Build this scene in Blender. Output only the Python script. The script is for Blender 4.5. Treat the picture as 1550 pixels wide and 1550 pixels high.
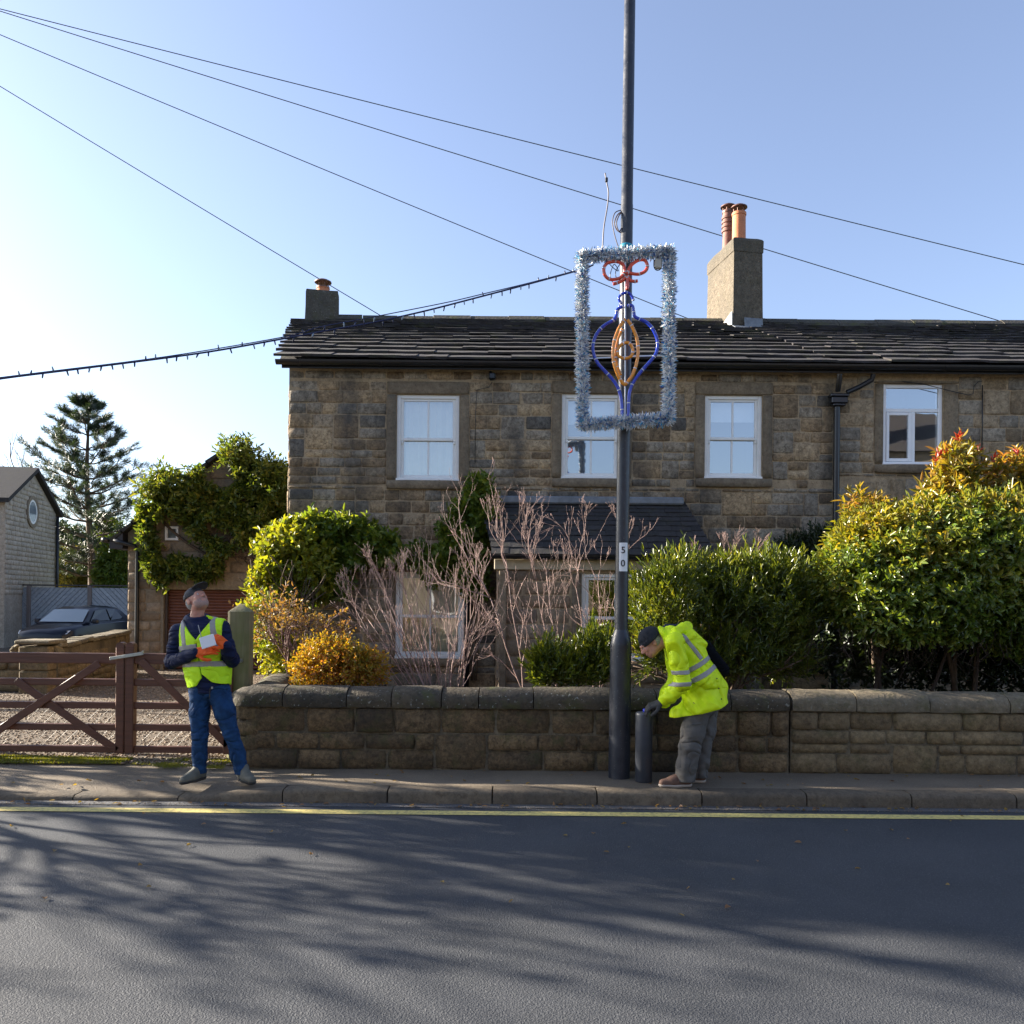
import bpy, math, random
import numpy as np
from mathutils import Vector, Matrix, Euler

for _o in list(bpy.data.objects):
    bpy.data.objects.remove(_o)
SC = bpy.context.scene
COL = SC.collection
R = math.radians
rng = random.Random(7)
nrg = np.random.default_rng(7)

# ------------------------------------------------------------------ camera
F = 1250.0            # focal length in photo pixels (photo is 1550 wide)
PX, PY = 775.0, 905.0 # principal point / horizon in photo pixels
CAMZ = 1.63
ROLL = R(0.5)
cam_d = bpy.data.cameras.new('camera')
cam = bpy.data.objects.new('camera', cam_d)
COL.objects.link(cam)
cam_d.sensor_width = 36.0
cam_d.lens = 36.0 * F / 1550.0
cam_d.shift_y = (PY - 775.0) / 1550.0
cam_d.clip_start = 0.05
cam_d.clip_end = 2000.0
cam.matrix_world = Matrix.Translation((0, 0, CAMZ)) @ Matrix.Rotation(R(90), 4, 'X') @ Matrix.Rotation(ROLL, 4, 'Z')
SC.camera = cam

# ------------------------------------------------------------------ light
SUN_EL, SUN_AZ = 20.0, 74.0      # azimuth: degrees left of straight ahead (+Y)
W = bpy.data.worlds.new('World')
SC.world = W
W.use_nodes = True
wn = W.node_tree.nodes
wl = W.node_tree.links
bg = wn['Background']
sky = wn.new('ShaderNodeTexSky')
sky.sky_type = 'NISHITA'
sky.sun_disc = False
sky.sun_elevation = R(SUN_EL)
sky.sun_rotation = R(-SUN_AZ)
sky.air_density = 1.0
sky.dust_density = 1.5
sky.ozone_density = 5.0
hsv = wn.new('ShaderNodeHueSaturation')
hsv.inputs['Saturation'].default_value = 0.76
hsv.inputs['Hue'].default_value = 0.504
wl.new(sky.outputs[0], hsv.inputs['Color'])
wl.new(hsv.outputs[0], bg.inputs[0])
bg.inputs[1].default_value = 0.074
sun_d = bpy.data.lights.new('sun', 'SUN')
sun_d.energy = 5.0
sun_d.angle = R(0.5)
sun_d.color = (1.0, 0.90, 0.76)
sun = bpy.data.objects.new('sun', sun_d)
COL.objects.link(sun)
_sd = Vector((-math.sin(R(SUN_AZ)) * math.cos(R(SUN_EL)), math.cos(R(SUN_AZ)) * math.cos(R(SUN_EL)), math.sin(R(SUN_EL))))
sun.rotation_euler = _sd.to_track_quat('Z', 'Y').to_euler()
sun.location = (-30, 20, 30)
VS = SC.view_settings
VS.view_transform = 'Standard'
VS.look = 'None'
VS.exposure = 2.1
VS.gamma = 1.0
VS.use_curve_mapping = False

# ------------------------------------------------------------------ helpers
_c, _s = math.cos(ROLL), math.sin(ROLL)
def P(px, py, d):
    """world point that stands at depth d on the line of sight of photo pixel px,py"""
    u, v = px - PX, PY - py
    X = u * _c - v * _s
    Z = u * _s + v * _c
    return Vector((X * d / F, d, CAMZ + Z * d / F))

def link(o):
    COL.objects.link(o)
    return o

def tag(o, label=None, cat=None, group=None, kind=None):
    if label: o['label'] = label
    if cat: o['category'] = cat
    if group: o['group'] = group
    if kind: o['kind'] = kind
    return o

def thing(name, loc, label, cat, group=None, kind=None):
    o = link(bpy.data.objects.new(name, None))
    o.location = loc
    o.empty_display_size = 0.1
    return tag(o, label, cat, group, kind)

def attach(o, parent):
    if parent is None: return o
    o.parent = parent
    if parent.type == 'EMPTY':
        o.matrix_parent_inverse = Matrix.Translation(-Vector(parent.location))
    elif parent.location.length > 0 or tuple(parent.rotation_euler) != (0, 0, 0):
        o.matrix_parent_inverse = (Matrix.Translation(parent.location) @ parent.rotation_euler.to_matrix().to_4x4()).inverted()
    return o

class MB:
    def __init__(s):
        s.v, s.f, s.m = [], [], []
    def add(s, vs, fs, mi=0):
        b = len(s.v)
        s.v.extend([tuple(v) for v in vs])
        for f in fs:
            s.f.append([i + b for i in f])
            s.m.append(mi)
        return s
    def box(s, x0, x1, y0, y1, z0, z1, mi=0):
        vs = [(x0,y0,z0),(x1,y0,z0),(x1,y1,z0),(x0,y1,z0),(x0,y0,z1),(x1,y0,z1),(x1,y1,z1),(x0,y1,z1)]
        return s.add(vs, [(0,3,2,1),(4,5,6,7),(0,1,5,4),(1,2,6,5),(2,3,7,6),(3,0,4,7)], mi)
    def bbox(s, x0, x1, y0, y1, z0, z1, b=0.01, mi=0):
        """box with chamfered edges"""
        cx, cy, cz = (x0+x1)/2, (y0+y1)/2, (z0+z1)/2
        hx, hy, hz = abs(x1-x0)/2, abs(y1-y0)/2, abs(z1-z0)/2
        return s.cbox(Matrix.Translation((cx,cy,cz)), hx, hy, hz, b, mi)
    def cbox(s, M, hx, hy, hz, b=0.0, mi=0):
        b = min(b, hx*0.9, hy*0.9, hz*0.9)
        if b <= 0:
            vs = [M @ Vector((sx*hx, sy*hy, sz*hz)) for sz in (-1,1) for sy in (-1,1) for sx in (-1,1)]
            return s.add(vs, [(0,2,3,1),(4,5,7,6),(0,1,5,4),(1,3,7,5),(3,2,6,7),(2,0,4,6)], mi)
        idx, vs = {}, []
        for sx in (-1,1):
            for sy in (-1,1):
                for sz in (-1,1):
                    for ax in range(3):
                        p = [sx*(hx-b), sy*(hy-b), sz*(hz-b)]
                        p[ax] = (sx*hx, sy*hy, sz*hz)[ax]
                        idx[(sx,sy,sz,ax)] = len(vs)
                        vs.append(M @ Vector(p))
        fs = []
        def face(keys, n):
            k = [idx[q] for q in keys]
            a, c, d = vs[k[0]], vs[k[1]], vs[k[2]]
            nn = (c-a).cross(d-a)
            if nn.dot(M.to_3x3() @ Vector(n)) < 0: k.reverse()
            fs.append(k)
        for g in (-1,1):
            face([(g,-1,-1,0),(g,1,-1,0),(g,1,1,0),(g,-1,1,0)], (g,0,0))
            face([(-1,g,-1,1),(1,g,-1,1),(1,g,1,1),(-1,g,1,1)], (0,g,0))
            face([(-1,-1,g,2),(1,-1,g,2),(1,1,g,2),(-1,1,g,2)], (0,0,g))
        for a in (-1,1):
            for c in (-1,1):
                face([(a,c,-1,0),(a,c,1,0),(a,c,1,1),(a,c,-1,1)], (a,c,0))
                face([(a,-1,c,0),(a,1,c,0),(a,1,c,2),(a,-1,c,2)], (a,0,c))
                face([(-1,a,c,1),(1,a,c,1),(1,a,c,2),(-1,a,c,2)], (0,a,c))
                for e in (-1,1):
                    face([(a,c,e,0),(a,c,e,1),(a,c,e,2)], (a,c,e))
        return s.add(vs, fs, mi)
    def bar(s, p, q, w, h, b=0.0, mi=0, up=(0,0,1)):
        """rectangular bar from p to q, w across, h along 'up'"""
        p, q = Vector(p), Vector(q)
        d = (q-p)
        L = d.length
        x = d.normalized()
        y = Vector(up).cross(x)
        if y.length < 1e-4: y = Vector((0,1,0)).cross(x)
        y.normalize()
        z = x.cross(y)
        M = Matrix((x,y,z)).transposed().to_4x4()
        M.translation = (p+q)/2
        return s.cbox(M, L/2, w/2, h/2, b, mi)
    def tube(s, pts, r, n=8, caps=True, mi=0, closed=False):
        pts = [Vector(p) for p in pts]
        k = len(pts)
        if not hasattr(r, '__len__'): r = [r]*k
        vs, fs = [], []
        prev = None
        for i, p in enumerate(pts):
            if closed: t = pts[(i+1)%k]-pts[i-1]
            else: t = pts[min(i+1,k-1)]-pts[max(i-1,0)]
            t.normalize()
            if prev is None:
                a = Vector((0,0,1)) if abs(t.z) < 0.9 else Vector((1,0,0))
                u = t.cross(a).normalized()
            else:
                u = (prev - t*prev.dot(t)).normalized()
            prev = u
            w = t.cross(u)
            for j in range(n):
                a = 2*math.pi*j/n
                vs.append(p + (u*math.cos(a)+w*math.sin(a))*r[i])
        for i in range(k if closed else k-1):
            i2 = (i+1) % k
            for j in range(n):
                fs.append((i*n+j, i*n+(j+1)%n, i2*n+(j+1)%n, i2*n+j))
        if caps and not closed:
            fs.append(tuple(range(n-1,-1,-1)))
            fs.append(tuple((k-1)*n+j for j in range(n)))
        return s.add(vs, fs, mi)
    def lathe(s, c, prof, n=16, mi=0, caps=True):
        """prof: list of (radius, z)"""
        cx, cy, cz = c
        vs, fs = [], []
        for r, z in prof:
            for j in range(n):
                a = 2*math.pi*j/n
                vs.append((cx+r*math.cos(a), cy+r*math.sin(a), cz+z))
        for i in range(len(prof)-1):
            for j in range(n):
                fs.append((i*n+j, i*n+(j+1)%n, (i+1)*n+(j+1)%n, (i+1)*n+j))
        if caps:
            fs.append(tuple(range(n-1,-1,-1)))
            fs.append(tuple((len(prof)-1)*n+j for j in range(n)))
        return s.add(vs, fs, mi)
    def quad(s, a, b, c, d, mi=0):
        return s.add([a,b,c,d], [(0,1,2,3)], mi)
    def prism(s, poly, vec, mi=0):
        """poly: list of 3D points; extruded by vec"""
        n = len(poly)
        vec = Vector(vec)
        a = [Vector(p) for p in poly]
        b = [p+vec for p in a]
        nn = Vector((0,0,0))
        for i in range(n): nn += a[i].cross(a[(i+1)%n])
        fs = [tuple(range(n)), tuple(range(2*n-1,n-1,-1))] + [(i, i+n, (i+1)%n+n, (i+1)%n) for i in range(n)]
        if nn.dot(vec) > 0: fs = [tuple(reversed(f)) for f in fs]
        return s.add(a+b, fs, mi)
    def build(s, name, mats, parent=None, smooth=False, kind=None, label=None):
        me = bpy.data.meshes.new(name)
        me.from_pydata(s.v, [], s.f)
        if not isinstance(mats, (list, tuple)): mats = [mats]
        for m in mats: me.materials.append(m)
        if len(mats) > 1: me.polygons.foreach_set('material_index', s.m)
        if smooth: me.polygons.foreach_set('use_smooth', [True]*len(me.polygons))
        me.update()
        o = link(bpy.data.objects.new(name, me))
        attach(o, parent)
        return tag(o, label=label, kind=kind)

def auto_smooth(o, ang=40):
    me = o.data
    me.polygons.foreach_set('use_smooth', [True]*len(me.polygons))
    import bmesh
    bm = bmesh.new(); bm.from_mesh(me)
    for e in bm.edges:
        if len(e.link_faces) == 2 and e.calc_face_angle(0) > R(ang): e.smooth = False
    bm.to_mesh(me); bm.free()
    return o

def np_mesh(name, V, Fc, mats, parent=None, smooth=False, kind=None, mi=None):
    """V (n,3) float array, Fc (m,k) int array"""
    me = bpy.data.meshes.new(name)
    k = Fc.shape[1]
    me.vertices.add(len(V)); me.vertices.foreach_set('co', np.ascontiguousarray(V, dtype=np.float32).ravel())
    me.loops.add(Fc.size); me.loops.foreach_set('vertex_index', np.ascontiguousarray(Fc, dtype=np.int32).ravel())
    me.polygons.add(len(Fc))
    me.polygons.foreach_set('loop_start', np.arange(0, Fc.size, k, dtype=np.int32))
    try: me.polygons.foreach_set('loop_total', np.full(len(Fc), k, dtype=np.int32))
    except Exception: pass
    if not isinstance(mats, (list, tuple)): mats = [mats]
    for m in mats: me.materials.append(m)
    if mi is not None: me.polygons.foreach_set('material_index', np.ascontiguousarray(mi, dtype=np.int32))
    if smooth: me.polygons.foreach_set('use_smooth', np.ones(len(Fc), dtype=bool))
    me.update(calc_edges=True)
    me.validate()
    o = link(bpy.data.objects.new(name, me))
    attach(o, parent)
    return tag(o, kind=kind)

# ------------------------------------------------------------------ materials
class NM:
    def __init__(s, name):
        s.mat = bpy.data.materials.new(name)
        s.mat.use_nodes = True
        s.t = s.mat.node_tree
        s.n = s.t.nodes
        s.b = s.n['Principled BSDF']
        s.out = s.n['Material Output']
    def new(s, typ, ins=None, **kw):
        nd = s.n.new(typ)
        for k, v in kw.items(): setattr(nd, k, v)
        if ins:
            for k, v in ins.items(): s.put(nd.inputs[k], v)
        return nd
    def put(s, sock, v):
        if hasattr(v, 'bl_rna') and isinstance(v, bpy.types.NodeSocket): s.t.links.new(v, sock)
        else:
            if sock.type == 'RGBA' and len(v) == 3: v = (*v, 1)
            sock.default_value = v
    def math(s, op, a, b=0.0, clamp=False):
        return s.new('ShaderNodeMath', {0: a, 1: b}, operation=op, use_clamp=clamp).outputs[0]
    def noise(s, scale, detail=3, rough=0.55, vec=None, dist=0.0):
        nd = s.new('ShaderNodeTexNoise', {'Scale': scale, 'Detail': detail, 'Roughness': rough, 'Distortion': dist})
        s.put(nd.inputs['Vector'], vec if vec is not None else s.pos())
        return nd.outputs['Fac']
    def pos(s):
        if not hasattr(s, '_geo'): s._geo = s.n.new('ShaderNodeNewGeometry')
        return s._geo.outputs['Position']
    def obj(s):
        return s.new('ShaderNodeTexCoord').outputs['Object']
    def mapped(s, vec, scale):
        return s.new('ShaderNodeMapping', {'Vector': vec, 'Scale': scale}).outputs[0]
    def rand(s):
        s.pos()
        oi = s.new('ShaderNodeObjectInfo')
        a = s.math('ADD', oi.outputs['Random'], s._geo.outputs['Random Per Island'])
        return s.math('FRACT', a)
    def ramp(s, fac, stops, interp='LINEAR'):
        nd = s.new('ShaderNodeValToRGB', {'Fac': fac})
        cr = nd.color_ramp
        cr.interpolation = interp
        while len(cr.elements) < len(stops): cr.elements.new(0.5)
        for e, (p, c) in zip(cr.elements, stops):
            e.position = p
            e.color = (*c, 1) if len(c) == 3 else c
        return nd.outputs['Color']
    def val(s, fac, a, b, lo=0.0, hi=1.0):
        return s.new('ShaderNodeMapRange', {0: fac, 1: a, 2: b, 3: lo, 4: hi}).outputs[0]
    def mix(s, fac, a, b, mode='MIX'):
        nd = s.new('ShaderNodeMix', data_type='RGBA', blend_type=mode)
        s.put(nd.inputs[0], fac); s.put(nd.inputs[6], a); s.put(nd.inputs[7], b)
        return nd.outputs[2]
    def bump(s, h, dist=0.01, strength=1.0, nrm=None):
        nd = s.new('ShaderNodeBump', {'Height': h, 'Distance': dist, 'Strength': strength})
        if nrm is not None: s.put(nd.inputs['Normal'], nrm)
        return nd.outputs[0]
    def fin(s, col=None, rough=None, nrm=None, **kw):
        if col is not None: s.put(s.b.inputs['Base Color'], col)
        if rough is not None: s.put(s.b.inputs['Roughness'], rough)
        if nrm is not None: s.put(s.b.inputs['Normal'], nrm)
        for k, v in kw.items(): s.put(s.b.inputs[k.replace('_', ' ')], v)
        return s.mat

def stone_mat(name, cols, soot=0.5, soot_col=(0.035,0.033,0.03), bump=0.012, grain=70, moss=0.0, soot_scale=(0.9,0.9,0.3), lichen=0.0, mott=0.35, bright=1.0, tint=(0.99,1.0,1.02), stains=()):
    m = NM(name)
    r = m.rand()
    base = m.ramp(r, [(i/(len(cols)-1), c) for i, c in enumerate(cols)])
    n1 = m.noise(9, 5, 0.7)
    n2 = m.noise(grain, 3, 0.7)
    n6 = m.noise(26, 4, 0.7, None, 0.6)
    base = m.mix(m.val(n1, 0.3, 0.75, 0, 0.7), base, m.mix(1.0, base, (0.55,0.5,0.45), 'MULTIPLY'))
    base = m.mix(m.val(n2, 0.35, 0.8, 0, 0.65), base, m.mix(1.0, base, (1.5,1.42,1.3), 'MULTIPLY'))
    base = m.mix(m.val(n6, 0.50, 0.66, 0, 0.75*min(1,soot*1.3)), base, m.mix(1.0, base, (0.36,0.33,0.30), 'MULTIPLY'))
    n7 = m.noise(15, 6, 0.78, None, 0.3)
    base = m.mix(m.val(n7, 0.36, 0.60, mott, 0), base, m.mix(1.0, base, (0.22,0.20,0.185), 'MULTIPLY'))
    for (sx_, sw_, sz0, sz1, sa_) in stains:
        sep = m.new('ShaderNodeSeparateXYZ', {0: m.pos()})
        gx = m.math('POWER', 2.718, m.math('MULTIPLY', m.math('POWER', m.math('ABSOLUTE', m.math('DIVIDE', m.math('SUBTRACT', sep.outputs[0], sx_), sw_)), 2.0), -1.0))
        gz_ = m.math('MULTIPLY', m.val(sep.outputs[2], sz0-0.3, sz0+0.3), m.val(sep.outputs[2], sz1+0.35, sz1-0.2))
        gn = m.val(m.noise(3.0, 5, 0.7), 0.25, 0.6)
        base = m.mix(m.math('MULTIPLY', m.math('MULTIPLY', gx, gz_), m.math('MULTIPLY', gn, sa_)), base, soot_col)
    if bright != 1.0: base = m.mix(1.0, base, (bright*tint[0],bright*tint[1],bright*tint[2]), 'MULTIPLY')
    n3 = m.noise(1.6, 5, 0.65, m.mapped(m.pos(), soot_scale))
    base = m.mix(m.val(n3, 0.46, 0.68, 0, soot), base, soot_col)
    if moss:
        n4 = m.noise(4.5, 5, 0.7)
        base = m.mix(m.val(n4, 0.52, 0.66, 0, moss), base, (0.07,0.075,0.02))
    if lichen:
        n5 = m.noise(38, 2, 0.5)
        base = m.mix(m.val(n5, 0.66, 0.70, 0, lichen), base, (0.30,0.30,0.26))
    h = m.math('ADD', m.math('MULTIPLY', m.noise(22, 5, 0.65), 1.0), m.math('MULTIPLY', n2, 0.35))
    return m.fin(base, 0.9, m.bump(h, bump, 1.0))

def plain_mat(name, col, rough=0.5, var=0.0, vscale=8, bump=0.0, bscale=40, **kw):
    m = NM(name)
    c = col
    if var:
        n = m.noise(vscale, 4, 0.6)
        c = m.mix(m.val(n, 0.3, 0.7, 0, 1), tuple(x*(1-var) for x in col), tuple(min(1, x*(1+var)) for x in col))
    nr = m.bump(m.noise(bscale, 4, 0.6), bump) if bump else None
    return m.fin(c, rough, nr, **kw)

def leaf_mat(name, cols, trans=0.45, rough=0.38, clump=1.5, spec=0.5, tcol=1.25):
    m = NM(name)
    m.pos()
    isl = m._geo.outputs['Random Per Island']
    cl = m.noise(clump, 3, 0.6)
    f = m.math('ADD', m.math('MULTIPLY', isl, 0.6), m.math('MULTIPLY', m.val(cl, 0.3, 0.7), 0.4))
    col = m.ramp(f, [(i/(len(cols)-1), c) for i, c in enumerate(cols)])
    m.fin(col, rough)
    m.put(m.b.inputs['Specular IOR Level'], spec)
    tr = m.new('ShaderNodeBsdfTranslucent')
    m.put(tr.inputs['Color'], m.mix(1.0, col, (tcol*1.15, tcol, tcol*0.35), 'MULTIPLY'))
    mx = m.new('ShaderNodeMixShader', {0: trans})
    m.t.links.new(m.b.outputs[0], mx.inputs[1])
    m.t.links.new(tr.outputs[0], mx.inputs[2])
    m.t.links.new(mx.outputs[0], m.out.inputs[0])
    return m.mat

M = {}
STAINS = [(P(528,660,11.9).x,0.17,3.3,4.8,0.8),(P(782,690,11.9).x,0.12,2.9,4.0,1.0),(P(770,800,11.9).x,0.3,2.6,3.2,0.6),(P(465,770,11.9).x,0.35,2.4,3.3,0.55),(P(1210,770,11.9).x,0.35,2.2,3.2,0.5),(P(700,640,11.9).x,0.06,3.3,4.6,0.5)]
M['stone'] = stone_mat('house_stone', [(0.14,0.098,0.056),(0.25,0.175,0.098),(0.36,0.262,0.15),(0.185,0.16,0.125),(0.30,0.25,0.18),(0.088,0.08,0.068)], soot=0.75, grain=55, bump=0.014, mott=0.72, bright=1.62, tint=(0.97,1.0,1.05), stains=STAINS)
M['stone_r'] = stone_mat('house_stone_right', [(0.155,0.115,0.07),(0.26,0.19,0.11),(0.32,0.245,0.155),(0.185,0.16,0.125),(0.28,0.235,0.17)], soot=0.5, grain=55, bump=0.014, mott=0.65, bright=1.6, tint=(0.97,1.0,1.05))
M['mortar'] = stone_mat('mortar', [(0.29,0.222,0.14),(0.29,0.222,0.14)], soot=0.45, bright=1.55, stains=STAINS, bump=0.006, grain=90)
M['dressed'] = stone_mat('dressed_stone', [(0.17,0.135,0.09),(0.21,0.165,0.11),(0.15,0.12,0.083)], soot=0.5, bump=0.004, grain=40, bright=1.35)
M['gstone'] = stone_mat('garage_stone', [(0.22,0.16,0.105),(0.33,0.26,0.18),(0.28,0.20,0.13),(0.38,0.31,0.23),(0.20,0.15,0.11)], soot=0.25, grain=45)
M['gplain'] = stone_mat('garage_lintel_stone', [(0.26,0.215,0.155),(0.28,0.23,0.165)], soot=0.3, bump=0.004, grain=40)
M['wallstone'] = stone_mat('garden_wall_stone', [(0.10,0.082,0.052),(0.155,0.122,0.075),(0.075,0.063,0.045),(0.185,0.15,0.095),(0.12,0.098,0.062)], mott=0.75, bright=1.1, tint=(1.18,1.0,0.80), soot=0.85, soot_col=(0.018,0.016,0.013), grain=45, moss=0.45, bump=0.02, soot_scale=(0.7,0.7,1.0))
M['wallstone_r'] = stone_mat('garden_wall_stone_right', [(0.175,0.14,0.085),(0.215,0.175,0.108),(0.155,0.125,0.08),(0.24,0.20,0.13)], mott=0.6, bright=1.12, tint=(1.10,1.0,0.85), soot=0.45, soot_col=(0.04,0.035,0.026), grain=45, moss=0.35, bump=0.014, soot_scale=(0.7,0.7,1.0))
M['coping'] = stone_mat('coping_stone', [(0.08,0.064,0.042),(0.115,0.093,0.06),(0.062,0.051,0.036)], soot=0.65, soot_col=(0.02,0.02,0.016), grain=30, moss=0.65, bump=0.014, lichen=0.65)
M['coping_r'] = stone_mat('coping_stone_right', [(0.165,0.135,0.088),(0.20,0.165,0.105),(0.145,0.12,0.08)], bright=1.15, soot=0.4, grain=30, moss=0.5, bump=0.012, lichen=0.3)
M['wmortar'] = stone_mat('wall_mortar', [(0.17,0.14,0.09),(0.17,0.14,0.09)], soot=0.85, soot_col=(0.03,0.026,0.02), bump=0.01, grain=60)
M['dark_joint'] = stone_mat('open_joint', [(0.045,0.037,0.026),(0.045,0.037,0.026)], soot=0.6, bump=0.01, grain=60)
M['slate'] = stone_mat('stone_slate', [(0.024,0.023,0.025),(0.040,0.035,0.038),(0.030,0.028,0.032),(0.050,0.042,0.042),(0.027,0.026,0.031)], soot=0.35, soot_col=(0.018,0.018,0.018), grain=40, moss=0.35, bump=0.008)
M['blue_slate'] = stone_mat('blue_slate', [(0.024,0.023,0.025),(0.038,0.036,0.038),(0.030,0.028,0.031)], soot=0.3, grain=40, moss=0.15, bump=0.004)
M['ridge'] = stone_mat('ridge_stone', [(0.065,0.06,0.05),(0.085,0.078,0.062)], soot=0.5, grain=30, moss=0.9, bump=0.012)
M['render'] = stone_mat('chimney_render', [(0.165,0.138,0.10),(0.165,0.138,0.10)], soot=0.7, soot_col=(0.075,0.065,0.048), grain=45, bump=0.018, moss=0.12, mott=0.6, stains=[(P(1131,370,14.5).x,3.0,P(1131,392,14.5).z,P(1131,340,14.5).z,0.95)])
M['render_dark'] = stone_mat('chimney_render_dark', [(0.10,0.092,0.075),(0.10,0.092,0.075)], soot=0.6, grain=35, bump=0.014, moss=0.3, lichen=0.5)
M['terracotta'] = plain_mat('terracotta', (0.52,0.19,0.085), 0.75, 0.12, 14, 0.002)
M['terra_dark'] = plain_mat('dark_clay', (0.17,0.075,0.055), 0.7, 0.25, 14, 0.002)
M['cowl'] = plain_mat('cowl_metal', (0.13,0.06,0.042), 0.5, 0.3, 20, Metallic=0.4)
M['lead'] = plain_mat('lead_flashing', (0.16,0.175,0.195), 0.5, 0.25, 9, 0.003, 30)
M['mortar_white'] = plain_mat('pale_mortar', (0.55,0.52,0.45), 0.85, 0.12, 14, 0.004)
M['black_plastic'] = plain_mat('black_gutter_plastic', (0.012,0.013,0.016), 0.32, 0.2, 6)
M['white_paint'] = plain_mat('white_window_paint', (0.80,0.79,0.76), 0.42, 0.04, 10)
M['upvc'] = plain_mat('white_upvc', (0.86,0.87,0.88), 0.25)
M['blind'] = plain_mat('blind_fabric', (0.62,0.64,0.64), 0.8, 0.03, 10)
M['room'] = plain_mat('room_wall', (0.35,0.36,0.36), 0.9)
M['cream'] = plain_mat('cream_fascia', (0.42,0.35,0.24), 0.7, 0.15, 9, 0.003)
M['rust_door'] = plain_mat('brown_roller_door', (0.125,0.042,0.023), 0.45, 0.14, 5)
M['brown_wood'] = None
def glass_mat(name, tint, refl=0.45, rough=0.015, bend=0.0):
    m = NM(name)
    gl = m.new('ShaderNodeBsdfGlossy', {'Color': (0.95,0.97,1.0), 'Roughness': rough})
    if bend: m.put(gl.inputs['Normal'], m.bump(m.noise(1.7, 2, 0.5), bend))
    tr = m.new('ShaderNodeBsdfTransparent', {'Color': tint})
    mx = m.new('ShaderNodeMixShader', {0: refl})
    m.t.links.new(tr.outputs[0], mx.inputs[1]); m.t.links.new(gl.outputs[0], mx.inputs[2])
    m.t.links.new(mx.outputs[0], m.out.inputs[0])
    return m.mat
M['glass'] = glass_mat('window_glass', (0.9,0.93,0.93), 0.40, bend=0.0012)
M['glass_low'] = glass_mat('ground_window_glass', (0.85,0.86,0.80), 0.28, bend=0.002)

def wood_mat(name, c0, c1, scale=1.0, axis='X', rough=0.6, bump=0.003, green=None):
    m = NM(name)
    sc = {'X': (1.2*scale, 22*scale, 22*scale), 'Z': (22*scale, 22*scale, 1.2*scale), 'D': (6*scale,6*scale,6*scale)}[axis]
    n = m.noise(2.2, 5, 0.65, m.mapped(m.pos(), sc), 0.4)
    r = m.rand()
    c = m.mix(m.val(n, 0.3, 0.7), c0, c1)
    c = m.mix(m.math('MULTIPLY', r, 0.35), c, m.mix(1.0, c, (0.6,0.58,0.55), 'MULTIPLY'))
    if green:
        c = m.mix(m.val(m.noise(3.0, 4), 0.4, 0.65, 0, 0.7), c, green)
    return m.fin(c, rough, m.bump(n, bump))
M['brown_wood'] = wood_mat('brown_stained_wood', (0.085,0.028,0.014), (0.15,0.052,0.025), 1.0, 'X', 0.5)
M['post_wood'] = wood_mat('weathered_post', (0.16,0.13,0.065), (0.30,0.25,0.14), 0.8, 'Z', 0.85, 0.006, (0.12,0.125,0.035))
M['grey_wood'] = wood_mat('grey_fence_wood', (0.23,0.27,0.31), (0.40,0.45,0.50), 1.0, 'D', 0.75)
M['grey_post'] = wood_mat('grey_fence_post', (0.14,0.12,0.11), (0.22,0.19,0.18), 1.0, 'Z', 0.8)

def asphalt(name, a, b, speck, scale=170, patches=0.3, rough=0.8):
    m = NM(name)
    n = m.noise(scale, 2, 0.6)
    n2 = m.noise(1.3, 5, 0.65)
    n3 = m.noise(55, 3, 0.7)
    c = m.mix(m.val(n2, 0.3, 0.7), a, b)
    c = m.mix(m.val(n, 0.55, 0.75, 0, patches+0.35), c, speck)
    c = m.mix(m.val(n3, 0.55, 0.8, 0, 0.4), c, m.mix(1.0, c, (0.5,0.5,0.5), 'MULTIPLY'))
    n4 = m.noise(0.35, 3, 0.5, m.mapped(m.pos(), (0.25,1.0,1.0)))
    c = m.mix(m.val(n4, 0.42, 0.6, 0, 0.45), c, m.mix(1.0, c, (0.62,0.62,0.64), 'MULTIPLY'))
    vo = m.new('ShaderNodeTexVoronoi', {'Scale': 0.45}, feature='DISTANCE_TO_EDGE')
    m.put(vo.inputs['Vector'], m.new('ShaderNodeVectorMath', {0: m.pos(), 1: m.new('ShaderNodeTexNoise', {'Scale': 2.5, 'Detail': 5.0}).outputs['Color']}, operation='ADD').outputs[0])
    ck = m.math('MULTIPLY', m.val(vo.outputs['Distance'], 0.001, 0.004, 1, 0), 0.0)
    c = m.mix(ck, c, (0.02,0.02,0.02))
    h = m.math('ADD', n, n3)
    return m.fin(c, rough, m.bump(m.math('SUBTRACT', h, ck), 0.006))
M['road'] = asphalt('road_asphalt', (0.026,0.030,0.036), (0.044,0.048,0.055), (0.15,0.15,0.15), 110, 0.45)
M['gutter_strip'] = asphalt('road_edge', (0.075,0.075,0.078), (0.115,0.112,0.108), (0.20,0.19,0.18), 120)
M['pavement'] = asphalt('pavement_tarmac', (0.12,0.094,0.064), (0.20,0.157,0.106), (0.36,0.295,0.205), 90)
M['kerb'] = stone_mat('kerb_stone', [(0.145,0.115,0.078),(0.175,0.14,0.096),(0.125,0.10,0.07)], soot=0.5, grain=80, bump=0.006)
M['yellow'] = None
m = NM('yellow_road_paint')
M['yellow'] = m.fin(m.mix(m.val(m.noise(28,6,0.78),0.48,0.66,0,0.85), (0.66,0.53,0.17), (0.13,0.12,0.09)), 0.7, m.bump(m.noise(150,2),0.004))
m = NM('gravel_bed')
M['gravel_bed'] = m.fin(m.mix(m.val(m.noise(60,4,0.7),0.35,0.7), (0.055,0.04,0.028), (0.19,0.145,0.098)), 0.95, m.bump(m.noise(55,4,0.7),0.02))
m = NM('gravel_stones')
M['pebble'] = m.fin(m.ramp(m.rand(), [(0,(0.07,0.05,0.032)),(0.4,(0.17,0.118,0.075)),(0.8,(0.25,0.185,0.125)),(1,(0.38,0.31,0.23))]), 0.9)
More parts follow.
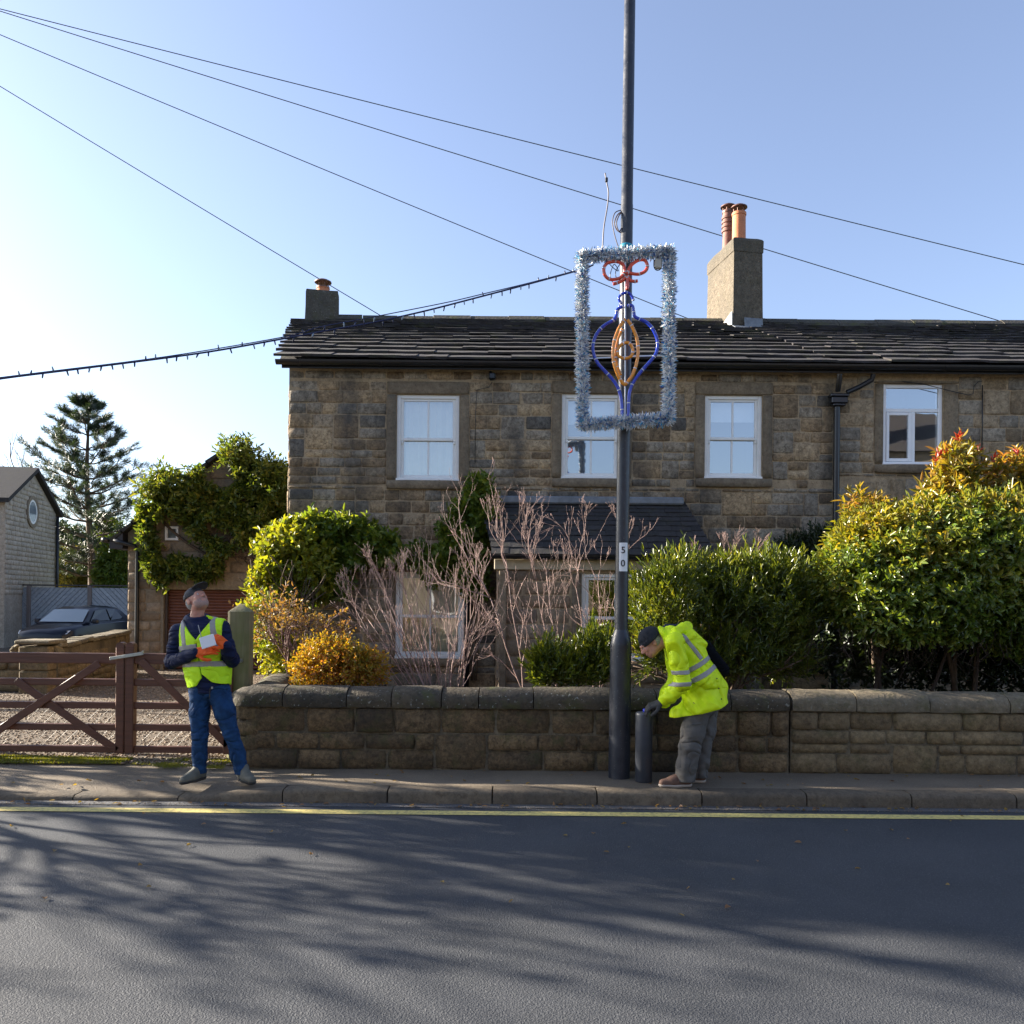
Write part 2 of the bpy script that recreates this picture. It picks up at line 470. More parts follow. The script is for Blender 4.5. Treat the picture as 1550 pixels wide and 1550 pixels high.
M['soil'] = plain_mat('garden_soil', (0.045,0.034,0.022), 0.95, 0.4, 12, 0.03, 25)
m = NM('far_grass')
M['field'] = m.fin(m.mix(m.val(m.noise(0.3,5),0.35,0.65), (0.05,0.065,0.02), (0.10,0.10,0.04)), 0.95)
M['moss'] = leaf_mat('moss_grass', [(0.10,0.14,0.015),(0.17,0.19,0.02),(0.22,0.20,0.03)], 0.35)
# ================================================================== ground
def sheet(name, x0, x1, y0, y1, z, mat, kind='structure', nx=1, ny=1, parent=None):
    b = MB()
    for i in range(nx):
        for j in range(ny):
            xa, xb = x0+(x1-x0)*i/nx, x0+(x1-x0)*(i+1)/nx
            ya, yb = y0+(y1-y0)*j/ny, y0+(y1-y0)*(j+1)/ny
            b.quad((xa,ya,z),(xb,ya,z),(xb,yb,z),(xa,yb,z))
    return b.build(name, mat, parent, kind=kind)

KY = 6.98      # kerb face
WY = 7.80      # garden wall face
DH = 11.90     # house front
SHEAR = -0.20  # the terrace stands askew to the street: walls run back to the left
ROADZ = -0.12
GX = P(372, 1100, WY).x   # left end of the garden wall
sheet('ground', -400, 400, -60, 900, -0.30, M['field'])
road = sheet('road', -60, 60, -6.5, KY+0.02, ROADZ, M['road'])
sheet('road_edge', -60, 60, KY-0.115, KY+0.02, ROADZ+0.004, M['gutter_strip'])
sheet('yellow_line', -60, 60, KY-0.35, KY-0.225, ROADZ+0.005, M['yellow'])
# far pavement on the camera's side of the road
MB().box(-60, 60, -9.0, -6.5, -0.28, 0.0).build('far_pavement', M['pavement'], kind='structure')

# pavement: gently dropped at the drive entrance on the left
DROP = 0.07
def pave_z(x):   # height of the kerb line
    xa, xb = -2.9, -1.7
    t = min(1, max(0, (x-xa)/(xb-xa)))
    t = t*t*(3-2*t)
    return -DROP*(1-t)
b = MB()
xs = [-60,-12,-8,-6,-5,-4,-3.4] + [-2.9+0.15*i for i in range(9)] + [0,2,4,6,10,60]
for xa, xb in zip(xs[:-1], xs[1:]):
    for ya, yb, fa, fb in ((KY+0.17, 7.4, 1, 0.5), (7.4, 8.3, 0.5, 0)):
        b.quad((xa,ya,pave_z(xa)*fa-0.002),(xb,ya,pave_z(xb)*fa-0.002),(xb,yb,pave_z(xb)*fb),(xa,yb,pave_z(xa)*fb))
b.build('pavement', M['pavement'], kind='structure', smooth=True)
kerb = MB().box(-60, 60, KY+0.02, KY+0.17, -0.29, -0.09).build('kerb', M['dark_joint'], kind='structure')
kx0 = P(745, 1200, KY).x
kw = 159.0*KY/F
for i in range(-9, 9):
    xa, xb = kx0+i*kw+0.006, kx0+(i+1)*kw-0.006
    b = MB()
    za, zb = pave_z(xa), pave_z(xb)
    n = 6
    vs, fs = [], []
    prof = [(0.0,-0.20),(0.0,-0.045),(0.008,-0.022),(0.035,-0.004),(0.17,0.0),(0.17,-0.2)]
    for k in range(n+1):
        x = xa+(xb-xa)*k/n
        end = 0.006 if k in (0,n) else 0
        for (py_, pz) in prof:
            vs.append((x, KY+py_+end+rng.uniform(-0.003,0.003), pave_z(x)+pz-end*0.8+rng.uniform(-0.002,0.002)))
    q = len(prof)
    for k in range(n):
        for j in range(q-1): fs.append((k*q+j, (k+1)*q+j, (k+1)*q+j+1, k*q+j+1))
    fs.append(tuple(range(q))); fs.append(tuple(n*q+j for j in range(q-1,-1,-1)))
    b.add(vs, fs)
    auto_smooth(b.build('kerb_stone', M['kerb'], kerb), 50)

# drive + garden
sheet('driveway', -30, GX+0.3, 8.22, 26, 0.003, M['gravel_bed'], nx=4, ny=4)
sheet('garden_bed', GX+0.1, 14, WY+0.2, DH+0.1, 0.30, M['soil'], nx=6, ny=3)

def pebbles(name, n, x0, x1, y0, y1, z, smin, smax, mat, seed, zf=None):
    g = np.random.default_rng(seed)
    x = g.uniform(x0, x1, n)
    y = y0+(y1-y0)*g.uniform(0, 1, n)**1.5
    s = g.uniform(smin, smax, n)
    base = np.array([(1,0,0),(0,1,0),(-1,0,0),(0,-1,0),(0,0,1),(0,0,-1)], float)
    V = base[None]*g.uniform(0.6, 1.3, (n,6,1))
    V[:,:,2] *= 0.6
    a = g.uniform(0, 6.28, n)
    c, sn = np.cos(a)[:,None], np.sin(a)[:,None]
    X = V[:,:,0]*c-V[:,:,1]*sn; Y = V[:,:,0]*sn+V[:,:,1]*c
    V[:,:,0], V[:,:,1] = X, Y
    V = V*s[:,None,None]
    V[:,:,0] += x[:,None]; V[:,:,1] += y[:,None]; V[:,:,2] += z+s[:,None]*0.25
    tri = np.array([(0,1,4),(1,2,4),(2,3,4),(3,0,4),(1,0,5),(2,1,5),(3,2,5),(0,3,5)])
    Fc = (tri[None]+(np.arange(n)*6)[:,None,None]).reshape(-1,3)
    return np_mesh(name, V.reshape(-1,3), Fc, mat, kind='stuff')
tag(pebbles('gravel', 30000, -9.5, GX-0.05, 7.95, 17.8, 0.0, 0.008, 0.022, M['pebble'], 3), 'loose brown gravel covering the drive behind the wooden gates', 'gravel')

# ================================================================== stone work
def stone_mesh(w, h, d, g, rough=0.012, ch=0.012, nx=3, nz=3, jit=0.006):
    """a block facing -Y: back at y=d, face about y=0; centred in x and z"""
    vs, fs = [], []
    W1 = nx+1
    for j in range(nz+1):
        for i in range(nx+1):
            x = (i/nx-0.5)*w
            z = (j/nz-0.5)*h
            ex, ez = i in (0,nx), j in (0,nz)
            if ex or ez:
                y = ch+g.uniform(0, ch*0.6)
                x += g.uniform(-jit, jit)*(0.5 if ex else 1)
                z += g.uniform(-jit, jit)*(0.5 if ez else 1)
                if ex and ez:
                    x -= math.copysign(ch*0.6, x); z -= math.copysign(ch*0.6, z); y += ch*0.5
            else:
                y = g.uniform(-rough, rough*0.4)
                # interior vertices move towards the edge so the chamfer stays narrow
                if nx > 2: x = math.copysign(abs(x)+(w*0.5-abs(x))*0.8, x) if i in (1,nx-1) else x
                if nz > 2: z = math.copysign(abs(z)+(h*0.5-abs(z))*0.78, z) if j in (1,nz-1) else z
            vs.append((x, y, z))
    for j in range(nz):
        for i in range(nx):
            a = j*W1+i
            fs.append((a, a+1, a+1+W1, a+W1))
    ring = [i for i in range(W1)] + [j*W1+nx for j in range(1,nz+1)] + [nz*W1+i for i in range(nx-1,-1,-1)] + [j*W1 for j in range(nz-1,0,-1)]
    b0 = len(vs)
    for k in ring: vs.append((vs[k][0], d, vs[k][2]))
    m = len(ring)
    for k in range(m):
        k2 = (k+1) % m
        fs.append((ring[k2], ring[k], b0+k, b0+k2))
    return vs, fs

def mesh_obj(name, vs, fs, mat, parent, loc, rotz=0.0, smooth=True):
    me = bpy.data.meshes.new(name)
    me.from_pydata(vs, [], fs)
    me.materials.append(mat)
    if smooth: me.polygons.foreach_set('use_smooth', [True]*len(fs))
    o = link(bpy.data.objects.new(name, me))
    o.location = loc
    o.rotation_euler = (0, 0, rotz)
    attach(o, parent)
    return o

def courses(L, H, holes, hr, wr, g, tall=0.08, first=None):
    """coursed rubble in the rectangle 0..L x 0..H, keeping clear of holes (u0,u1,z0,z1)"""
    edges = sorted({round(e,4) for h in holes for e in (h[2], h[3]) if 0.02 < e < H-0.02})
    zs = [0.0]
    while zs[-1] < H-hr[0]*0.6:
        z = zs[-1]+g.uniform(*hr)
        nxt = [e for e in edges if zs[-1]+0.01 < e]
        if nxt and nxt[0]-z < hr[0]*0.75:
            z = nxt[0] if nxt[0]-zs[-1] < hr[1]*1.35 else (zs[-1]+nxt[0])/2
        if H-z < hr[0]*0.75: z = H
        zs.append(min(z, H))
    out = []
    blocked = []
    for i in range(len(zs)-1):
        z0, z1 = zs[i], zs[i+1]
        if z1-z0 < 0.03: continue
        cut = [(h[0],h[1]) for h in holes if h[2] < z1-0.005 and h[3] > z0+0.005]+blocked
        blocked = []
        cut.sort()
        free, x = [], 0.0
        for a, c in cut:
            if a > x+0.03: free.append((x, a))
            x = max(x, c)
        if L > x+0.03: free.append((x, L))
        for a, c in free:
            x = a
            while x < c-0.01:
                w = g.uniform(*wr)*(0.8+0.4*(z1-z0)/hr[1])
                if c-(x+w) < wr[0]*0.7: w = c-x
                if w > wr[1]*1.5: w /= 2
                zt = z1
                if i+2 < len(zs) and g.random() < tall:
                    z2 = zs[i+2]
                    if z2-z0 < hr[1]*2.2 and not any(h[0] < x+w and h[1] > x and h[2] < z2 and h[3] > z1 for h in holes):
                        zt = z2
                        blocked.append((x, x+w))
                out.append((x, x+w, z0, zt))
                x += w
    return out

def lay(root, rects, org, rotz, mat, g, joint=0.014, depth=0.07, proud=(0.004,0.022), rough=0.012, ch=0.008, name='stone', limit=300, key=None):
    """set blocks: the 'limit' best ones are parts, the rest are joined"""
    rects = sorted(rects, key=key or (lambda r: -(r[1]-r[0])*(r[3]-r[2])))
    rot = Matrix.Rotation(rotz, 3, 'Z')
    rest = MB()
    for i, (x0, x1, z0, z1) in enumerate(rects):
        jx = joint*g.uniform(0.6,1.3); jz = joint*g.uniform(0.6,1.3)
        w, h = x1-x0-jx, z1-z0-jz
        if w < 0.02 or h < 0.02: continue
        vs, fs = stone_mesh(w, h, depth, g, rough, min(ch, w*0.2, h*0.2))
        pr = g.uniform(*proud)
        loc = Vector(org)+rot @ Vector(((x0+x1)/2, -pr, 0))+Vector((0,0,(z0+z1)/2))
        if i < limit: mesh_obj(name, vs, fs, mat, root, loc, rotz)
        else: rest.add([rot @ Vector(v)+loc for v in vs], fs)
    if rest.v: rest.build('stonework', mat, root, smooth=True, kind='stuff')

def wall_holes(b, L, z0, z1, holes, org, rotz, depth=0.12, mi=0):
    """front face of a wall with openings and their reveals"""
    rot = Matrix.Rotation(rotz, 3, 'Z')
    O = Vector(org)
    T = lambda u, y, z: O+rot @ Vector((u,y,0))+Vector((0,0,z))
    us = sorted({0.0, L}|{e for h in holes for e in h[:2] if 0 < e < L})
    zs = sorted({z0, z1}|{e for h in holes for e in h[2:] if z0 < e < z1})
    for ua, ub in zip(us[:-1], us[1:]):
        for za, zb in zip(zs[:-1], zs[1:]):
            um, zm = (ua+ub)/2, (za+zb)/2
            if any(h[0] < um < h[1] and h[2] < zm < h[3] for h in holes): continue
            b.quad(T(ua,0,za), T(ub,0,za), T(ub,0,zb), T(ua,0,zb), mi)
    for h in holes:
        a0, a1, c0, c1 = max(h[0],0), min(h[1],L), max(h[2],z0), min(h[3],z1)
        b.quad(T(a0,0,c0), T(a0,0,c1), T(a0,depth,c1), T(a0,depth,c0), mi)
        b.quad(T(a1,0,c1), T(a1,0,c0), T(a1,depth,c0), T(a1,depth,c1), mi)
        b.quad(T(a0,0,c1), T(a1,0,c1), T(a1,depth,c1), T(a0,depth,c1), mi)
        b.quad(T(a1,0,c0), T(a0,0,c0), T(a0,depth,c0), T(a1,depth,c0), mi)
    return b

def rect_at(x0, x1, y0, y1, d):
    """photo pixel rectangle on a plane at depth d -> world x0,x1,z0,z1"""
    a, c = P(x0, y1, d), P(x1, y0, d)
    e, f = P(x1, y1, d), P(x0, y0, d)
    return ((a.x+f.x)/2, (c.x+e.x)/2, (a.z+e.z)/2, (c.z+f.z)/2)

def block(root, rc, y, proud, g, mat, name, depth=0.10, rough=0.003, ch=0.008):
    x0, x1, z0, z1 = rc
    vs, fs = stone_mesh(x1-x0-0.006, z1-z0-0.006, depth, g, rough, ch, nx=4, nz=3, jit=0.002)
    return mesh_obj(name, vs, fs, mat, root, ((x0+x1)/2, y-proud, (z0+z1)/2))

M['cream_curtain'] = plain_mat('cream_curtain', (0.66,0.62,0.48), 0.85, 0.06, 5)  # cream colour imitates the bright reflections in the panes
def sash_window(root, rc, y, style='sash', blind=None, glass='glass', wood='white_paint', name='window', reflection_curtain=False):
    """window part with sub-parts (sash, glazing bars, panes, blind); rc is the opening, y the front of the frame"""
    x0, x1, z0, z1 = rc
    w = MB()
    f = 0.055
    dp = 0.10
    w.bbox(x0, x0+f, y, y+dp, z0, z1, 0.006); w.bbox(x1-f, x1, y, y+dp, z0, z1, 0.006)
    w.bbox(x0+f, x1-f, y+0.001, y+dp, z1-f, z1, 0.006); w.bbox(x0+f, x1-f, y+0.001, y+dp, z0, z0+f*0.8, 0.006)
    w.bbox(x0-0.01, x1+0.01, y-0.035, y+0.02, z0-0.02, z0+0.03, 0.006)
    win = w.build(name, M[wood], root)
    xi0, xi1, zi0, zi1 = x0+f, x1-f, z0+f*0.8, z1-f
    if style == 'sash':
        zm = zi0+(zi1-zi0)*0.48
        for (a, c, yy) in ((zm-0.012, zi1, y+0.022), (zi0, zm+0.022, y+0.052)):
            s = MB(); t = 0.042
            s.bbox(xi0, xi0+t, yy, yy+0.035, a, c, 0.005); s.bbox(xi1-t, xi1, yy, yy+0.035, a, c, 0.005)
            s.bbox(xi0+t, xi1-t, yy+0.001, yy+0.034, c-t*0.8, c, 0.005); s.bbox(xi0+t, xi1-t, yy+0.001, yy+0.034, a, a+t, 0.005)
            if c == zi1:     # sash horns
                for xx in (xi0+0.005, xi1-t+0.005): s.bbox(xx, xx+t-0.01, yy+0.002, yy+0.03, a-0.045, a, 0.006)
            s.build('sash', M[wood], win)
            g = MB(); xm = (xi0+xi1)/2
            g.bbox(xm-0.013, xm+0.013, yy+0.004, yy+0.03, a+t, c-t*0.8, 0.004)
            g.build('glazing_bar', M[wood], win)
            for (xa, xb) in ((xi0+t, xm-0.013), (xm+0.013, xi1-t)):
                MB().quad((xa,yy+0.018,a+t),(xb,yy+0.018,a+t),(xb,yy+0.018,c-t*0.8),(xa,yy+0.018,c-t*0.8)).build('pane', M[glass], win)
    else:
        zt = zi0+(zi1-zi0)*0.70
        xm = (xi0+xi1)/2+0.02
        s = MB(); t = 0.05
        s.bbox(xi0, xi1, y+0.004, y+0.06, zt-t/2, zt+t/2, 0.006)
        s.bbox(xm-t/2, xm+t/2, y+0.006, y+0.06, zi0, zt-t/2, 0.006)
        s.build('glazing_bar', M[wood], win)
        s = MB(); t = 0.045
        xa, xb, za, zb = xi0+0.003, xm-0.028, zi0+0.003, zt-0.03
        s.bbox(xa, xa+t, y-0.006, y+0.03, za, zb, 0.006); s.bbox(xb-t, xb, y-0.006, y+0.03, za, zb, 0.006)
        s.bbox(xa+t, xb-t, y-0.005, y+0.03, za, za+t, 0.006); s.bbox(xa+t, xb-t, y-0.005, y+0.03, zb-t, zb, 0.006)
        s.build('casement', M[wood], win)
        for (a0,a1,c0,c1) in ((xi0,xi1,zt+0.025,zi1),(xa+t,xb-t,za+t,zb-t),(xm+0.025,xi1,zi0,zt-0.025)):
            MB().quad((a0,y+0.025,c0),(a1,y+0.025,c0),(a1,y+0.025,c1),(a0,y+0.025,c1)).build('pane', M[glass], win)
    # room behind the glass
    yb = y+dp
    r = MB(); D = 1.6; e = 0.25
    r.quad((x0-e,yb+D,z0-e),(x1+e,yb+D,z0-e),(x1+e,yb+D,z1+e),(x0-e,yb+D,z1+e))
    r.quad((x0-e,yb,z0-e),(x0-e,yb+D,z0-e),(x0-e,yb+D,z1+e),(x0-e,yb,z1+e))
    r.quad((x1+e,yb+D,z0-e),(x1+e,yb,z0-e),(x1+e,yb,z1+e),(x1+e,yb+D,z1+e))
    r.quad((x0-e,yb,z1+e),(x0-e,yb+D,z1+e),(x1+e,yb+D,z1+e),(x1+e,yb,z1+e))
    r.quad((x0-e,yb+D,z0-e),(x0-e,yb,z0-e),(x1+e,yb,z0-e),(x1+e,yb+D,z0-e))
    r.build('room', M['room'], win)
    if blind:
        bl = MB()
        n = 18
        for k in range(n):
            a = x0+0.02+(x1-x0-0.04)*k/n; c = x0+0.02+(x1-x0-0.04)*(k+1)/n
            ya, yc = yb+0.03+(0.02*math.sin(k*1.9) if reflection_curtain else 0), yb+0.03+(0.02*math.sin((k+1)*1.9) if reflection_curtain else 0)
            bl.quad((a,ya,z1-(z1-z0)*blind),(c,yc,z1-(z1-z0)*blind),(c,yc,z1),(a,ya,z1))
        bl.build('curtain' if reflection_curtain else 'blind', M['cream_curtain' if reflection_curtain else 'blind'], win)
    return win

def surround(root, rc, y, jl, jr, lt, sl, g, mat, lint=True):
    """stone jambs, lintel and sill round an opening"""
    x0, x1, z0, z1 = rc
    if jl: block(root, (x0-jl, x0, z0, z1), y, 0.018, g, mat, 'jamb', 0.15)
    if jr: block(root, (x1, x1+jr, z0, z1), y, 0.018, g, mat, 'jamb', 0.15)
    if lint: block(root, (x0-jl, x1+jr, z1, z1+lt), y, 0.022, g, mat, 'lintel', 0.15)
    block(root, (x0-jl*0.95, x1+jr*0.95, z0-sl, z0), y, 0.055, g, mat, 'sill', 0.18, ch=0.012)

# ---------------------------------------------------------------- the two houses
EZ = P(800, 557, DH).z             # gutter height
HX0 = P(437, 660, DH).x            # left corner
HXM = P(1261, 690, DH).x           # party line at the drainpipe
HX1 = 11.5
RIDGE_D = 3.05
RZ = P(775, 488, DH+RIDGE_D).z
slope_len = math.hypot(RIDGE_D+0.22, RZ-EZ)
g_h = random.Random(11)
W1r = rect_at(600,695,597,727,DH); W2r = rect_at(850,941,596,724,DH); W3r = rect_at(1067,1154,598,724,DH)
W4r = rect_at(1337,1428,581,703,DH); G1r = rect_at(598,703,866,996,DH)
LX0, LX1 = P(752,800,DH).x, P(1030,760,DH).x     # lean-to width at the wall
LD = 1.0
LY = DH-LD
LZT = P(900,757,DH).z
LZB = P(900,843,LY-0.15).z
LXa, LXb = LX0-SHEAR*LD*0+0.02, LX1-SHEAR*LD

house = thing('stone_house', (0, DH, 0), 'brown stone cottage with three white sash windows upstairs and a lean-to porch', 'house')
house2 = thing('stone_house', (HXM+2, DH, 0), 'adjoining stone cottage on the right with a plain white casement window', 'house')
def hole_of(rc, jl, jr, lt, sl, org):
    return (rc[0]-jl-org, rc[1]+jr-org, rc[2]-sl, rc[3]+lt)
jw, lh, sh = 0.145, 0.185, 0.135
holesA = [hole_of(r, jw, jw, lh, sh, HX0) for r in (W1r, W2r, W3r)] + [hole_of(G1r, 0.05, 0.05, 0.12, 0.12, HX0)]
lean_hole = (LX0-HX0, LX1-HX0, 0.0, LZB-0.05)
WT = EZ-0.06
wa = MB()
wall_holes(wa, HXM-HX0, 0.0, WT+0.06, [(r[0]-HX0, r[1]-HX0, r[2], r[3]) for r in (W1r,W2r,W3r,G1r)], (HX0, DH+0.002, 0), 0, 0.16)
# gable end running back
bk = 2*RIDGE_D
wa.quad((HX0,DH+0.002,0),(HX0,DH+0.002,WT+0.06),(HX0+SHEAR*RIDGE_D,DH+RIDGE_D,RZ-0.05),(HX0+SHEAR*RIDGE_D,DH+RIDGE_D,0))
wa.quad((HX0+SHEAR*RIDGE_D,DH+RIDGE_D,0),(HX0+SHEAR*RIDGE_D,DH+RIDGE_D,RZ-0.05),(HX0+SHEAR*bk,DH+bk,WT),(HX0+SHEAR*bk,DH+bk,0))
wa.quad((HX0+SHEAR*bk,DH+bk,0),(HX0+SHEAR*bk,DH+bk,WT),(HX1+SHEAR*bk,DH+bk,WT),(HX1+SHEAR*bk,DH+bk,0))
wa.build('wall', M['mortar'], house)
rs = courses(HXM-HX0, WT, holesA+[lean_hole], (0.11,0.215), (0.17,0.42), g_h, 0.12)
lay(house, rs, (HX0, DH, 0), 0, M['stone'], g_h, joint=0.014, rough=0.012, ch=0.005, proud=(0.001,0.012), key=lambda r: (r[2] < 1.9)*10-(r[1]-r[0])*(r[3]-r[2]))
gl_ = math.hypot(bk, SHEAR*bk)
lay(house, courses(gl_, WT, [], (0.14,0.24), (0.22,0.5), g_h, 0.1), (HX0+SHEAR*bk, DH+bk, 0), math.atan2(-1.0, -SHEAR), M['stone'], g_h, joint=0.014, rough=0.012, ch=0.005, proud=(0.001,0.012), limit=0)
W4jl, W4jr = 0.13, 0.21
holesB = [hole_of(W4r, W4jl, W4jr, 0.04, sh, HXM)]
arch = rect_at(1263, 1475, 722, 768, DH)
holesB.append((arch[0]-HXM, arch[1]-HXM, arch[2], arch[3]))
wb = MB()
wall_holes(wb, HX1-HXM, 0.0, WT+0.06, [(W4r[0]-HXM, W4r[1]-HXM, W4r[2], W4r[3])], (HXM, DH+0.002, 0), 0, 0.16)
wb.quad((HX1,DH,0),(HX1+SHEAR*bk,DH+bk,0),(HX1+SHEAR*RIDGE_D,DH+RIDGE_D,RZ-0.05),(HX1,DH,WT))
wb.build('wall', M['mortar'], house2)
rs = courses(HX1-HXM, WT, holesB, (0.12,0.22), (0.18,0.40), g_h, 0.07)
lay(house2, rs, (HXM, DH, 0), 0, M['stone_r'], g_h, joint=0.016, rough=0.012, ch=0.005, proud=(0.001,0.012), key=lambda r: (r[2] < 2.2)*10+(r[0] > 4)*5-(r[1]-r[0])*(r[3]-r[2]))
# relieving arch of a blocked opening
nv = 10
for k in range(nv):
    xa = arch[0]+(arch[1]-arch[0])*k/nv; xb = arch[0]+(arch[1]-arch[0])*(k+1)/nv
    t = (k+0.5)/nv
    ang = (0.5-t)*0.55
    if k < 8:
        hgt = arch[3]-arch[2]-0.06
        vs, fs = stone_mesh(xb-xa-0.014, hgt, 0.08, g_h, 0.004, 0.008)
        rm = Matrix.Rotation(-ang*1.0, 3, 'Y')
        vs = [tuple(rm @ Vector(v)) for v in vs]
        mesh_obj('arch_stone', vs, fs, M['stone_r'], house2, ((xa+xb)/2, DH-0.012-0.002*(k%2), (arch[2]+arch[3])/2-0.55*(t-0.55)**2))
for r in (W1r, W2r, W3r):
    surround(house, r, DH, jw, jw, lh, sh, g_h, M['dressed'])
surround(house, G1r, DH, 0.05, 0.05, 0.12, 0.12, g_h, M['dressed'])
surround(house2, W4r, DH, W4jl, W4jr, 0.04, sh, g_h, M['dressed'], True)
sash_window(house, W1r, DH+0.035, blind=0.97, reflection_curtain=True)
sash_window(house, W2r, DH+0.035, blind=0.34)
sash_window(house, W3r, DH+0.035, blind=0.30)
sash_window(house, G1r, DH+0.035, glass='glass_low', blind=0.95, reflection_curtain=True)
sash_window(house2, W4r, DH+0.035, style='casement', wood='upvc', blind=0.0)

# roofs of thick stone slates, courses getting smaller to the ridge
def slab_mesh(w, l, t, g, wob=0.012):
    vs = []
    n = 4
    for (zz, sh_) in ((0,0),(t,0)):
        for i in range(n+1):
            vs.append(((i/n-0.5)*w, -l/2+g.uniform(-wob,wob)*(1 if zz else 0.6), zz+g.uniform(-0.004,0.004)))
        for i in range(n+1):
            vs.append(((i/n-0.5)*w, l/2, zz))
    q = n+1
    fs = []
    for i in range(n):
        fs.append((2*q+i, 2*q+i+1, 2*q+q+i+1, 2*q+q+i))
        fs.append((i, 2*q+i, 2*q+i+1, i+1)[::-1])
        fs.append((i+1, i, q+i, q+i+1)[::-1][::-1])
    fs.append((0, q, 3*q, 2*q)); fs.append((n, 2*q+n, 3*q+n, q+n))
    return vs, fs

def slate_roof(root, xa, xb, y_e, z_e, y_r, z_r, rows, wr, thick, mat, g, shear, under=None, wob=0.012, sag=0.0, name='slate', first_long=0.28):
    L = math.hypot(y_r-y_e, z_r-z_e)
    th = math.atan2(z_r-z_e, y_r-y_e)
    u = MB()
    o = -0.045
    def rp(x, s, n=0.0):
        y = y_e+math.cos(th)*s-math.sin(th)*n
        return Vector((x+shear*(y-y_e), y, z_e+math.sin(th)*s+math.cos(th)*n))
    u.quad(rp(xa,0.05,o), rp(xb,0.05,o), rp(xb,L,o), rp(xa,L,o))
    if under:   # far slope
        yb = 2*y_r-y_e
        u.quad(rp(xa,L,o), rp(xb,L,o), (xb+shear*(yb-y_e),yb,z_e), (xa+shear*(yb-y_e),yb,z_e))
    roof = u.build('roof', mat, root)
    e = [first_long*(1-0.5*i/rows) for i in range(rows)]
    k = L/sum(e)
    s = 0.0
    rest = MB()
    cnt = 0
    for i, ex in enumerate(e):
        ex *= k
        x = xa-g.uniform(0, 0.03)
        while x < xb-0.02:
            w = g.uniform(*wr)*(1-0.35*i/rows)
            if xb-(x+w) < wr[0]*0.5: w = xb-x
            ln = ex*1.55
            t = thick*g.uniform(0.88,1.12)
            vs, fs = slab_mesh(w-g.uniform(0.002,0.006), ln, t, g, wob)
            tilt = th-math.atan2(thick*1.15, ex)*1.0+g.uniform(-0.012,0.012)
            c = rp(x+w/2, s+ln/2-0.02, thick*0.35+g.uniform(-0.003,0.003)+sag*math.sin(x*1.3+i*0.2))
            rm = Matrix.Translation(c) @ Matrix.Rotation(g.uniform(-0.006,0.006), 4, 'Y') @ Matrix.Rotation(tilt, 4, 'X') @ Matrix.Rotation(g.uniform(-0.006,0.006), 4, 'Z')
            if cnt < 300:
                me = bpy.data.meshes.new(name); me.from_pydata(vs, [], fs); me.materials.append(mat)
                ob = link(bpy.data.objects.new(name, me)); ob.matrix_world = rm; attach(ob, roof)
            else: rest.add([rm @ Vector(v) for v in vs], fs)
            cnt += 1
            x += w
        s += ex
    if rest.v: rest.build('slates', mat, roof, kind='stuff')
    return roof, rp, L
YE, ZE = DH-0.20, EZ+0.035
g_r = random.Random(5)
roofA, rpA, LR = slate_roof(house, HX0-0.10, HXM, YE, ZE, DH+RIDGE_D, RZ, 13, (0.42,0.95), 0.034, M['slate'], g_r, SHEAR, True, 0.009, 0.012)
roofB, rpB, _ = slate_roof(house2, HXM+0.004, HX1, YE, ZE, DH+RIDGE_D, RZ, 14, (0.42,0.95), 0.03, M['slate'], g_r, SHEAR, True, 0.009, 0.012)
def ridge(roof, xa, xb, rp):
    x = xa
    while x < xb-0.05:
        w = min(g_r.uniform(0.5,0.7), xb-x)
        b = MB()
        c = rp(x, LR, 0.05)
        prof = [(-0.20,-0.10),(-0.16,-0.02),(-0.07,0.065),(0.07,0.065),(0.16,-0.02),(0.2,-0.12)]
        dz = g_r.uniform(-0.012,0.012)
        poly = [(c.x+SHEAR*py_, c.y+py_, c.z+pz+dz-0.03) for py_, pz in prof]
        b.prism(poly, (w-0.012,0,0))
        b.build('ridge_stone', M['ridge'], roof)
        x += w
ridge(roofA, HX0+0.5, HXM, rpA); ridge(roofB, HXM, HX1, rpB)
# verge stones on the left gable edge
# gutter + fascia
def gutter(root, xa, xb, y, z, r, mat='black_plastic', step=1.15):
    b = MB()
    n = 8
    pr = [(-r*math.cos(math.pi*k/n), -r*math.sin(math.pi*k/n)) for k in range(n+1)]
    pr2 = [(a*0.88, c*0.88) for a, c in reversed(pr)]
    poly = [(xa, y+a, z+c) for a, c in pr+pr2]
    b.prism(poly, (xb-xa,0,0))
    gt = b.build('gutter', M[mat], root)
    x = xa+0.3
    while x < xb:
        c = MB()
        pr3 = [(a*1.1, cc*1.1) for a, cc in pr]+[(a*1.0, cc*1.0) for a, cc in reversed(pr)]
        c.prism([(x, y+a, z+cc) for a, cc in pr3], (0.045,0,0))
        c.build('bracket', M[mat], gt)
        x += step
    return gt
gutter(house, HX0-0.12, HXM, YE-0.045, EZ+0.012, 0.062)
gutter(house2, HXM+0.003, HX1, YE-0.045, EZ+0.010, 0.062)
MB().box(HX0-0.06, HXM, YE+0.02, YE+0.045, EZ-0.075, EZ+0.05).build('fascia', M['black_plastic'], house)
MB().box(HXM+0.003, HX1, YE+0.02, YE+0.045, EZ-0.075, EZ+0.05).build('fascia', M['black_plastic'], house2)
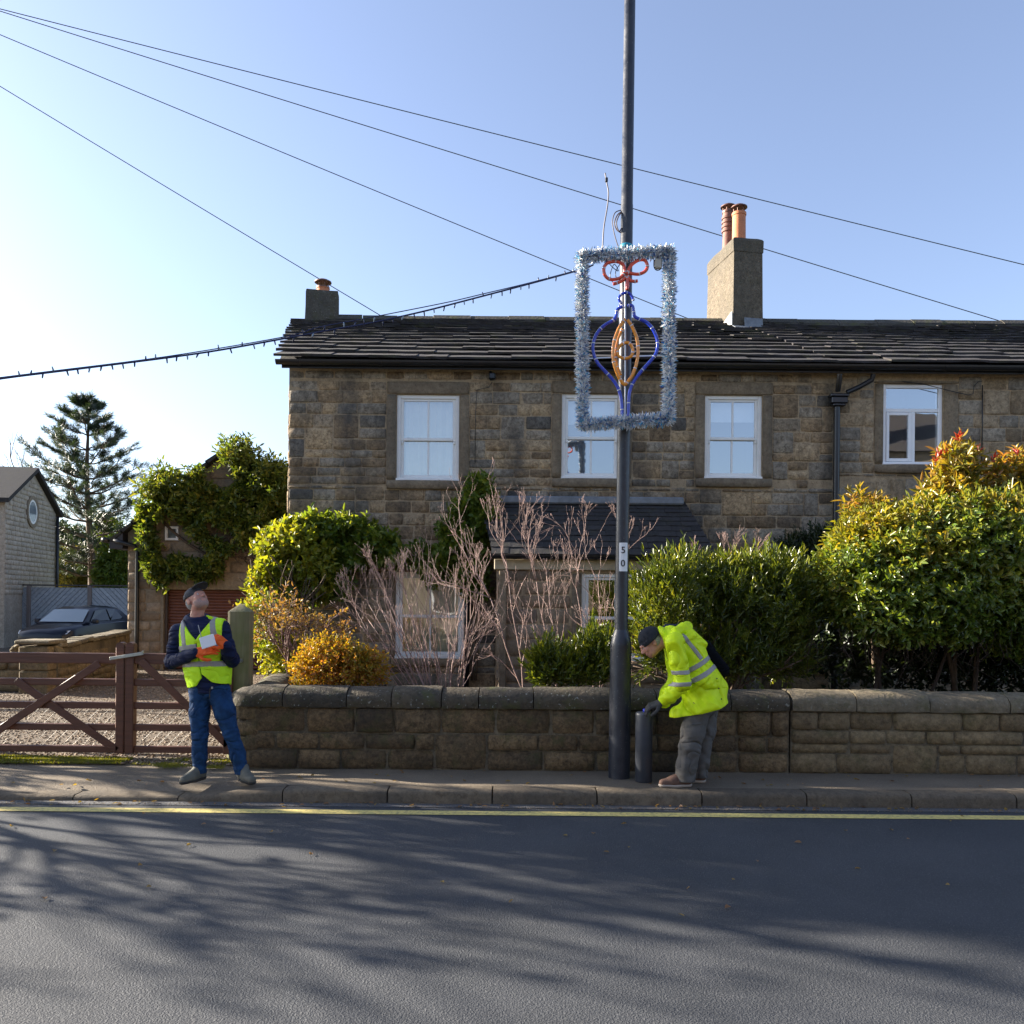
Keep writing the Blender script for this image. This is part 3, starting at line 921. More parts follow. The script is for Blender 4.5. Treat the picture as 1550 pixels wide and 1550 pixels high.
# floodlight under the eaves
fl = P(745,570,DH-0.12)
b = MB(); b.bbox(fl.x-0.05, fl.x+0.05, fl.y-0.05, fl.y+0.05, fl.z-0.05, fl.z+0.05, 0.02); b.tube([fl+Vector((0,0.03,0.03)), fl+Vector((-0.03,0.12,0.10))], 0.02, 6)
b.build('floodlight', M['black_plastic'], house)
def cable(root, pts, r=0.006, name='cable', mat='black_plastic'):
    return MB().tube(pts, r, 5).build(name, M[mat], root, smooth=True)
cable(house, [P(x,y,DH-0.03) for x,y in ((745,578),(740,586),(722,590),(720,620),(719,700))], 0.005)
cable(house2, [P(x,y,DH-0.03) for x,y in ((1487,583),(1487,640),(1486,700))], 0.008)
cable(house2, [P(x,y,DH-0.05) for x,y in ((1365,577),(1400,582),(1440,592),(1466,598),(1473,596),(1474,585),(1480,578),(1486,577))], 0.006)
# down pipe with hopper at the party line
def hopper():
    b = MB()
    t = lambda x, y, dd: P(x, y, DH-dd)
    px = 1266
    b.tube([t(1271,566,0.22), t(1270,578,0.2), t(1268,592,0.12)], 0.038, 10)
    b.tube([t(1322,566,0.22), t(1320,575,0.2), t(1300,586,0.14), t(1282,594,0.12)], 0.036, 10)
    hp = t(1269,605,0.10)
    for (wz, hz, z0, z1) in ((0.135,0.10,0.03,0.075),(0.115,0.085,-0.06,0.03)):
        b.bbox(hp.x-wz, hp.x+wz, hp.y-hz*0.8, hp.y+hz*0.6, hp.z+z0, hp.z+z1, 0.012)
    b.bbox(hp.x-0.09, hp.x+0.09, hp.y-0.06, hp.y+0.05, hp.z-0.10, hp.z-0.06, 0.012)
    top = t(1267,612,0.09)
    b.tube([top, Vector((top.x-0.005,top.y,0.3))], 0.045, 12)
    b.build('drainpipe', M['black_plastic'], house, smooth=False)
    auto_smooth(bpy.data.objects[-1] if False else [o for o in house.children if o.name.startswith('drainpipe')][-1], 35)
hopper()

# chimneys
def chimney(root, px, base_d, w, dep, ztop, taper, mat, rot=0.0, zb=None, capmat=None, band=True):
    c = Vector((px, base_d, 0))
    rm = Matrix.Rotation(rot, 3, 'Z')
    b = MB()
    def ring(s, z, ox=0.0):
        return [c+rm @ Vector((sx*w*s/2+ox, sy*dep/2*(1+(s-1)*w/dep), 0))+Vector((0,0,z)) for sx, sy in ((-1,-1),(1,-1),(1,1),(-1,1))]
    lv = [(1.0*taper, zb), (1.0, zb+(ztop-zb)*0.35), (0.985, ztop-0.30)]
    if band: lv += [(0.985, ztop-0.27),(1.03, ztop-0.265),(1.03, ztop-0.07),(0.96, ztop-0.03),(0.75, ztop)]
    else: lv += [(0.985, ztop-0.06),(0.95, ztop-0.01),(0.9, ztop)]
    g = random.Random(int(px*100))
    vs, fs = [], []
    for s, z in lv:
        r4 = ring(s, z)
        # subdivide each side for a hand-made outline
        for k in range(4):
            for q in range(4):
                p = r4[k].lerp(r4[(k+1)%4], q/4)
                vs.append(p+Vector((g.uniform(-.006,.006), g.uniform(-.006,.006), g.uniform(-.006,.006))))
    n = 16
    for i in range(len(lv)-1):
        for j in range(n): fs.append((i*n+j, i*n+(j+1)%n, (i+1)*n+(j+1)%n, (i+1)*n+j))
    fs.append(tuple((len(lv)-1)*n+j for j in range(n)))
    b.add(vs, fs)
    ch = b.build('chimney', mat, root)
    return ch
ROT = math.atan(-SHEAR)
YR = DH+RIDGE_D
# big rendered stack
cr = P(1131, 500, YR-0.5)
ct = P(1131, 358, YR-0.5)
cw = 46.5*(YR-0.5)/F
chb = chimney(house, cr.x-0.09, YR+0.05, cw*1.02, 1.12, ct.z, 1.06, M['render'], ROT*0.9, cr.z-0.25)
b = MB(); fx = cr.x
rmz = Matrix.Rotation(ROT*0.9, 4, 'Z')
def flash(cx, cy, cz, w, h, tilt, mat, name):
    q = MB()
    q.cbox(Matrix.Translation((cx,cy,cz)) @ rmz @ Matrix.Rotation(tilt,4,'X'), w/2, h/2, 0.006, 0.003)
    return q.build(name, mat, chb)
flash(fx+0.09, YR-0.575, cr.z+0.10, 0.34, 0.19, R(82), M['lead'], 'flashing')
flash(fx+0.02, YR-0.66, cr.z-0.005, 0.62, 0.18, R(30), M['lead'], 'flashing')
# pale mortar fillet up the left flank
lf = MB()
a0 = Vector((cr.x-0.30, YR-0.56, cr.z-0.02)); 
ax = rmz.to_3x3() @ Vector((0,1,0)); nx_ = rmz.to_3x3() @ Vector((-1,0,0))
p0 = chb.matrix_world @ Vector((0,0,0))
cc = Vector((cr.x-0.09, YR+0.05, 0)); hw = cw*1.02*1.035/2+0.012
A = cc+rmz.to_3x3() @ Vector((-hw, -0.59, 0)); B_ = cc+rmz.to_3x3() @ Vector((-hw, 0.05, 0))
lf.prism([(A.x,A.y,cr.z-0.12),(A.x,A.y,cr.z+0.30),(B_.x,B_.y,cr.z+0.13),(B_.x,B_.y,cr.z-0.1)], nx_*0.02)
lf.build('mortar_fillet', M['mortar_white'], chb)
def pot(root, c, r, h, mat, style):
    b = MB()
    n = 20
    if style == 'plain':
        b.lathe(c, [(r*1.0,0),(r*0.97,h*0.9),(r*1.06,h*0.91),(r*1.06,h)], n)
    else:
        b.lathe(c, [(r*1.05,0),(r*0.92,h*0.42),(r*0.92,h*0.5)]+[x for k in range(4) for x in ((r*1.12,h*(0.5+k*0.1)),(r*1.12,h*(0.55+k*0.1)),(r*0.96,h*(0.555+k*0.1)),(r*0.96,h*(0.595+k*0.1)))]+[(r*0.95,h)], n)
    return auto_smooth(b.build('chimney_pot', mat, root), 40)
def cowl(root, c, r, tilt=0.0):
    b = MB()
    for k in range(6):
        a = k*math.pi/3
        b.tube([(c[0]+r*0.85*math.cos(a), c[1]+r*0.85*math.sin(a), c[2]), (c[0]+r*0.85*math.cos(a), c[1]+r*0.85*math.sin(a), c[2]+0.10)], 0.008, 5)
    b.lathe((c[0],c[1],c[2]+0.10), [(r*1.28,0),(r*1.25,0.018),(r*0.75,0.05),(r*0.2,0.062)], 18)
    b.lathe((c[0],c[1],c[2]), [(r*1.0,-0.01),(r*1.0,0.02)], 18)
    return auto_smooth(b.build('cowl', M['cowl'], root), 40)
pc = P(1118.5,356,YR-0.32)
ph = P(1118.5,315,YR-0.32).z-pc.z
pot(chb, (pc.x,pc.y,ct.z-0.04), 0.118, ph+0.05, M['terracotta'], 'plain'); cowl(chb, (pc.x,pc.y,ct.z+ph), 0.112)
pc2 = P(1102,362,YR+0.15)
ph2 = P(1102,320,YR+0.15).z-ct.z
pot(chb, (pc2.x,pc2.y,ct.z-0.04), 0.105, ph2+0.05, M['terra_dark'], 'louvre'); cowl(chb, (pc2.x,pc2.y,ct.z+ph2-0.03), 0.11)
# small stack on the left gable
lc = P(482, 495, YR-0.25); lt = P(482, 437, YR-0.25)
chl = chimney(house, lc.x, YR+0.05, 50*(YR-0.25)/F, 0.56, lt.z, 1.03, M['render_dark'], ROT, lc.z-0.35, band=False)
tag(chl, label='squat dark stone chimney on the left gable')
lp = P(489,437,YR)
pot(chl, (lp.x,YR,lt.z-0.03), 0.115, 0.13, M['terracotta'], 'plain'); cowl(chl, (lp.x,YR,lt.z+0.10), 0.12)

# lean-to porch
g_l = random.Random(23)
G2r = rect_at(880, 985, 868, 1000, LY)
lean = MB()
wl_h = [(G2r[0]-LXa, G2r[1]-LXa, G2r[2], G2r[3])]
wall_holes(lean, LXb-LXa, 0, LZB-0.02, wl_h, (LXa, LY+0.002, 0), 0, 0.15)
lean.quad((LXa,LY,0),(LXa,LY,LZB),(LX0,DH,LZT-0.05),(LX0,DH,0)); lean.quad((LXb,LY,0),(LX1,DH,0),(LX1,DH,LZT-0.05),(LXb,LY,LZB))
porch = lean.build('porch', M['mortar'], house)
porch_root = porch
rs = courses(LXb-LXa, LZB-0.16, [(G2r[0]-LXa-0.14, G2r[1]-LXa+0.14, G2r[2]-0.12, G2r[3]+0.3)], (0.16,0.26), (0.24,0.5), g_l, 0.05)
lay(porch, rs, (LXa, LY, 0), 0, M['gstone'], g_l, joint=0.02, proud=(0.003,0.014))
surround(porch, G2r, LY, 0.13, 0.13, 0.02, 0.12, g_l, M['dressed'], False)
sw = sash_window(house, G2r, LY+0.035, glass='glass_low', blind=0.0, name='window')
MB().bbox(LXa-0.03, LXb+0.03, LY-0.06, LY+0.03, LZB-0.17, LZB-0.035, 0.008).build('eaves_beam', M['cream'], porch)
gutter(house, LXa-0.08, LXb+0.1, LY-0.17, LZB+0.02, 0.055)
# its slate roof
rl, rpl, LL = slate_roof(house, LXa-0.04, LXb+0.06, LY-0.14, LZB+0.03, DH-0.02, LZT-0.03, 11, (0.22,0.32), 0.009, M['blue_slate'], g_l, SHEAR*0.9, None, 0.004, 0.0, first_long=0.12)
MB().bbox(LX0-0.05, LX1+0.02, DH-0.16, DH-0.005, LZT-0.075, LZT+0.035, 0.02).build('flashing', M['lead'], house)
# side pipe next to the lower sash window
pp_ = P(707,880,DH-0.07)
MB().tube([(pp_.x,pp_.y,2.25),(pp_.x,pp_.y,0.3)], 0.04, 10).build('drainpipe', M['black_plastic'], house, smooth=True)
pj = P(761, 900, LY-0.05)
MB().bbox(pj.x-0.05, pj.x+0.05, pj.y-0.03, pj.y+0.06, 0.3, LZB-0.18, 0.01).build('corner_post', M['dressed'], porch)
# ================================================================== garage
GD = 17.9
g_g = random.Random(31)
ga_x0 = P(193,900,GD).x; ga_x1 = ga_x0+2*(P(335,700,GD).x-ga_x0)
ga_ez = P(190,806,GD).z; ga_az = P(335,692,GD).z
garage = thing('garage', ((ga_x0+ga_x1)/2, GD, 0), 'stone garage with a brown roller door, its gable smothered in creeper', 'garage')
dr = rect_at(247, 424, 893, 1031, GD)
dr = (dr[0], dr[1], 0.0, dr[3])
gw = rect_at(251, 271, 797, 818, GD)
lint = (dr[0]-0.28, dr[1]+0.28, dr[3], P(330,867,GD).z)
b = MB()
xm = (ga_x0+ga_x1)/2
wall_holes(b, ga_x1-ga_x0, 0, ga_ez, [(dr[0]-ga_x0, dr[1]-ga_x0, 0.0, dr[3])], (ga_x0, GD+0.002, 0), 0, 0.2)
b.add([(ga_x0,GD+0.002,ga_ez),(ga_x1,GD+0.002,ga_ez),(xm,GD+0.002,ga_az)], [(0,1,2)])
gb = GD+5.5
b.quad((ga_x0,GD,0),(ga_x0,GD,ga_ez),(ga_x0,gb,ga_ez),(ga_x0,gb,0))
b.quad((ga_x1,GD,0),(ga_x1,gb,0),(ga_x1,gb,ga_ez),(ga_x1,GD,ga_ez))
b.quad((ga_x0,gb,0),(ga_x0,gb,ga_ez),(ga_x1,gb,ga_ez),(ga_x1,gb,0))
b.build('wall', M['gplain'], garage)
rs = courses(ga_x1-ga_x0, ga_ez, [(dr[0]-ga_x0-0.05, dr[1]-ga_x0+0.05, 0, dr[3]), (lint[0]-ga_x0, lint[1]-ga_x0, lint[2], lint[3])], (0.19,0.27), (0.28,0.55), g_g, 0.08)
rs = [r for r in rs if r[3] < ga_ez-0.1]
lay(garage, rs, (ga_x0, GD, 0), 0, M['gstone'], g_g, joint=0.025, proud=(0.004,0.02), rough=0.015)
# gable stones, following the slope
rs = []
z = ga_ez-0.02
while z < ga_az-0.3:
    h = g_g.uniform(0.2,0.28); t = (z+h-ga_ez)/(ga_az-ga_ez)
    xa, xb = ga_x0+(xm-ga_x0)*t+0.05, ga_x1-(ga_x1-xm)*t-0.05
    x = xa
    while x < xb-0.15:
        w = min(g_g.uniform(0.3,0.6), xb-x)
        if not (x < gw[1]+0.05 and x+w > gw[0]-0.05 and z < gw[3]+0.05 and z+h > gw[2]-0.05): rs.append((x-ga_x0, x+w-ga_x0, z, z+h))
        x += w
    z += h
lay(garage, rs, (ga_x0, GD, 0), 0, M['gstone'], g_g, joint=0.025, proud=(0.004,0.02))
block(garage, lint, GD, 0.03, g_g, M['gplain'], 'lintel', 0.15)
sash_w = MB()
for (a,c,e,f) in ((gw[0],gw[0]+0.05,gw[2],gw[3]),(gw[1]-0.05,gw[1],gw[2],gw[3]),(gw[0]+0.05,gw[1]-0.05,gw[2],gw[2]+0.05),(gw[0]+0.05,gw[1]-0.05,gw[3]-0.05,gw[3])):
    sash_w.box(a,c,GD-0.05,GD+0.02,e,f)
wi = sash_w.build('window', M['white_paint'], garage)
MB().quad((gw[0]+0.04,GD-0.02,gw[2]+0.04),(gw[1]-0.04,GD-0.02,gw[2]+0.04),(gw[1]-0.04,GD-0.02,gw[3]-0.04),(gw[0]+0.04,GD-0.02,gw[3]-0.04)).build('pane', plain_mat('dull_glass',(0.10,0.11,0.11),0.08), wi)
# roller door of curved slats (too fine to pick apart)
b = MB()
ns = 26
sh_ = (dr[3]-0.02)/ns
for k in range(ns):
    z0 = 0.02+k*sh_
    prof = [(0.0,0.0),(-0.014,sh_*0.18),(-0.018,sh_*0.5),(-0.014,sh_*0.82),(0.0,sh_*0.97),(0.004,sh_)]
    vs = []
    for (yy, zz) in prof: vs += [(dr[0]+0.05,GD+0.15+yy,z0+zz),(dr[1]-0.05,GD+0.15+yy,z0+zz)]
    b.add(vs, [(2*i,2*i+1,2*i+3,2*i+2) for i in range(5)])
b.build('roller_door', M['rust_door'], garage, smooth=True)
b = MB()
M['gframe'] = plain_mat('dark_door_frame',(0.06,0.04,0.03),0.5)
for xa in (dr[0], dr[1]-0.06): MB().box(xa, xa+0.06, GD+0.06, GD+0.17, 0, dr[3]).build('door_frame', M['gframe'], garage)
pass
# roof with oversailing eaves
def gable_roof(root, x0, xm, x1, y0, y1, ze, za, over, mat, t=0.10, n=10):
    for s, xe in ((-1,x0),(1,x1)):
        dx, dz = xm-xe, za-ze
        L = math.hypot(dx,dz); ux, uz = dx/L, dz/L
        ex, ez = xe-ux*over, ze-uz*over
        b = MB()
        for k in range(n):
            f0, f1 = k/n, (k+1)/n+0.01
            ax_, az_ = ex+(xm-ex)*f0, ez+(za-ez)*f0
            bx_, bz_ = ex+(xm-ex)*f1, ez+(za-ez)*f1
            nx, nz = -uz*s*-1 if False else -uz*(-s), abs(ux)
            nx = uz*s
            o = 0.035
            b.prism([(ax_,y0,az_),(ax_+nx*(t+o),y0,az_+nz*(t+o)),(bx_+nx*t,y0,bz_+nz*t),(bx_,y0,bz_)], (0,y1-y0,0))
        b.build('roof', mat, root)
gable_roof(garage, ga_x0, xm, ga_x1, GD-0.22, gb+0.2, ga_ez, ga_az, 0.34, M['slate'], 0.05)
b = MB()
bx = P(176,815,GD-0.2)
b.prism([(ga_x0-0.30,GD-0.2,ga_ez-0.36),(ga_x0-0.02,GD-0.2,ga_ez-0.36),(ga_x0-0.02,GD-0.2,ga_ez+0.02),(ga_x0-0.30,GD-0.2,ga_ez-0.20)], (0,5.8,0))
b.build('soffit_box', plain_mat('dark_eaves_paint',(0.02,0.016,0.018),0.5), garage)
b = MB()
b.tube([(ga_x0-0.40,GD-0.26,ga_ez-0.18),(ga_x0-0.40,GD+5.5,ga_ez-0.18)], 0.06, 10)
b.build('gutter', M['black_plastic'], garage, smooth=True)
b = MB()
t = [P(172,818,GD-0.25), P(186,822,GD-0.22), P(204,826,GD-0.08), P(208,836,GD-0.07), P(211,960,GD-0.07), P(213,1028,GD-0.07)]
t[4].x = t[5].x = t[3].x
t[5].z = 0.05
b.tube(t, 0.045, 10); b.build('drainpipe', M['black_plastic'], garage, smooth=True)

# ================================================================== fence
FY = 26.0
fence = thing('board_fence', (P(110,990,FY).x, FY, 0), 'weathered blue-grey fence of diagonal boards behind the parked car', 'fence')
fz = P(110,888,FY).z
fpx = [-42, 44, 136, 228, 320]
fxs = [P(p,940,FY).x for p in fpx]
from mathutils.geometry import intersect_line_line_2d
def clip_poly(poly, x0, x1, z0, z1):
    def cl(pl, f, inter):
        out = []
        for i in range(len(pl)):
            a, c = pl[i-1], pl[i]
            fa, fc = f(a), f(c)
            if fa != fc: out.append(inter(a, c))
            if fc: out.append(c)
        return out
    ix = lambda X: (lambda a, c: (X, a[1]+(c[1]-a[1])*(X-a[0])/(c[0]-a[0])))
    iz = lambda Z: (lambda a, c: (a[0]+(c[0]-a[0])*(Z-a[1])/(c[1]-a[1]), Z))
    for f, it in ((lambda p: p[0] >= x0, ix(x0)), (lambda p: p[0] <= x1, ix(x1)), (lambda p: p[1] >= z0, iz(z0)), (lambda p: p[1] <= z1, iz(z1))):
        if len(poly) < 3: return []
        poly = cl(poly, f, it)
    return poly
for k in range(4):
    xa, xb = fxs[k]+0.05, fxs[k+1]-0.05
    s = 1 if k % 2 else -1
    wv = 0.165
    n = int((xb-xa+fz)/wv)+3
    MB().quad((xa-0.02,FY+0.03,0),(xb+0.02,FY+0.03,0),(xb+0.02,FY+0.03,fz-0.03),(xa-0.02,FY+0.03,fz-0.03)).build('backing', M['dark_joint'], fence)
    for j in range(n):
        if s > 0: u = xa-fz+j*wv; pl = [(u,0),(u+wv-0.018,0),(u+wv-0.018+fz,fz),(u+fz,fz)]
        else: u = xb+fz-j*wv; pl = [(u-wv+0.018,0),(u,0),(u-fz,fz),(u-wv+0.018-fz,fz)]
        pl = clip_poly(pl, xa, xb, 0.03, fz-0.03)
        if len(pl) < 3: continue
        bb = MB()
        yo = g_g.uniform(0,0.008)
        bb.prism([(p[0],FY-yo,p[1]) for p in pl], (0,0.022,0))
        bb.build('board', M['grey_wood'], fence)
for x in fxs: MB().bbox(x-0.06, x+0.06, FY-0.06, FY+0.06, 0, fz+0.02, 0.01).build('post', M['grey_post'], fence)
MB().box(fxs[0], fxs[-1], FY-0.05, FY+0.05, fz+0.022, fz+0.06).build('capping_rail', plain_mat('fence_capping',(0.05,0.05,0.055),0.8), fence)

# ================================================================== neighbour house
nb = thing('stone_house', (-15.6, 27, 0), 'pale grey stone house with a small round gable window beyond the fence', 'house')
A_ = Vector((-15.1, 24.6, 0)); Bn = Vector(P(85, 800, 29.0)); Bn.z = 0
nd = (Bn-A_); nL = nd.length; nrot = math.atan2(nd.y, nd.x)
ze_n = P(84,778,29.0).z
mid = A_+nd*0.5
az_n = P(38,714,mid.y).z
M['nstone'] = stone_mat('neighbour_stone', [(0.44,0.39,0.32),(0.52,0.46,0.38),(0.47,0.42,0.34),(0.40,0.35,0.285)], soot=0.15, grain=30)
inw = Vector((-math.sin(nrot), math.cos(nrot), 0))  # into the house
b = MB()
vs = [A_, Bn, Bn+Vector((0,0,ze_n)), mid+Vector((0,0,az_n)), A_+Vector((0,0,ze_n))]
b.prism([v-inw*-0.02 for v in vs], inw*9.0)
b.build('wall', M['nstone'], nb)
def in_gable(u, z): 
    return z < ze_n+(az_n-ze_n)*(1-abs(u/nL-0.5)*2)
rn = random.Random(3)
rows = []
z = 1.6
rw = P(42,775,mid.y); uw = nL*0.5-0.05; zw = rw.z; rr = 0.42
while z < az_n:
    u = -rn.uniform(0,0.3)
    while u < nL:
        w = rn.uniform(0.28,0.5)
        u0, u1 = max(u,0), min(u+w,nL)
        if u1-u0 > 0.08 and in_gable(u0,z+0.15) and in_gable(u1,z+0.15) and math.hypot((u0+u1)/2-uw, z+0.075-zw) > rr+0.12: rows.append((u0,u1,z,z+0.15))
        u += w
    z += 0.15
lay(nb, rows, (A_.x,A_.y,0), nrot, M['nstone'], rn, joint=0.012, proud=(0.0,0.008), depth=0.05, rough=0.006, limit=300)
def disc_ring(cx, cz, r0, r1, y0, y1, n=24):
    q = MB(); vs, fs = [], []
    for k in range(n):
        a = 2*math.pi*k/n
        for r_, y_ in ((r0,y1),(r0,y0),(r1,y0),(r1,y1)): vs.append((cx+r_*math.cos(a), y_, cz+r_*math.sin(a)))
    for k in range(n):
        k2 = (k+1)%n
        for j in range(4): fs.append((k*4+j, k2*4+j, k2*4+(j+1)%4, k*4+(j+1)%4))
    return q.add(vs, fs)
def to_wall(q):
    rm = Matrix.Rotation(nrot,3,'Z')
    q.v = [tuple(rm @ Vector((v[0],v[1],0))+A_+Vector((0,0,v[2]))) for v in q.v]
    return q
wr_ = to_wall(disc_ring(uw, zw, rr-0.02, rr+0.10, -0.03, 0.05)).build('window', M['gplain'], nb)
to_wall(disc_ring(uw, zw, rr-0.10, rr-0.021, -0.015, 0.05)).build('frame', M['white_paint'], wr_)
q = MB(); q.add([(uw+(rr-0.09)*math.cos(2*math.pi*k/24), -0.008, zw+(rr-0.09)*math.sin(2*math.pi*k/24)) for k in range(24)], [tuple(range(24))])
to_wall(q).build('pane', plain_mat('grey_pane',(0.16,0.19,0.22),0.06), wr_)
# its roof
b = MB()
for s, e0 in ((0,A_),(1,Bn)):
    ev = (mid-e0).normalized()*-0.22
    f0 = e0+ev+Vector((0,0,ze_n-0.22*(az_n-ze_n)/(nL/2)))-inw*0.15
    m0 = mid+Vector((0,0,az_n))-inw*0.15
    b.prism([f0, m0, m0+Vector((0,0,0.14)), f0+Vector((0,0,0.14))], inw*9.4)
b.build('roof', M['blue_slate'], nb)
pz = Bn-inw*0.08+nd.normalized()*-0.12
MB().tube([pz+Vector((0,0,ze_n-0.1)), pz+Vector((0,0,0))], 0.055, 8).build('drainpipe', M['black_plastic'], nb, smooth=True)

# ================================================================== car (dark blue hatchback)
car_o = P(118, 960, 22.9); car_o.z = 0.0
car = thing('parked_car', car_o, 'dark blue car parked nose-on behind the low stone wall', 'car')
m = NM('dark_blue_car_paint')
M['carpaint'] = m.fin((0.003,0.005,0.015), 0.28, None, Metallic=0.0, Coat_Weight=0.12, Coat_Roughness=0.05, Specular_IOR_Level=0.3)
M['carglass'] = plain_mat('car_glass', (0.02,0.025,0.03), 0.04)
M['screen'] = plain_mat('windscreen_glass', (0.20,0.25,0.28), 0.12)
M['tyre'] = plain_mat('tyre_rubber', (0.012,0.012,0.012), 0.85)
M['rim'] = plain_mat('alloy_rim', (0.45,0.45,0.46), 0.35, Metallic=0.8)
M['lamp'] = plain_mat('headlamp_glass', (0.55,0.58,0.62), 0.08)
cyaw = math.atan2(-1.0, -0.10)
cm = Matrix.Translation(car_o) @ Matrix.Rotation(cyaw, 4, 'Z') @ Matrix.Diagonal((0.80,0.84,0.90,1))
def cT(vs): return [cm @ Vector(v) for v in vs]
# stations along the length: x, half width, sill z, belt z
st = [(2.02,0.55,0.36,0.62),(1.97,0.72,0.30,0.70),(1.80,0.82,0.24,0.77),(1.40,0.87,0.22,0.85),(0.95,0.885,0.21,0.92),(0.3,0.89,0.21,0.96),(-0.5,0.89,0.21,0.98),(-1.2,0.885,0.22,1.00),(-1.7,0.86,0.26,1.01),(-1.95,0.80,0.32,0.98),(-2.02,0.70,0.42,0.85)]
vs, fs = [], []
for (x, w, z0, z1) in st:
    zm = z0+(z1-z0)*0.55
    prof = [(-w*0.9,z0),(-w*1.0,z0+0.12),(-w*1.02,zm),(-w*0.97,z1-0.06),(-w*0.88,z1),(-w*0.4,z1+0.035),(0,z1+0.045),(w*0.4,z1+0.035),(w*0.88,z1),(w*0.97,z1-0.06),(w*1.02,zm),(w*1.0,z0+0.12),(w*0.9,z0)]
    vs += [(x,y,z) for y,z in prof]
n = 13
for i in range(len(st)-1):
    for j in range(n):
        fs.append((i*n+j, i*n+(j+1)%n, (i+1)*n+(j+1)%n, (i+1)*n+j))
fs.append(tuple(range(n-1,-1,-1))); fs.append(tuple((len(st)-1)*n+j for j in range(n)))
b = MB(); b.add(cT(vs), fs)
# greenhouse
gst = [(0.98,0.80,0.93,0.0),(0.30,0.70,0.96,0.40),(-0.1,0.66,0.97,0.47),(-0.8,0.65,0.98,0.475),(-1.35,0.66,0.99,0.40),(-1.85,0.74,1.0,0.05)]
vs, fs = [], []
for (x, wt, zb, h) in gst:
    wb = 0.84
    wt2 = wt*0.94
    vs += [(x,-wb,zb-0.05),(x,-wt,zb+h*0.86),(x,-wt2*0.9,zb+h*0.97),(x,0,zb+h+0.015),(x,wt2*0.9,zb+h*0.97),(x,wt,zb+h*0.86),(x,wb,zb-0.05)]
for i in range(len(gst)-1):
    for j in range(6): fs.append((i*7+j, i*7+j+1, (i+1)*7+j+1, (i+1)*7+j))
b.add(cT(vs), fs)
auto_smooth(b.build('body', M['carpaint'], car), 38)
def cq(name, pts, mat, t=0.004):
    """curved panel lying on the greenhouse"""
    q = MB(); q.add(cT(pts), [tuple(range(len(pts)))])
    return q.build(name, mat, car)
ws = []
for yy in np.linspace(-0.74,0.74,7):
    bl = 0.05*(1-(yy/0.74)**2)
    ws.append(((0.93+bl*0.5), yy*1.0, 0.985)); 
wt_ = []
for yy in np.linspace(-0.60,0.60,7):
    bl = 0.05*(1-(yy/0.6)**2)
    wt_.append((0.36+bl*0.5, yy, 1.345+bl*0.25))
q = MB(); q.add(cT(ws+wt_), [(i,i+1,8+i,7+i) for i in range(6)]); q.build('windscreen', M['screen'], car, smooth=True)
for s in (-1,1):
    cq('side_window', [(0.62,s*0.825,1.0),(0.22,s*0.73,1.31),(-0.42,s*0.70,1.36),(-0.46,s*0.835,1.01)][::s], M['carglass'])
    cq('side_window', [(-0.54,s*0.835,1.01),(-0.50,s*0.70,1.36),(-1.02,s*0.69,1.34),(-1.32,s*0.825,1.05)][::s], M['carglass'])
    # mirror, lamps, wheels
    q = MB(); q.cbox(cm @ Matrix.Translation((0.62,s*0.99,1.00)), 0.07,0.10,0.07,0.03); q.cbox(cm @ Matrix.Translation((0.62,s*0.88,0.97)), 0.03,0.05,0.02,0.01)
    q.build('wing_mirror', M['carpaint'], car)
    q = MB(); q.add(cT([(1.985,s*0.55,0.62),(1.86,s*0.80,0.66),(1.72,s*0.845,0.76),(1.93,s*0.60,0.72)]), [(0,1,2,3)[::s]]); q.build('headlight', M['lamp'], car)
    for x in (1.28,-1.28):
        w = MB()
        vs2, fs2 = [], []
        prof = [(0.20,0.02),(0.30,0.0),(0.315,0.03),(0.315,0.17),(0.30,0.20),(0.2,0.19)]
        for k in range(20):
            a = 2*math.pi*k/20
            for r_, o_ in prof: vs2.append((x+r_*math.cos(a), s*(0.91-o_), 0.315+r_*math.sin(a)))
        for k in range(20):
            for j in range(5): fs2.append((k*6+j, ((k+1)%20)*6+j, ((k+1)%20)*6+j+1, k*6+j+1))
        w.add(cT(vs2), fs2); wo = w.build('wheel', M['tyre'], car, smooth=True)
        w = MB(); w.add(cT([(x+0.205*math.cos(2*math.pi*k/20), s*0.885, 0.315+0.205*math.sin(2*math.pi*k/20)) for k in range(20)]), [tuple(range(20))])
        w.build('rim', M['rim'], wo)
q = MB(); q.add(cT([(2.025,-0.42,0.50),(2.025,0.42,0.50),(2.0,0.5,0.63),(2.0,-0.5,0.63)]), [(0,1,2,3)]); q.build('grille', plain_mat('grille_black',(0.008,0.008,0.009),0.4), car)

# ================================================================== low wall in front of the car
LWY = 13.6
low = thing('low_stone_wall', (P(120,1020,LWY).x, LWY, 0), 'low mossy stone wall with a square end pier in front of the dark car', 'wall')
g_w = random.Random(47)
pz0 = P(60,968,LWY).z
pa, pb = P(38,1000,LWY).x, P(84,1000,LWY).x
zz_ = -0.02
k = 0
while zz_ < pz0-0.12:
    h = 0.2
    MB().bbox(pa+g_w.uniform(0,.02), pb-g_w.uniform(0,.02), LWY-0.2, LWY+0.25, zz_, min(zz_+h,pz0-0.07)-0.008, 0.02).build('stone', M['wallstone_r'], low)
    zz_ += h
MB().bbox(pa-0.04, pb+0.04, LWY-0.25, LWY+0.3, pz0-0.068, pz0, 0.02).build('capstone', M['coping_r'], low)
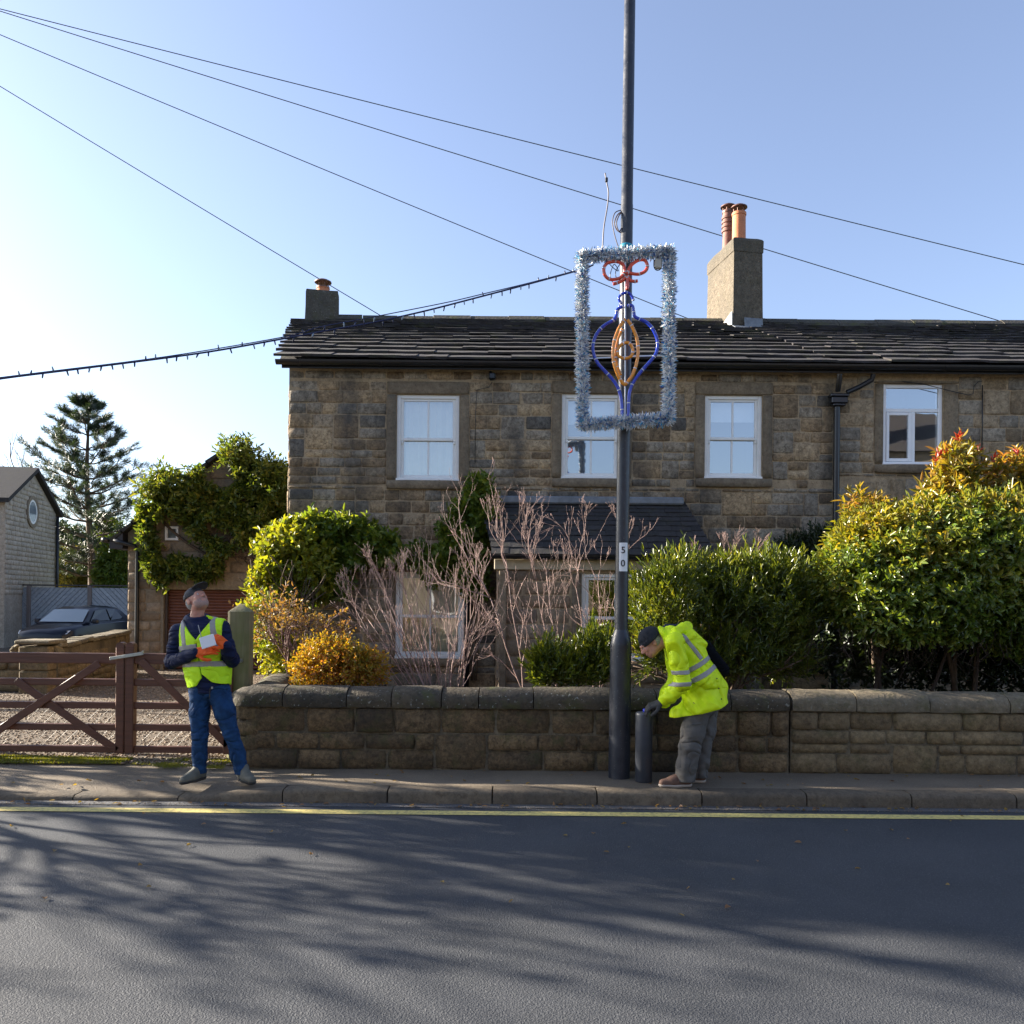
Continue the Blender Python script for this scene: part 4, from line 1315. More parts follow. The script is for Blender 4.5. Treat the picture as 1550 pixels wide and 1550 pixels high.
# the wall climbs away to the garage
e0 = Vector((pb+0.01, LWY+0.05, 0)); e1 = Vector((P(196,960,17.2).x, 17.2, 0))
lt0, lt1 = P(85,978,LWY).z, P(190,957,17.2).z
d_ = e1-e0; L_ = d_.length; rz_ = math.atan2(d_.y, d_.x)
nrm_ = Vector((-math.sin(rz_), math.cos(rz_), 0))
MB().prism([e0,e1,e1+Vector((0,0,lt1-0.05)),e0+Vector((0,0,lt0-0.05))], nrm_*0.3).build('wall', M['wmortar'], low)
rs = [r for r in courses(L_, max(lt0,lt1), [], (0.12,0.22), (0.2,0.45), g_w, 0.1) if r[3] < lt0+(lt1-lt0)*(r[0]+r[1])/2/L_+0.02]
lay(low, rs, e0, rz_, M['wallstone_r'], g_w, joint=0.02)
n = 12
for k in range(n):
    a = e0+d_*(k/n); c = e0+d_*((k+1)/n)
    za = lt0+(lt1-lt0)*(k+0.5)/n+g_w.uniform(-.015,.015)
    MB().bar(a+nrm_*0.13+Vector((0,0,za)), c+nrm_*0.13+Vector((0,0,za+(lt1-lt0)/n)), 0.36, 0.08, 0.02).build('capstone', M['coping_r'], low)
# front retaining part of the wall under the pier, running off to the left
e2 = Vector((P(-60,1000,LWY).x, LWY+0.1, 0))
zt = P(30,990,LWY).z
lay(low, courses(pa-e2.x, zt, [], (0.12,0.22), (0.2,0.45), g_w, 0.1), (e2.x,e2.y,0), 0, M['wallstone_r'], g_w, joint=0.02)
MB().box(e2.x, pa, LWY+0.12, LWY+0.4, 0, zt).build('wall_core', M['wmortar'], low)
rk = MB()
for k in range(16):
    c = P(g_w.uniform(20,85), g_w.uniform(984,990), LWY-0.05)
    rk.cbox(Matrix.Translation((c.x, c.y+0.1, zt+g_w.uniform(0,0.04))) @ Euler((g_w.random(),g_w.random(),g_w.random())).to_matrix().to_4x4(), g_w.uniform(.05,.12), g_w.uniform(.05,.1), g_w.uniform(.03,.06), 0.02)
rk.build('loose_stones', M['wallstone_r'], low, kind='stuff')

# ================================================================== gates
GY = 8.22
bw = M['brown_wood']
gs = 1.0
def gz(py): return P(100,py,GY).z
def gate(name, x0, x1, label, hang_left, brs, mesh=True, tall=True):
    t = thing(name, (x0 if hang_left else x1, GY, 0.0), label, 'gate', 'brown wooden gates across the drive')
    zt = [gz(996), gz(1032), gz(1067), gz(1100), gz(1133)]
    hs = [0.105, 0.068, 0.066, 0.066, 0.066]
    for z, h in zip(zt, hs):
        MB().bbox(x0+0.03, x1-0.03, GY-0.022, GY+0.022, z-h/2, z+h/2, 0.006).build('rail', bw, t)
    for a, c in ((x0,x0+0.085),(x1-0.085,x1)):
        q = MB()
        top = gz(972) if (tall and ((a == x1-0.085) == hang_left)) else gz(985)
        q.bbox(a, c, GY-0.045, GY+0.045, 0.055, top-0.03, 0.008)
        xm_ = (a+c)/2
        q.tube([(xm_,GY-0.043,top-0.035),(xm_,GY+0.043,top-0.035)], (c-a)/2-0.001, 12)
        q.build('stile', bw, t)
    bo_ = 0.0
    for (xa, ya, xb, yb) in brs:
        a, c = P(xa,ya,GY-0.034), P(xb,yb,GY-0.034)
        MB().bar(a, c, 0.024, 0.082, 0.005, up=(0,1,0)).build('brace', bw, t) if False else MB().bar(a+Vector((0,bo_,0)), c+Vector((0,bo_,0)), 0.075, 0.022, 0.005, up=(0,1,0)).build('brace', bw, t); bo_ -= 0.023
    # wire mesh stapled to the back of the gate
    w = MB()
    z0, z1 = zt[4], zt[2]
    s_ = 0.10
    n_ = int((x1-x0+z1-z0)/s_)
    for k in range(n_):
        for sg in (1,):
            u = x0-(z1-z0)+k*s_ if sg > 0 else x0+k*s_
            pa_, pb_ = (u, z0), (u+sg*(z1-z0), z1)
            lo, hi = max(min(pa_[0],pb_[0]),x0+0.08), min(max(pa_[0],pb_[0]),x1-0.08)
            if hi <= lo: continue
            f = lambda X: z0+(X-pa_[0])/(pb_[0]-pa_[0])*(z1-z0)
            w.tube([(lo,GY+0.026,f(lo)),(hi,GY+0.026,f(hi))], 0.0011, 3, False)
    w.build('wire_mesh', M['wire'], t)
    return t
M['wire'] = plain_mat('galvanised_wire', (0.22,0.22,0.21), 0.5, Metallic=0.8)
gx_m = P(191,1060,GY).x
gl0, gl1 = P(-150,1060,GY).x, gx_m-0.004
gr0, gr1 = gx_m+0.004, P(362,1060,GY).x-0.06
gate('wooden_gate', gl0, gl1, 'left leaf of brown wooden field gate with crossed braces', True, [(24,1030,178,1136),(152,1004,-20,1118)])
gate('wooden_gate', gr0, gr1, 'right leaf of brown wooden field gate behind the standing man', False, [(213,1000,345,1128)])
lat = thing('gate_latch', P(190,990,GY-0.07), 'pale galvanised bar latch joining the two brown gates', 'latch')
b = MB(); b.bar(P(166,997,GY-0.07), P(216,989,GY-0.07), 0.012, 0.032, 0.003); b.bar(P(216,991,GY-0.07), P(216,985,GY-0.07), 0.012, 0.03, 0.002, up=(0,1,0)); b.build('bar', plain_mat('galvanised_bar',(0.42,0.42,0.36),0.45,0.2,20,Metallic=0.4), lat)
# big round-shouldered gate post
gp = P(363,1100,8.33)
post = thing('gate_post', (gp.x, 8.33, 0), 'thick weathered wooden gate post with pointed top beside the garden wall', 'post')
gpz = P(363,913,8.33).z; hw = 0.115
b = MB()
zs = [-0.05,0.3,0.7,1.1,gpz-0.085]
vs, fs = [], []
gq = random.Random(9)
n = 16
for z in zs:
    for k in range(n):
        a = 2*math.pi*(k+0.5)/n
        c, s = math.cos(a), math.sin(a)
        q = hw*0.94/max(abs(c),abs(s))
        q = min(q, hw*1.22)
        vs.append((gp.x+q*c+0.004*math.sin(z*5), 8.33+q*s, z))
vs.append((gp.x, 8.33, gpz))
for i in range(len(zs)-1):
    for k in range(n): fs.append((i*n+k, i*n+(k+1)%n, (i+1)*n+(k+1)%n, (i+1)*n+k))
for k in range(n): fs.append(((len(zs)-1)*n+k, (len(zs)-1)*n+(k+1)%n, len(zs)*n))
b.add(vs, fs); auto_smooth(b.build('shaft', M['post_wood'], post), 30)
bp = P(365,1000,8.33-hw)
b = MB(); b.tube([bp, bp+Vector((0,-0.022,0))], 0.02, 10); b.tube([bp+Vector((0,-0.02,0)), bp+Vector((0,-0.03,0))], 0.010, 6); b.build('bolt', M['wire'], post)

# ================================================================== garden walls
g_gw = random.Random(77)
xj = P(1195,1100,WY).x
CZ = P(775,1072,WY).z; CT = P(775,1046,WY).z
def garden_wall(label, x0, x1, mat, cmat, hr, wr, joint, core, cw_, first_round=False, limit=300, rough=0.018):
    t = thing('garden_wall', ((x0+x1)/2, WY, 0), label, 'wall')
    MB().box(x0, x1, WY+0.004, WY+0.36, -0.1, CZ-0.001).build('wall_core', core, t)
    lay(t, courses(x1-x0, CZ-0.004, [], hr, wr, g_gw, 0.05), (x0,WY,0), 0, mat, g_gw, joint=joint*0.7, proud=(0.003,0.024), rough=rough, ch=0.010, depth=0.09, limit=limit)
    x = x0-(0.0 if not first_round else 0.03)
    while x < x1-0.02:
        w = g_gw.uniform(*cw_)
        if x1-(x+w) < cw_[0]*0.5: w = x1-x
        n = 9
        prof = [(-0.045,0.0),(-0.055,0.05),(-0.045,0.10),(-0.005,CT-CZ-0.018),(0.06,CT-CZ+0.006),(0.18,CT-CZ+0.02),(0.30,CT-CZ+0.006),(0.375,0.10),(0.40,0.05),(0.39,0.0)]
        dz = g_gw.uniform(-.010,.010)
        b = MB(); vs, fs = [], []
        m_ = 6
        for i in range(m_+1):
            xx = x+0.005+(w-0.010)*i/m_
            e = 0.008 if i in (0,m_) else 0
            for (py_, pz_) in prof:
                vs.append((xx, WY+py_+(e if py_ < 0.18 else -e)+g_gw.uniform(-.006,.006), CZ+pz_*(1-e)+dz*(pz_ > 0.02)+g_gw.uniform(-.005,.005)))
        q = len(prof)
        for i in range(m_):
            for j in range(q-1): fs.append((i*q+j, (i+1)*q+j, (i+1)*q+j+1, i*q+j+1))
        fs.append(tuple(range(q-1,-1,-1))); fs.append(tuple(m_*q+j for j in range(q)))
        b.add(vs, fs)
        if first_round and abs(x-(x0-0.03)) < 0.001:   # rounded end stone
            pass
        auto_smooth(b.build('coping_stone', cmat, t), 45)
        x += w
    return t
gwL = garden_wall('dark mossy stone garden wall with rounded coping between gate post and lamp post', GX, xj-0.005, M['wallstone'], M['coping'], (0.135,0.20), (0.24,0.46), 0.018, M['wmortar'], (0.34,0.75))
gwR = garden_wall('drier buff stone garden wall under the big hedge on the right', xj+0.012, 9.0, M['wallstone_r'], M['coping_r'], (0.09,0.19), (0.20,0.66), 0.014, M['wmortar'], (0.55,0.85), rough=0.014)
# return of the left wall along the drive, and the rounded corner
rx0 = Vector((GX+0.0, WY+0.03, 0)); rx1 = Vector((P(440,1016,11.0).x-0.1, 11.3, 0))
d_ = rx1-rx0; rz_ = math.atan2(d_.y, d_.x)
nn_ = Vector((math.sin(rz_), -math.cos(rz_), 0))
MB().prism([rx0,rx1,rx1+Vector((0,0,CZ)),rx0+Vector((0,0,CZ))], nn_*0.3).build('wall_core', M['wmortar'], gwL)
lay(gwL, courses(d_.length, CZ-0.01, [], (0.135,0.20), (0.24,0.46), g_gw, 0.05), rx1, rz_+math.pi, M['wallstone'], g_gw, joint=0.02)
n = 7
for k in range(n):
    a = rx0.lerp(rx1,k/n)+nn_*0.15; c = rx0.lerp(rx1,(k+1)/n-0.004)+nn_*0.15
    vs, fs = [], []
    prof = [(-0.20,0),(-0.21,0.06),(-0.16,CT-CZ-0.02),(-0.06,CT-CZ+0.015),(0.06,CT-CZ+0.015),(0.16,CT-CZ-0.02),(0.21,0.06),(0.2,0)]
    if k == 0: a = a-d_.normalized()*0.0
    for i in range(4):
        p = a.lerp(c,i/3)
        for (o_,z_) in prof: vs.append(p+nn_*(-o_)+Vector((0,0,CZ+z_*(0.92 if (k==0 and i==0) else 1)))+Vector((g_gw.uniform(-.006,.006),)*3))
    q = len(prof)
    for i in range(3):
        for j in range(q-1): fs.append((i*q+j, i*q+j+1, (i+1)*q+j+1, (i+1)*q+j))
    fs.append(tuple(range(q))); fs.append(tuple(3*q+j for j in range(q-1,-1,-1)))
    b = MB(); b.add(vs, fs); auto_smooth(b.build('coping_stone', M['coping'], gwL), 50)
b = MB(); b.lathe((GX+0.03,WY+0.17,0), [(0.225,CZ),(0.235,CZ+0.05),(0.20,CZ+0.115),(0.12,CT-0.004),(0.02,CT+0.008)], 18); auto_smooth(b.build('coping_stone', M['coping'], gwL), 50)
for k in range(4):
    z0 = k*0.15
    q = MB(); q.lathe((GX+0.045,WY+0.17,0), [(0.165,z0+0.006),(0.185,z0+0.02),(0.185,z0+0.13),(0.165,z0+0.145)], 14); q.build('stone', M['wallstone'], gwL, smooth=True)
# ================================================================== plants
def unit(v): return v/np.maximum(np.linalg.norm(v,axis=-1,keepdims=True),1e-9)
def leaves_np(p, d, n, ln, wd, g, fold=0.25, droop=0.15):
    """p base points, d directions, n approximate normals -> 6-vertex leaves"""
    d = unit(d); s = unit(np.cross(d, n)); n = np.cross(s, d)
    ln = np.asarray(ln)[:,None]*np.ones((len(p),1)); wd = np.asarray(wd)[:,None]*np.ones((len(p),1))
    up = n*wd*fold
    dr = -n*ln*droop
    V = np.stack([p, p+d*ln*0.32+s*wd*0.5+up+dr*0.1, p+d*ln*0.70+s*wd*0.38+up+dr*0.45, p+d*ln+dr, p+d*ln*0.70-s*wd*0.38+up+dr*0.45, p+d*ln*0.32-s*wd*0.5+up+dr*0.1], 1)
    N = len(p)
    base = np.array([(0,1,2,3),(0,3,4,5)])
    Fc = (base[None]+(np.arange(N)*6)[:,None,None]).reshape(-1,4)
    return V.reshape(-1,3), Fc

def sprays(c, d, nl, length, ln, wd, g, spread=0.9, fold=0.25, droop=0.2, tip=True, jit=0.0):
    """little shoots carrying nl leaves each"""
    N = len(c)
    d = unit(d)
    a = unit(np.cross(d, unit(g.normal(size=(N,3)))))
    b = np.cross(d, a)
    j = np.arange(nl)
    t = (j+0.3)/nl
    ph = j*2.399+g.uniform(0,6.28,(N,1))
    base = c[:,None]+d[:,None]*(t*length)[None,:,None]*g.uniform(0.7,1.3,(N,1,1))
    sp = spread*(1.15-0.75*t)[None,:,None]
    dirs = d[:,None]*np.cos(sp)+(a[:,None]*np.cos(ph)[...,None]+b[:,None]*np.sin(ph)[...,None])*np.sin(sp)
    dirs = dirs+g.normal(size=dirs.shape)*0.12
    nor = d[:,None]*np.sin(sp)-(a[:,None]*np.cos(ph)[...,None]+b[:,None]*np.sin(ph)[...,None])*np.cos(sp)*-0.2+g.normal(size=dirs.shape)*0.15
    P_ = base.reshape(-1,3)
    if jit: P_ = P_+g.normal(size=P_.shape)*jit
    k = len(P_)
    return leaves_np(P_, dirs.reshape(-1,3), nor.reshape(-1,3), ln*g.uniform(0.45,1.35,k), wd*g.uniform(0.6,1.25,k), g, fold, droop)

def fract_noise(p, f, seed):
    r = np.random.default_rng(seed)
    out = np.zeros(len(p))
    for o in range(4):
        k = r.normal(size=(3,3))*f*(1.7**o)
        ph = r.uniform(0,6.28,3)
        out += np.sin(p@k.T+ph).sum(1)/3/(1.5**o)
    return out/2

def blob_points(blobs, n, g, shell=0.35, lump=0.18, lf=3.0, seed=1, cull_low=None):
    """points near the surface of a union of ellipsoids (c, r)"""
    vol = np.array([(b[1][0]*b[1][1]*b[1][2])**0.67 for b in blobs]); vol = vol/vol.sum()
    pts, nrm = [], []
    k = g.choice(len(blobs), size=n*2, p=vol)
    C = np.array([b[0] for b in blobs], float)[k]; Rr = np.array([b[1] for b in blobs], float)[k]
    u = unit(g.normal(size=(n*2,3)))
    rr = 1-np.abs(g.normal(size=n*2))*shell
    rr = np.clip(rr, 0.15, 1.05)
    p = C+u*Rr*rr[:,None]
    p = p+u*Rr*(fract_noise(p, lf, seed)*lump)[:,None]
    # drop points deep inside another blob
    keep = np.ones(n*2, bool)
    for i, b in enumerate(blobs):
        q = (p-np.array(b[0]))/np.array(b[1])
        keep &= ~((np.linalg.norm(q,axis=1) < 0.55) & (k != i))
    idx = np.nonzero(keep)[0][:n]
    return p[idx], unit(u[idx]/Rr[idx])

def join_np(parts):
    Vs, Fs, o = [], [], 0
    for V, Fc in parts:
        Vs.append(V); Fs.append(Fc+o); o += len(V)
    return np.concatenate(Vs), np.concatenate(Fs)

def pblob(px, py, d, rx, ry, rd):
    """ellipsoid given in photo pixels at depth d"""
    c = P(px, py, d); s = d/F
    return ((c.x, c.y, c.z), (rx*s, rd, ry*s))

def grow(b, p, d, L, r, depth, g, split=(2,3), ang=0.5, shrink=0.72, up=0.25, wob=0.12, seg=3, rmin=0.0014, tips=None, n=5, bow=None):
    pts = [Vector(p)]
    d = Vector(d).normalized()
    for i in range(seg):
        d = (d+Vector((g.gauss(0,wob),g.gauss(0,wob),g.gauss(0,wob)+up*0.3))).normalized()
        if bow: d = (d+bow).normalized()
        pts.append(pts[-1]+d*L/seg)
    r1 = max(rmin, r*0.72)
    b.tube(pts, [r+(r1-r)*i/seg for i in range(seg+1)], n if r > 0.008 else 4, depth == 0)
    if depth == 0:
        if tips is not None: tips.append((pts[-1], d))
        return
    k = g.randint(*split)
    for j in range(k):
        a = g.uniform(ang*0.5, ang*1.2)
        ax = d.orthogonal().normalized()
        ax.rotate(Matrix.Rotation(g.uniform(0,6.283), 3, d))
        nd = d.copy(); nd.rotate(Matrix.Rotation(a if j or k > 2 else a*0.5, 3, ax))
        base = pts[-1] if j == 0 else pts[-1].lerp(pts[-2], g.random()*0.9)
        grow(b, base, nd, L*g.uniform(shrink*0.8,shrink*1.15), r1*(1.0 if j == 0 else 0.8), depth-1, g, split, ang, shrink, up, wob, seg, rmin, tips, n, bow)

def leafy(name, label, cat, base, blobs, ns, nl, length, ln, wd, mat, seed, up=0.5, out=0.7, spread=0.9, shell=0.3, lump=0.2, lf=3.0, stems=None, droop=0.2, fold=0.25, group=None, gl=None, shoots=0, stem_mat=None, zmin=None):
    t = thing(name, base, label, cat, group)
    g = np.random.default_rng(seed)
    p, nr = blob_points(blobs, ns, g, shell, lump, lf, seed)
    if zmin is not None:
        k = p[:,2] > zmin; p, nr = p[k], nr[k]
    d = nr*out+np.array([0,0,up])+g.normal(size=p.shape)*0.35
    V, Fc = sprays(p, d, nl, length, ln, wd, g, spread, fold, droop)
    np_mesh('foliage', V, Fc, mat, t, kind='stuff')
    if shoots:
        k = np.nonzero(nr[:,2] > -0.25)[0][:shoots]
        V, Fc = sprays(p[k], np.array([0,0,0.9])+nr[k]*0.6+g.normal(size=(len(k),3))*0.25, nl+3, length*1.6, ln, wd, g, spread*0.85, fold, droop)
        np_mesh('young_shoots', V, Fc, mat, t, kind='stuff')
    if stems:
        b = MB(); gg = random.Random(seed)
        for (c, n_, L, r, ang) in stems:
            for k in range(n_):
                dd = Vector((gg.gauss(0,ang), gg.gauss(0,ang*0.6), 1))
                grow(b, Vector(c)+Vector((gg.gauss(0,0.05),gg.gauss(0,0.04),0)), dd, L, r, 2, gg, (2,3), 0.6, 0.7, 0.1, 0.15)
        b.build('stem', stem_mat or M['bark'], t, smooth=True)
    return t

M['bark'] = plain_mat('brown_bark', (0.10,0.068,0.045), 0.9, 0.35, 14, 0.006, 40)
M['bark_dark'] = plain_mat('dark_bark', (0.045,0.028,0.018), 0.95, 0.3, 14, 0.006, 40)
M['bark_pale'] = plain_mat('pale_pink_bark', (0.27,0.175,0.15), 0.7, 0.55, 7, 0.003, 60)
M['bark_red'] = plain_mat('red_brown_twig', (0.20,0.115,0.10), 0.7, 0.3, 18, 0.002, 60)
M['l_creeper'] = leaf_mat('creeper_leaf', [(0.053,0.098,0.015),(0.090,0.150,0.021),(0.143,0.203,0.030),(0.255,0.255,0.038)], 0.5, 0.42, 1.3)
M['l_gcreeper'] = leaf_mat('garage_creeper_leaf', [(0.035,0.070,0.013),(0.07,0.115,0.02),(0.13,0.165,0.027),(0.26,0.23,0.04)], 0.45, 0.42, 1.1)
M['l_bright'] = leaf_mat('bright_creeper_leaf', [(0.09,0.14,0.016),(0.16,0.21,0.022),(0.25,0.265,0.026),(0.34,0.29,0.035)], 0.5, 0.42, 1.6)
M['l_darkivy'] = leaf_mat('dark_ivy_leaf', [(0.025,0.056,0.014),(0.045,0.087,0.018),(0.077,0.126,0.025)], 0.35, 0.35, 1.6)
M['l_autumn'] = leaf_mat('autumn_leaf', [(0.12,0.14,0.02),(0.26,0.21,0.025),(0.40,0.26,0.025),(0.42,0.17,0.04),(0.24,0.09,0.05)], 0.45, 0.45, 3.0)
M['l_dry'] = leaf_mat('dry_leaf', [(0.16,0.075,0.04),(0.24,0.13,0.06),(0.26,0.19,0.05),(0.14,0.06,0.045)], 0.4, 0.5, 3.0)
M['l_laurel'] = leaf_mat('laurel_leaf', [(0.035,0.062,0.010),(0.070,0.105,0.014),(0.135,0.165,0.020),(0.27,0.26,0.035)], 0.45, 0.28, 2.4, 0.7)
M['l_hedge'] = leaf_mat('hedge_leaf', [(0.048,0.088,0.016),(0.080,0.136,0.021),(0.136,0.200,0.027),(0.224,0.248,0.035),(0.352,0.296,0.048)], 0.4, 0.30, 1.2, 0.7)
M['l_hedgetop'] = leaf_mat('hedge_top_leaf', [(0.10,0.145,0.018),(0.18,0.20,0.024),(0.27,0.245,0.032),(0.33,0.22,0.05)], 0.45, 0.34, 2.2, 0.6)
M['l_photinia'] = leaf_mat('photinia_leaf', [(0.10,0.125,0.018),(0.20,0.185,0.025),(0.32,0.22,0.04),(0.40,0.15,0.06)], 0.45, 0.32, 2.2, 0.6)
M['l_red'] = leaf_mat('red_new_leaf', [(0.38,0.03,0.03),(0.46,0.05,0.03),(0.32,0.07,0.03)], 0.5, 0.32, 2.5)
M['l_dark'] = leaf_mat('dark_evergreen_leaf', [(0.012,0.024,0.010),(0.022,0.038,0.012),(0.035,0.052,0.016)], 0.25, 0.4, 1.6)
M['l_pine'] = leaf_mat('pine_needle', [(0.020,0.038,0.022),(0.035,0.058,0.030),(0.06,0.085,0.04)], 0.25, 0.45, 0.8)
M['l_far'] = leaf_mat('far_tree_leaf', [(0.06,0.075,0.015),(0.11,0.115,0.02),(0.17,0.15,0.03),(0.13,0.10,0.035)], 0.45, 0.6, 0.5)

GZ = 0.3
# ---------------------------------------------- creeper on the garage gable
def wall_patch(polys, d0, thick, n, g, holes=(), lump=0.25):
    """random points over photo-pixel polygons, on a wall at depth d0 and up to 'thick' in front"""
    def inside(px, py, poly):
        r = np.zeros(len(px), bool)
        k = len(poly)
        for i in range(k):
            x1, y1 = poly[i]; x2, y2 = poly[(i+1)%k]
            c = ((y1 > py) != (y2 > py)) & (px < (x2-x1)*(py-y1)/(y2-y1+1e-9)+x1)
            r ^= c
        return r
    out = []
    per = n//len(polys)
    for poly in polys:
        a = np.array(poly); lo, hi = a.min(0)-6, a.max(0)+6
        px, py = g.uniform(lo[0],hi[0],per*3), g.uniform(lo[1],hi[1],per*3)
        jx, jy = px+g.normal(size=len(px))*2.5, py+g.normal(size=len(px))*4
        k = inside(jx, jy, poly)
        if lump > 0.3: k &= (np.sin(px*0.13+2*np.sin(py*0.07))+np.sin(py*0.17+1.5*np.sin(px*0.09))+0.7*np.sin((px+py)*0.31)) > -0.75
        for (hx,hy,hr) in holes: k &= np.hypot(px-hx,(py-hy)) > hr
        px, py = px[k][:per], py[k][:per]
        u = g.uniform(0,1,len(px))
        bul = 0.5+0.5*np.sin(px*0.09+1)*np.sin(py*0.11)
        d = d0-0.04-thick*u*(0.3+0.7*bul)
        X = np.array([tuple(P(x,y,dd)) for x,y,dd in zip(px,py,d)])
        out.append(X)
    return np.concatenate(out)
cg = np.random.default_rng(101)
t = thing('climbing_plant', (P(330,880,GD-0.2).x, GD-0.2, 0), 'green creeper smothering the gable of the garage', 'creeper')
polyA = [(230,744),(244,732),(262,722),(286,722),(306,712),(322,698),(334,690),(352,686),(372,690),(392,702),(412,712),(426,726),(434,738),(450,744),(460,850),(430,880),(404,868),(392,840),(350,846),(330,836),(296,842),(262,836),(240,828),(222,836),(214,806),(214,778),(220,756)]
polyB = [(220,838),(232,838),(262,842),(300,848),(330,848),(336,866),(318,874),(300,872),(280,868),(262,872),(250,884),(240,882),(230,868),(222,852)]
hl = [(260,808,20),(288,834,18),(272,828,16),(252,842,12),(306,848,10),(333,712,20),(338,735,8),(320,800,7),(345,815,9),(365,845,12),(388,838,10)]
pts = np.concatenate([wall_patch([polyA], GD-0.02, 0.5, 4300, cg, [(a,b,c+7) for a,b,c in hl], 0.5), wall_patch([polyB], GD, 0.5, 1000, cg, hl)])
d = np.array([0,-0.8,0.15])+cg.normal(size=pts.shape)*0.5
V1 = sprays(pts, d, 6, 0.13, 0.115, 0.060, cg, 1.0, 0.2, 0.35)
np_mesh('foliage', *V1, M['l_gcreeper'], t, kind='stuff')
# arching shoots on the ridge and right shoulder
pp = np.concatenate([wall_patch([[(400,705),(432,722),(428,745),(395,735)],[(335,688),(375,684),(385,700),(330,700)],[(215,742),(250,726),(256,740),(215,760)]], GD-0.3, 0.5, 420, cg)])
V2 = sprays(pp, np.array([0.35,-0.3,0.6])+cg.normal(size=pp.shape)*0.5, 9, 0.38, 0.13, 0.045, cg, 1.1, 0.15, 0.3)
np_mesh('foliage', *V2, M['l_gcreeper'], t, kind='stuff')
b = MB(); g_ = random.Random(5)
for k in range(26):
    x, y = g_.uniform(365,428), g_.uniform(822,858)
    pts_ = []
    for i in range(6): pts_.append(P(x-i*g_.uniform(5,11), y-i*g_.uniform(0,7)+4*math.sin(i*1.3+k), GD-0.1-g_.uniform(0,0.25)))
    b.tube(pts_, g_.uniform(0.008,0.02), 4)
for x0,y0,x1,y1 in ((300,1020,300,850),(330,860,250,790),(400,870,330,760)):
    b.tube([P(x0+(x1-x0)*i/6+g_.uniform(-6,6), y0+(y1-y0)*i/6, GD-0.08) for i in range(7)], 0.03, 5) if y0 < 900 else None
b.build('stem', M['bark'], t, smooth=True)

# ---------------------------------------------- creeper on the house corner
t = thing('climbing_plant', (P(430,1010,11.2).x, 11.2, GZ), 'sunlit yellow-green creeper billowing round the left corner of the cottage', 'creeper')
bl = [pblob(425,837.4,11.35,30.0,34.0,0.42), pblob(410,887.4,11.1,24.0,42.0,0.45), pblob(450,817.4,11.5,37.0,24.0,0.35), pblob(418,932.4,10.9,28.0,40.0,0.40), pblob(400,957.4,10.7,14.0,24.0,0.3), pblob(462,857.4,11.35,34.0,42.0,0.35)]
p, nr = blob_points(bl, 2500, cg, 0.34, 0.5, 3.2, 3)
V = sprays(p, nr*0.8+np.array([0,0,0.2])+cg.normal(size=p.shape)*0.4, 6, 0.15, 0.085, 0.055, cg, 1.0, 0.2, 0.3)
np_mesh('foliage', *V, M['l_bright'], t, kind='stuff')
b = MB(); g_ = random.Random(6)
for k in range(9): grow(b, P(445+g_.uniform(-10,15),1030,11.0), (g_.gauss(-0.05,0.12),g_.gauss(0,0.2),1), 0.75, 0.016, 2, g_, (2,3), 0.6, 0.75, 0.1, 0.15)
b.build('stem', M['bark'], t, smooth=True)
t = thing('climbing_plant', (P(520,1010,11.7).x, 11.7, GZ), 'dark green creeper spreading along the cottage wall below the first sash window', 'creeper')
poly1 = [(446,795),(470,782),(500,786),(525,790),(550,795),(575,806),(598,822),(612,840),(600,852),(580,848),(560,850),(530,860),(520,905),(500,905),(470,908),(455,870)]
pts = wall_patch([poly1], DH-0.02, 0.55, 2400, cg, [(474,842,12),(500,846,9),(530,850,6)])
V1 = sprays(pts, np.array([0,-0.8,0.1])+cg.normal(size=pts.shape)*0.45, 6, 0.15, 0.085, 0.056, cg, 1.0, 0.2, 0.35)
np_mesh('foliage', *V1, M['l_darkivy' if False else 'l_creeper'], t, kind='stuff')
b = MB()
for k in range(7):
    b.tube([P(455+i*g_.uniform(12,20), 838+g_.uniform(-8,8)+k*4, DH-0.1) for i in range(6)], 0.010, 4)
b.build('stem', M['bark'], t, smooth=True)
t = thing('climbing_plant', (P(700,1010,11.7).x, 11.7, GZ), 'narrow ivy climbing beside the lean-to up to the first sash window sill', 'creeper')
poly2 = [(715,728),(728,722),(738,735),(745,760),(742,790),(736,830),(720,850),(735,880),(728,905),(705,895),(690,880),(668,872),(650,878),(632,855),(612,838),(640,832),(662,838),(680,818),(668,800),(690,775),(705,755)]
pts = wall_patch([poly2], DH-0.02, 0.4, 2000, cg, [(655,858,6),(700,840,6)])
V1 = sprays(pts, np.array([0,-0.8,0.2])+cg.normal(size=pts.shape)*0.45, 6, 0.14, 0.078, 0.054, cg, 1.0, 0.2, 0.35)
np_mesh('foliage', *V1, M['l_creeper'], t, kind='stuff')
b = MB()
for k in range(4): b.tube([P(712+g_.uniform(-5,5)+k*3, 1030-i*50, DH-0.08) for i in range(7)], 0.012, 5)
b.build('stem', M['bark'], t, smooth=True)

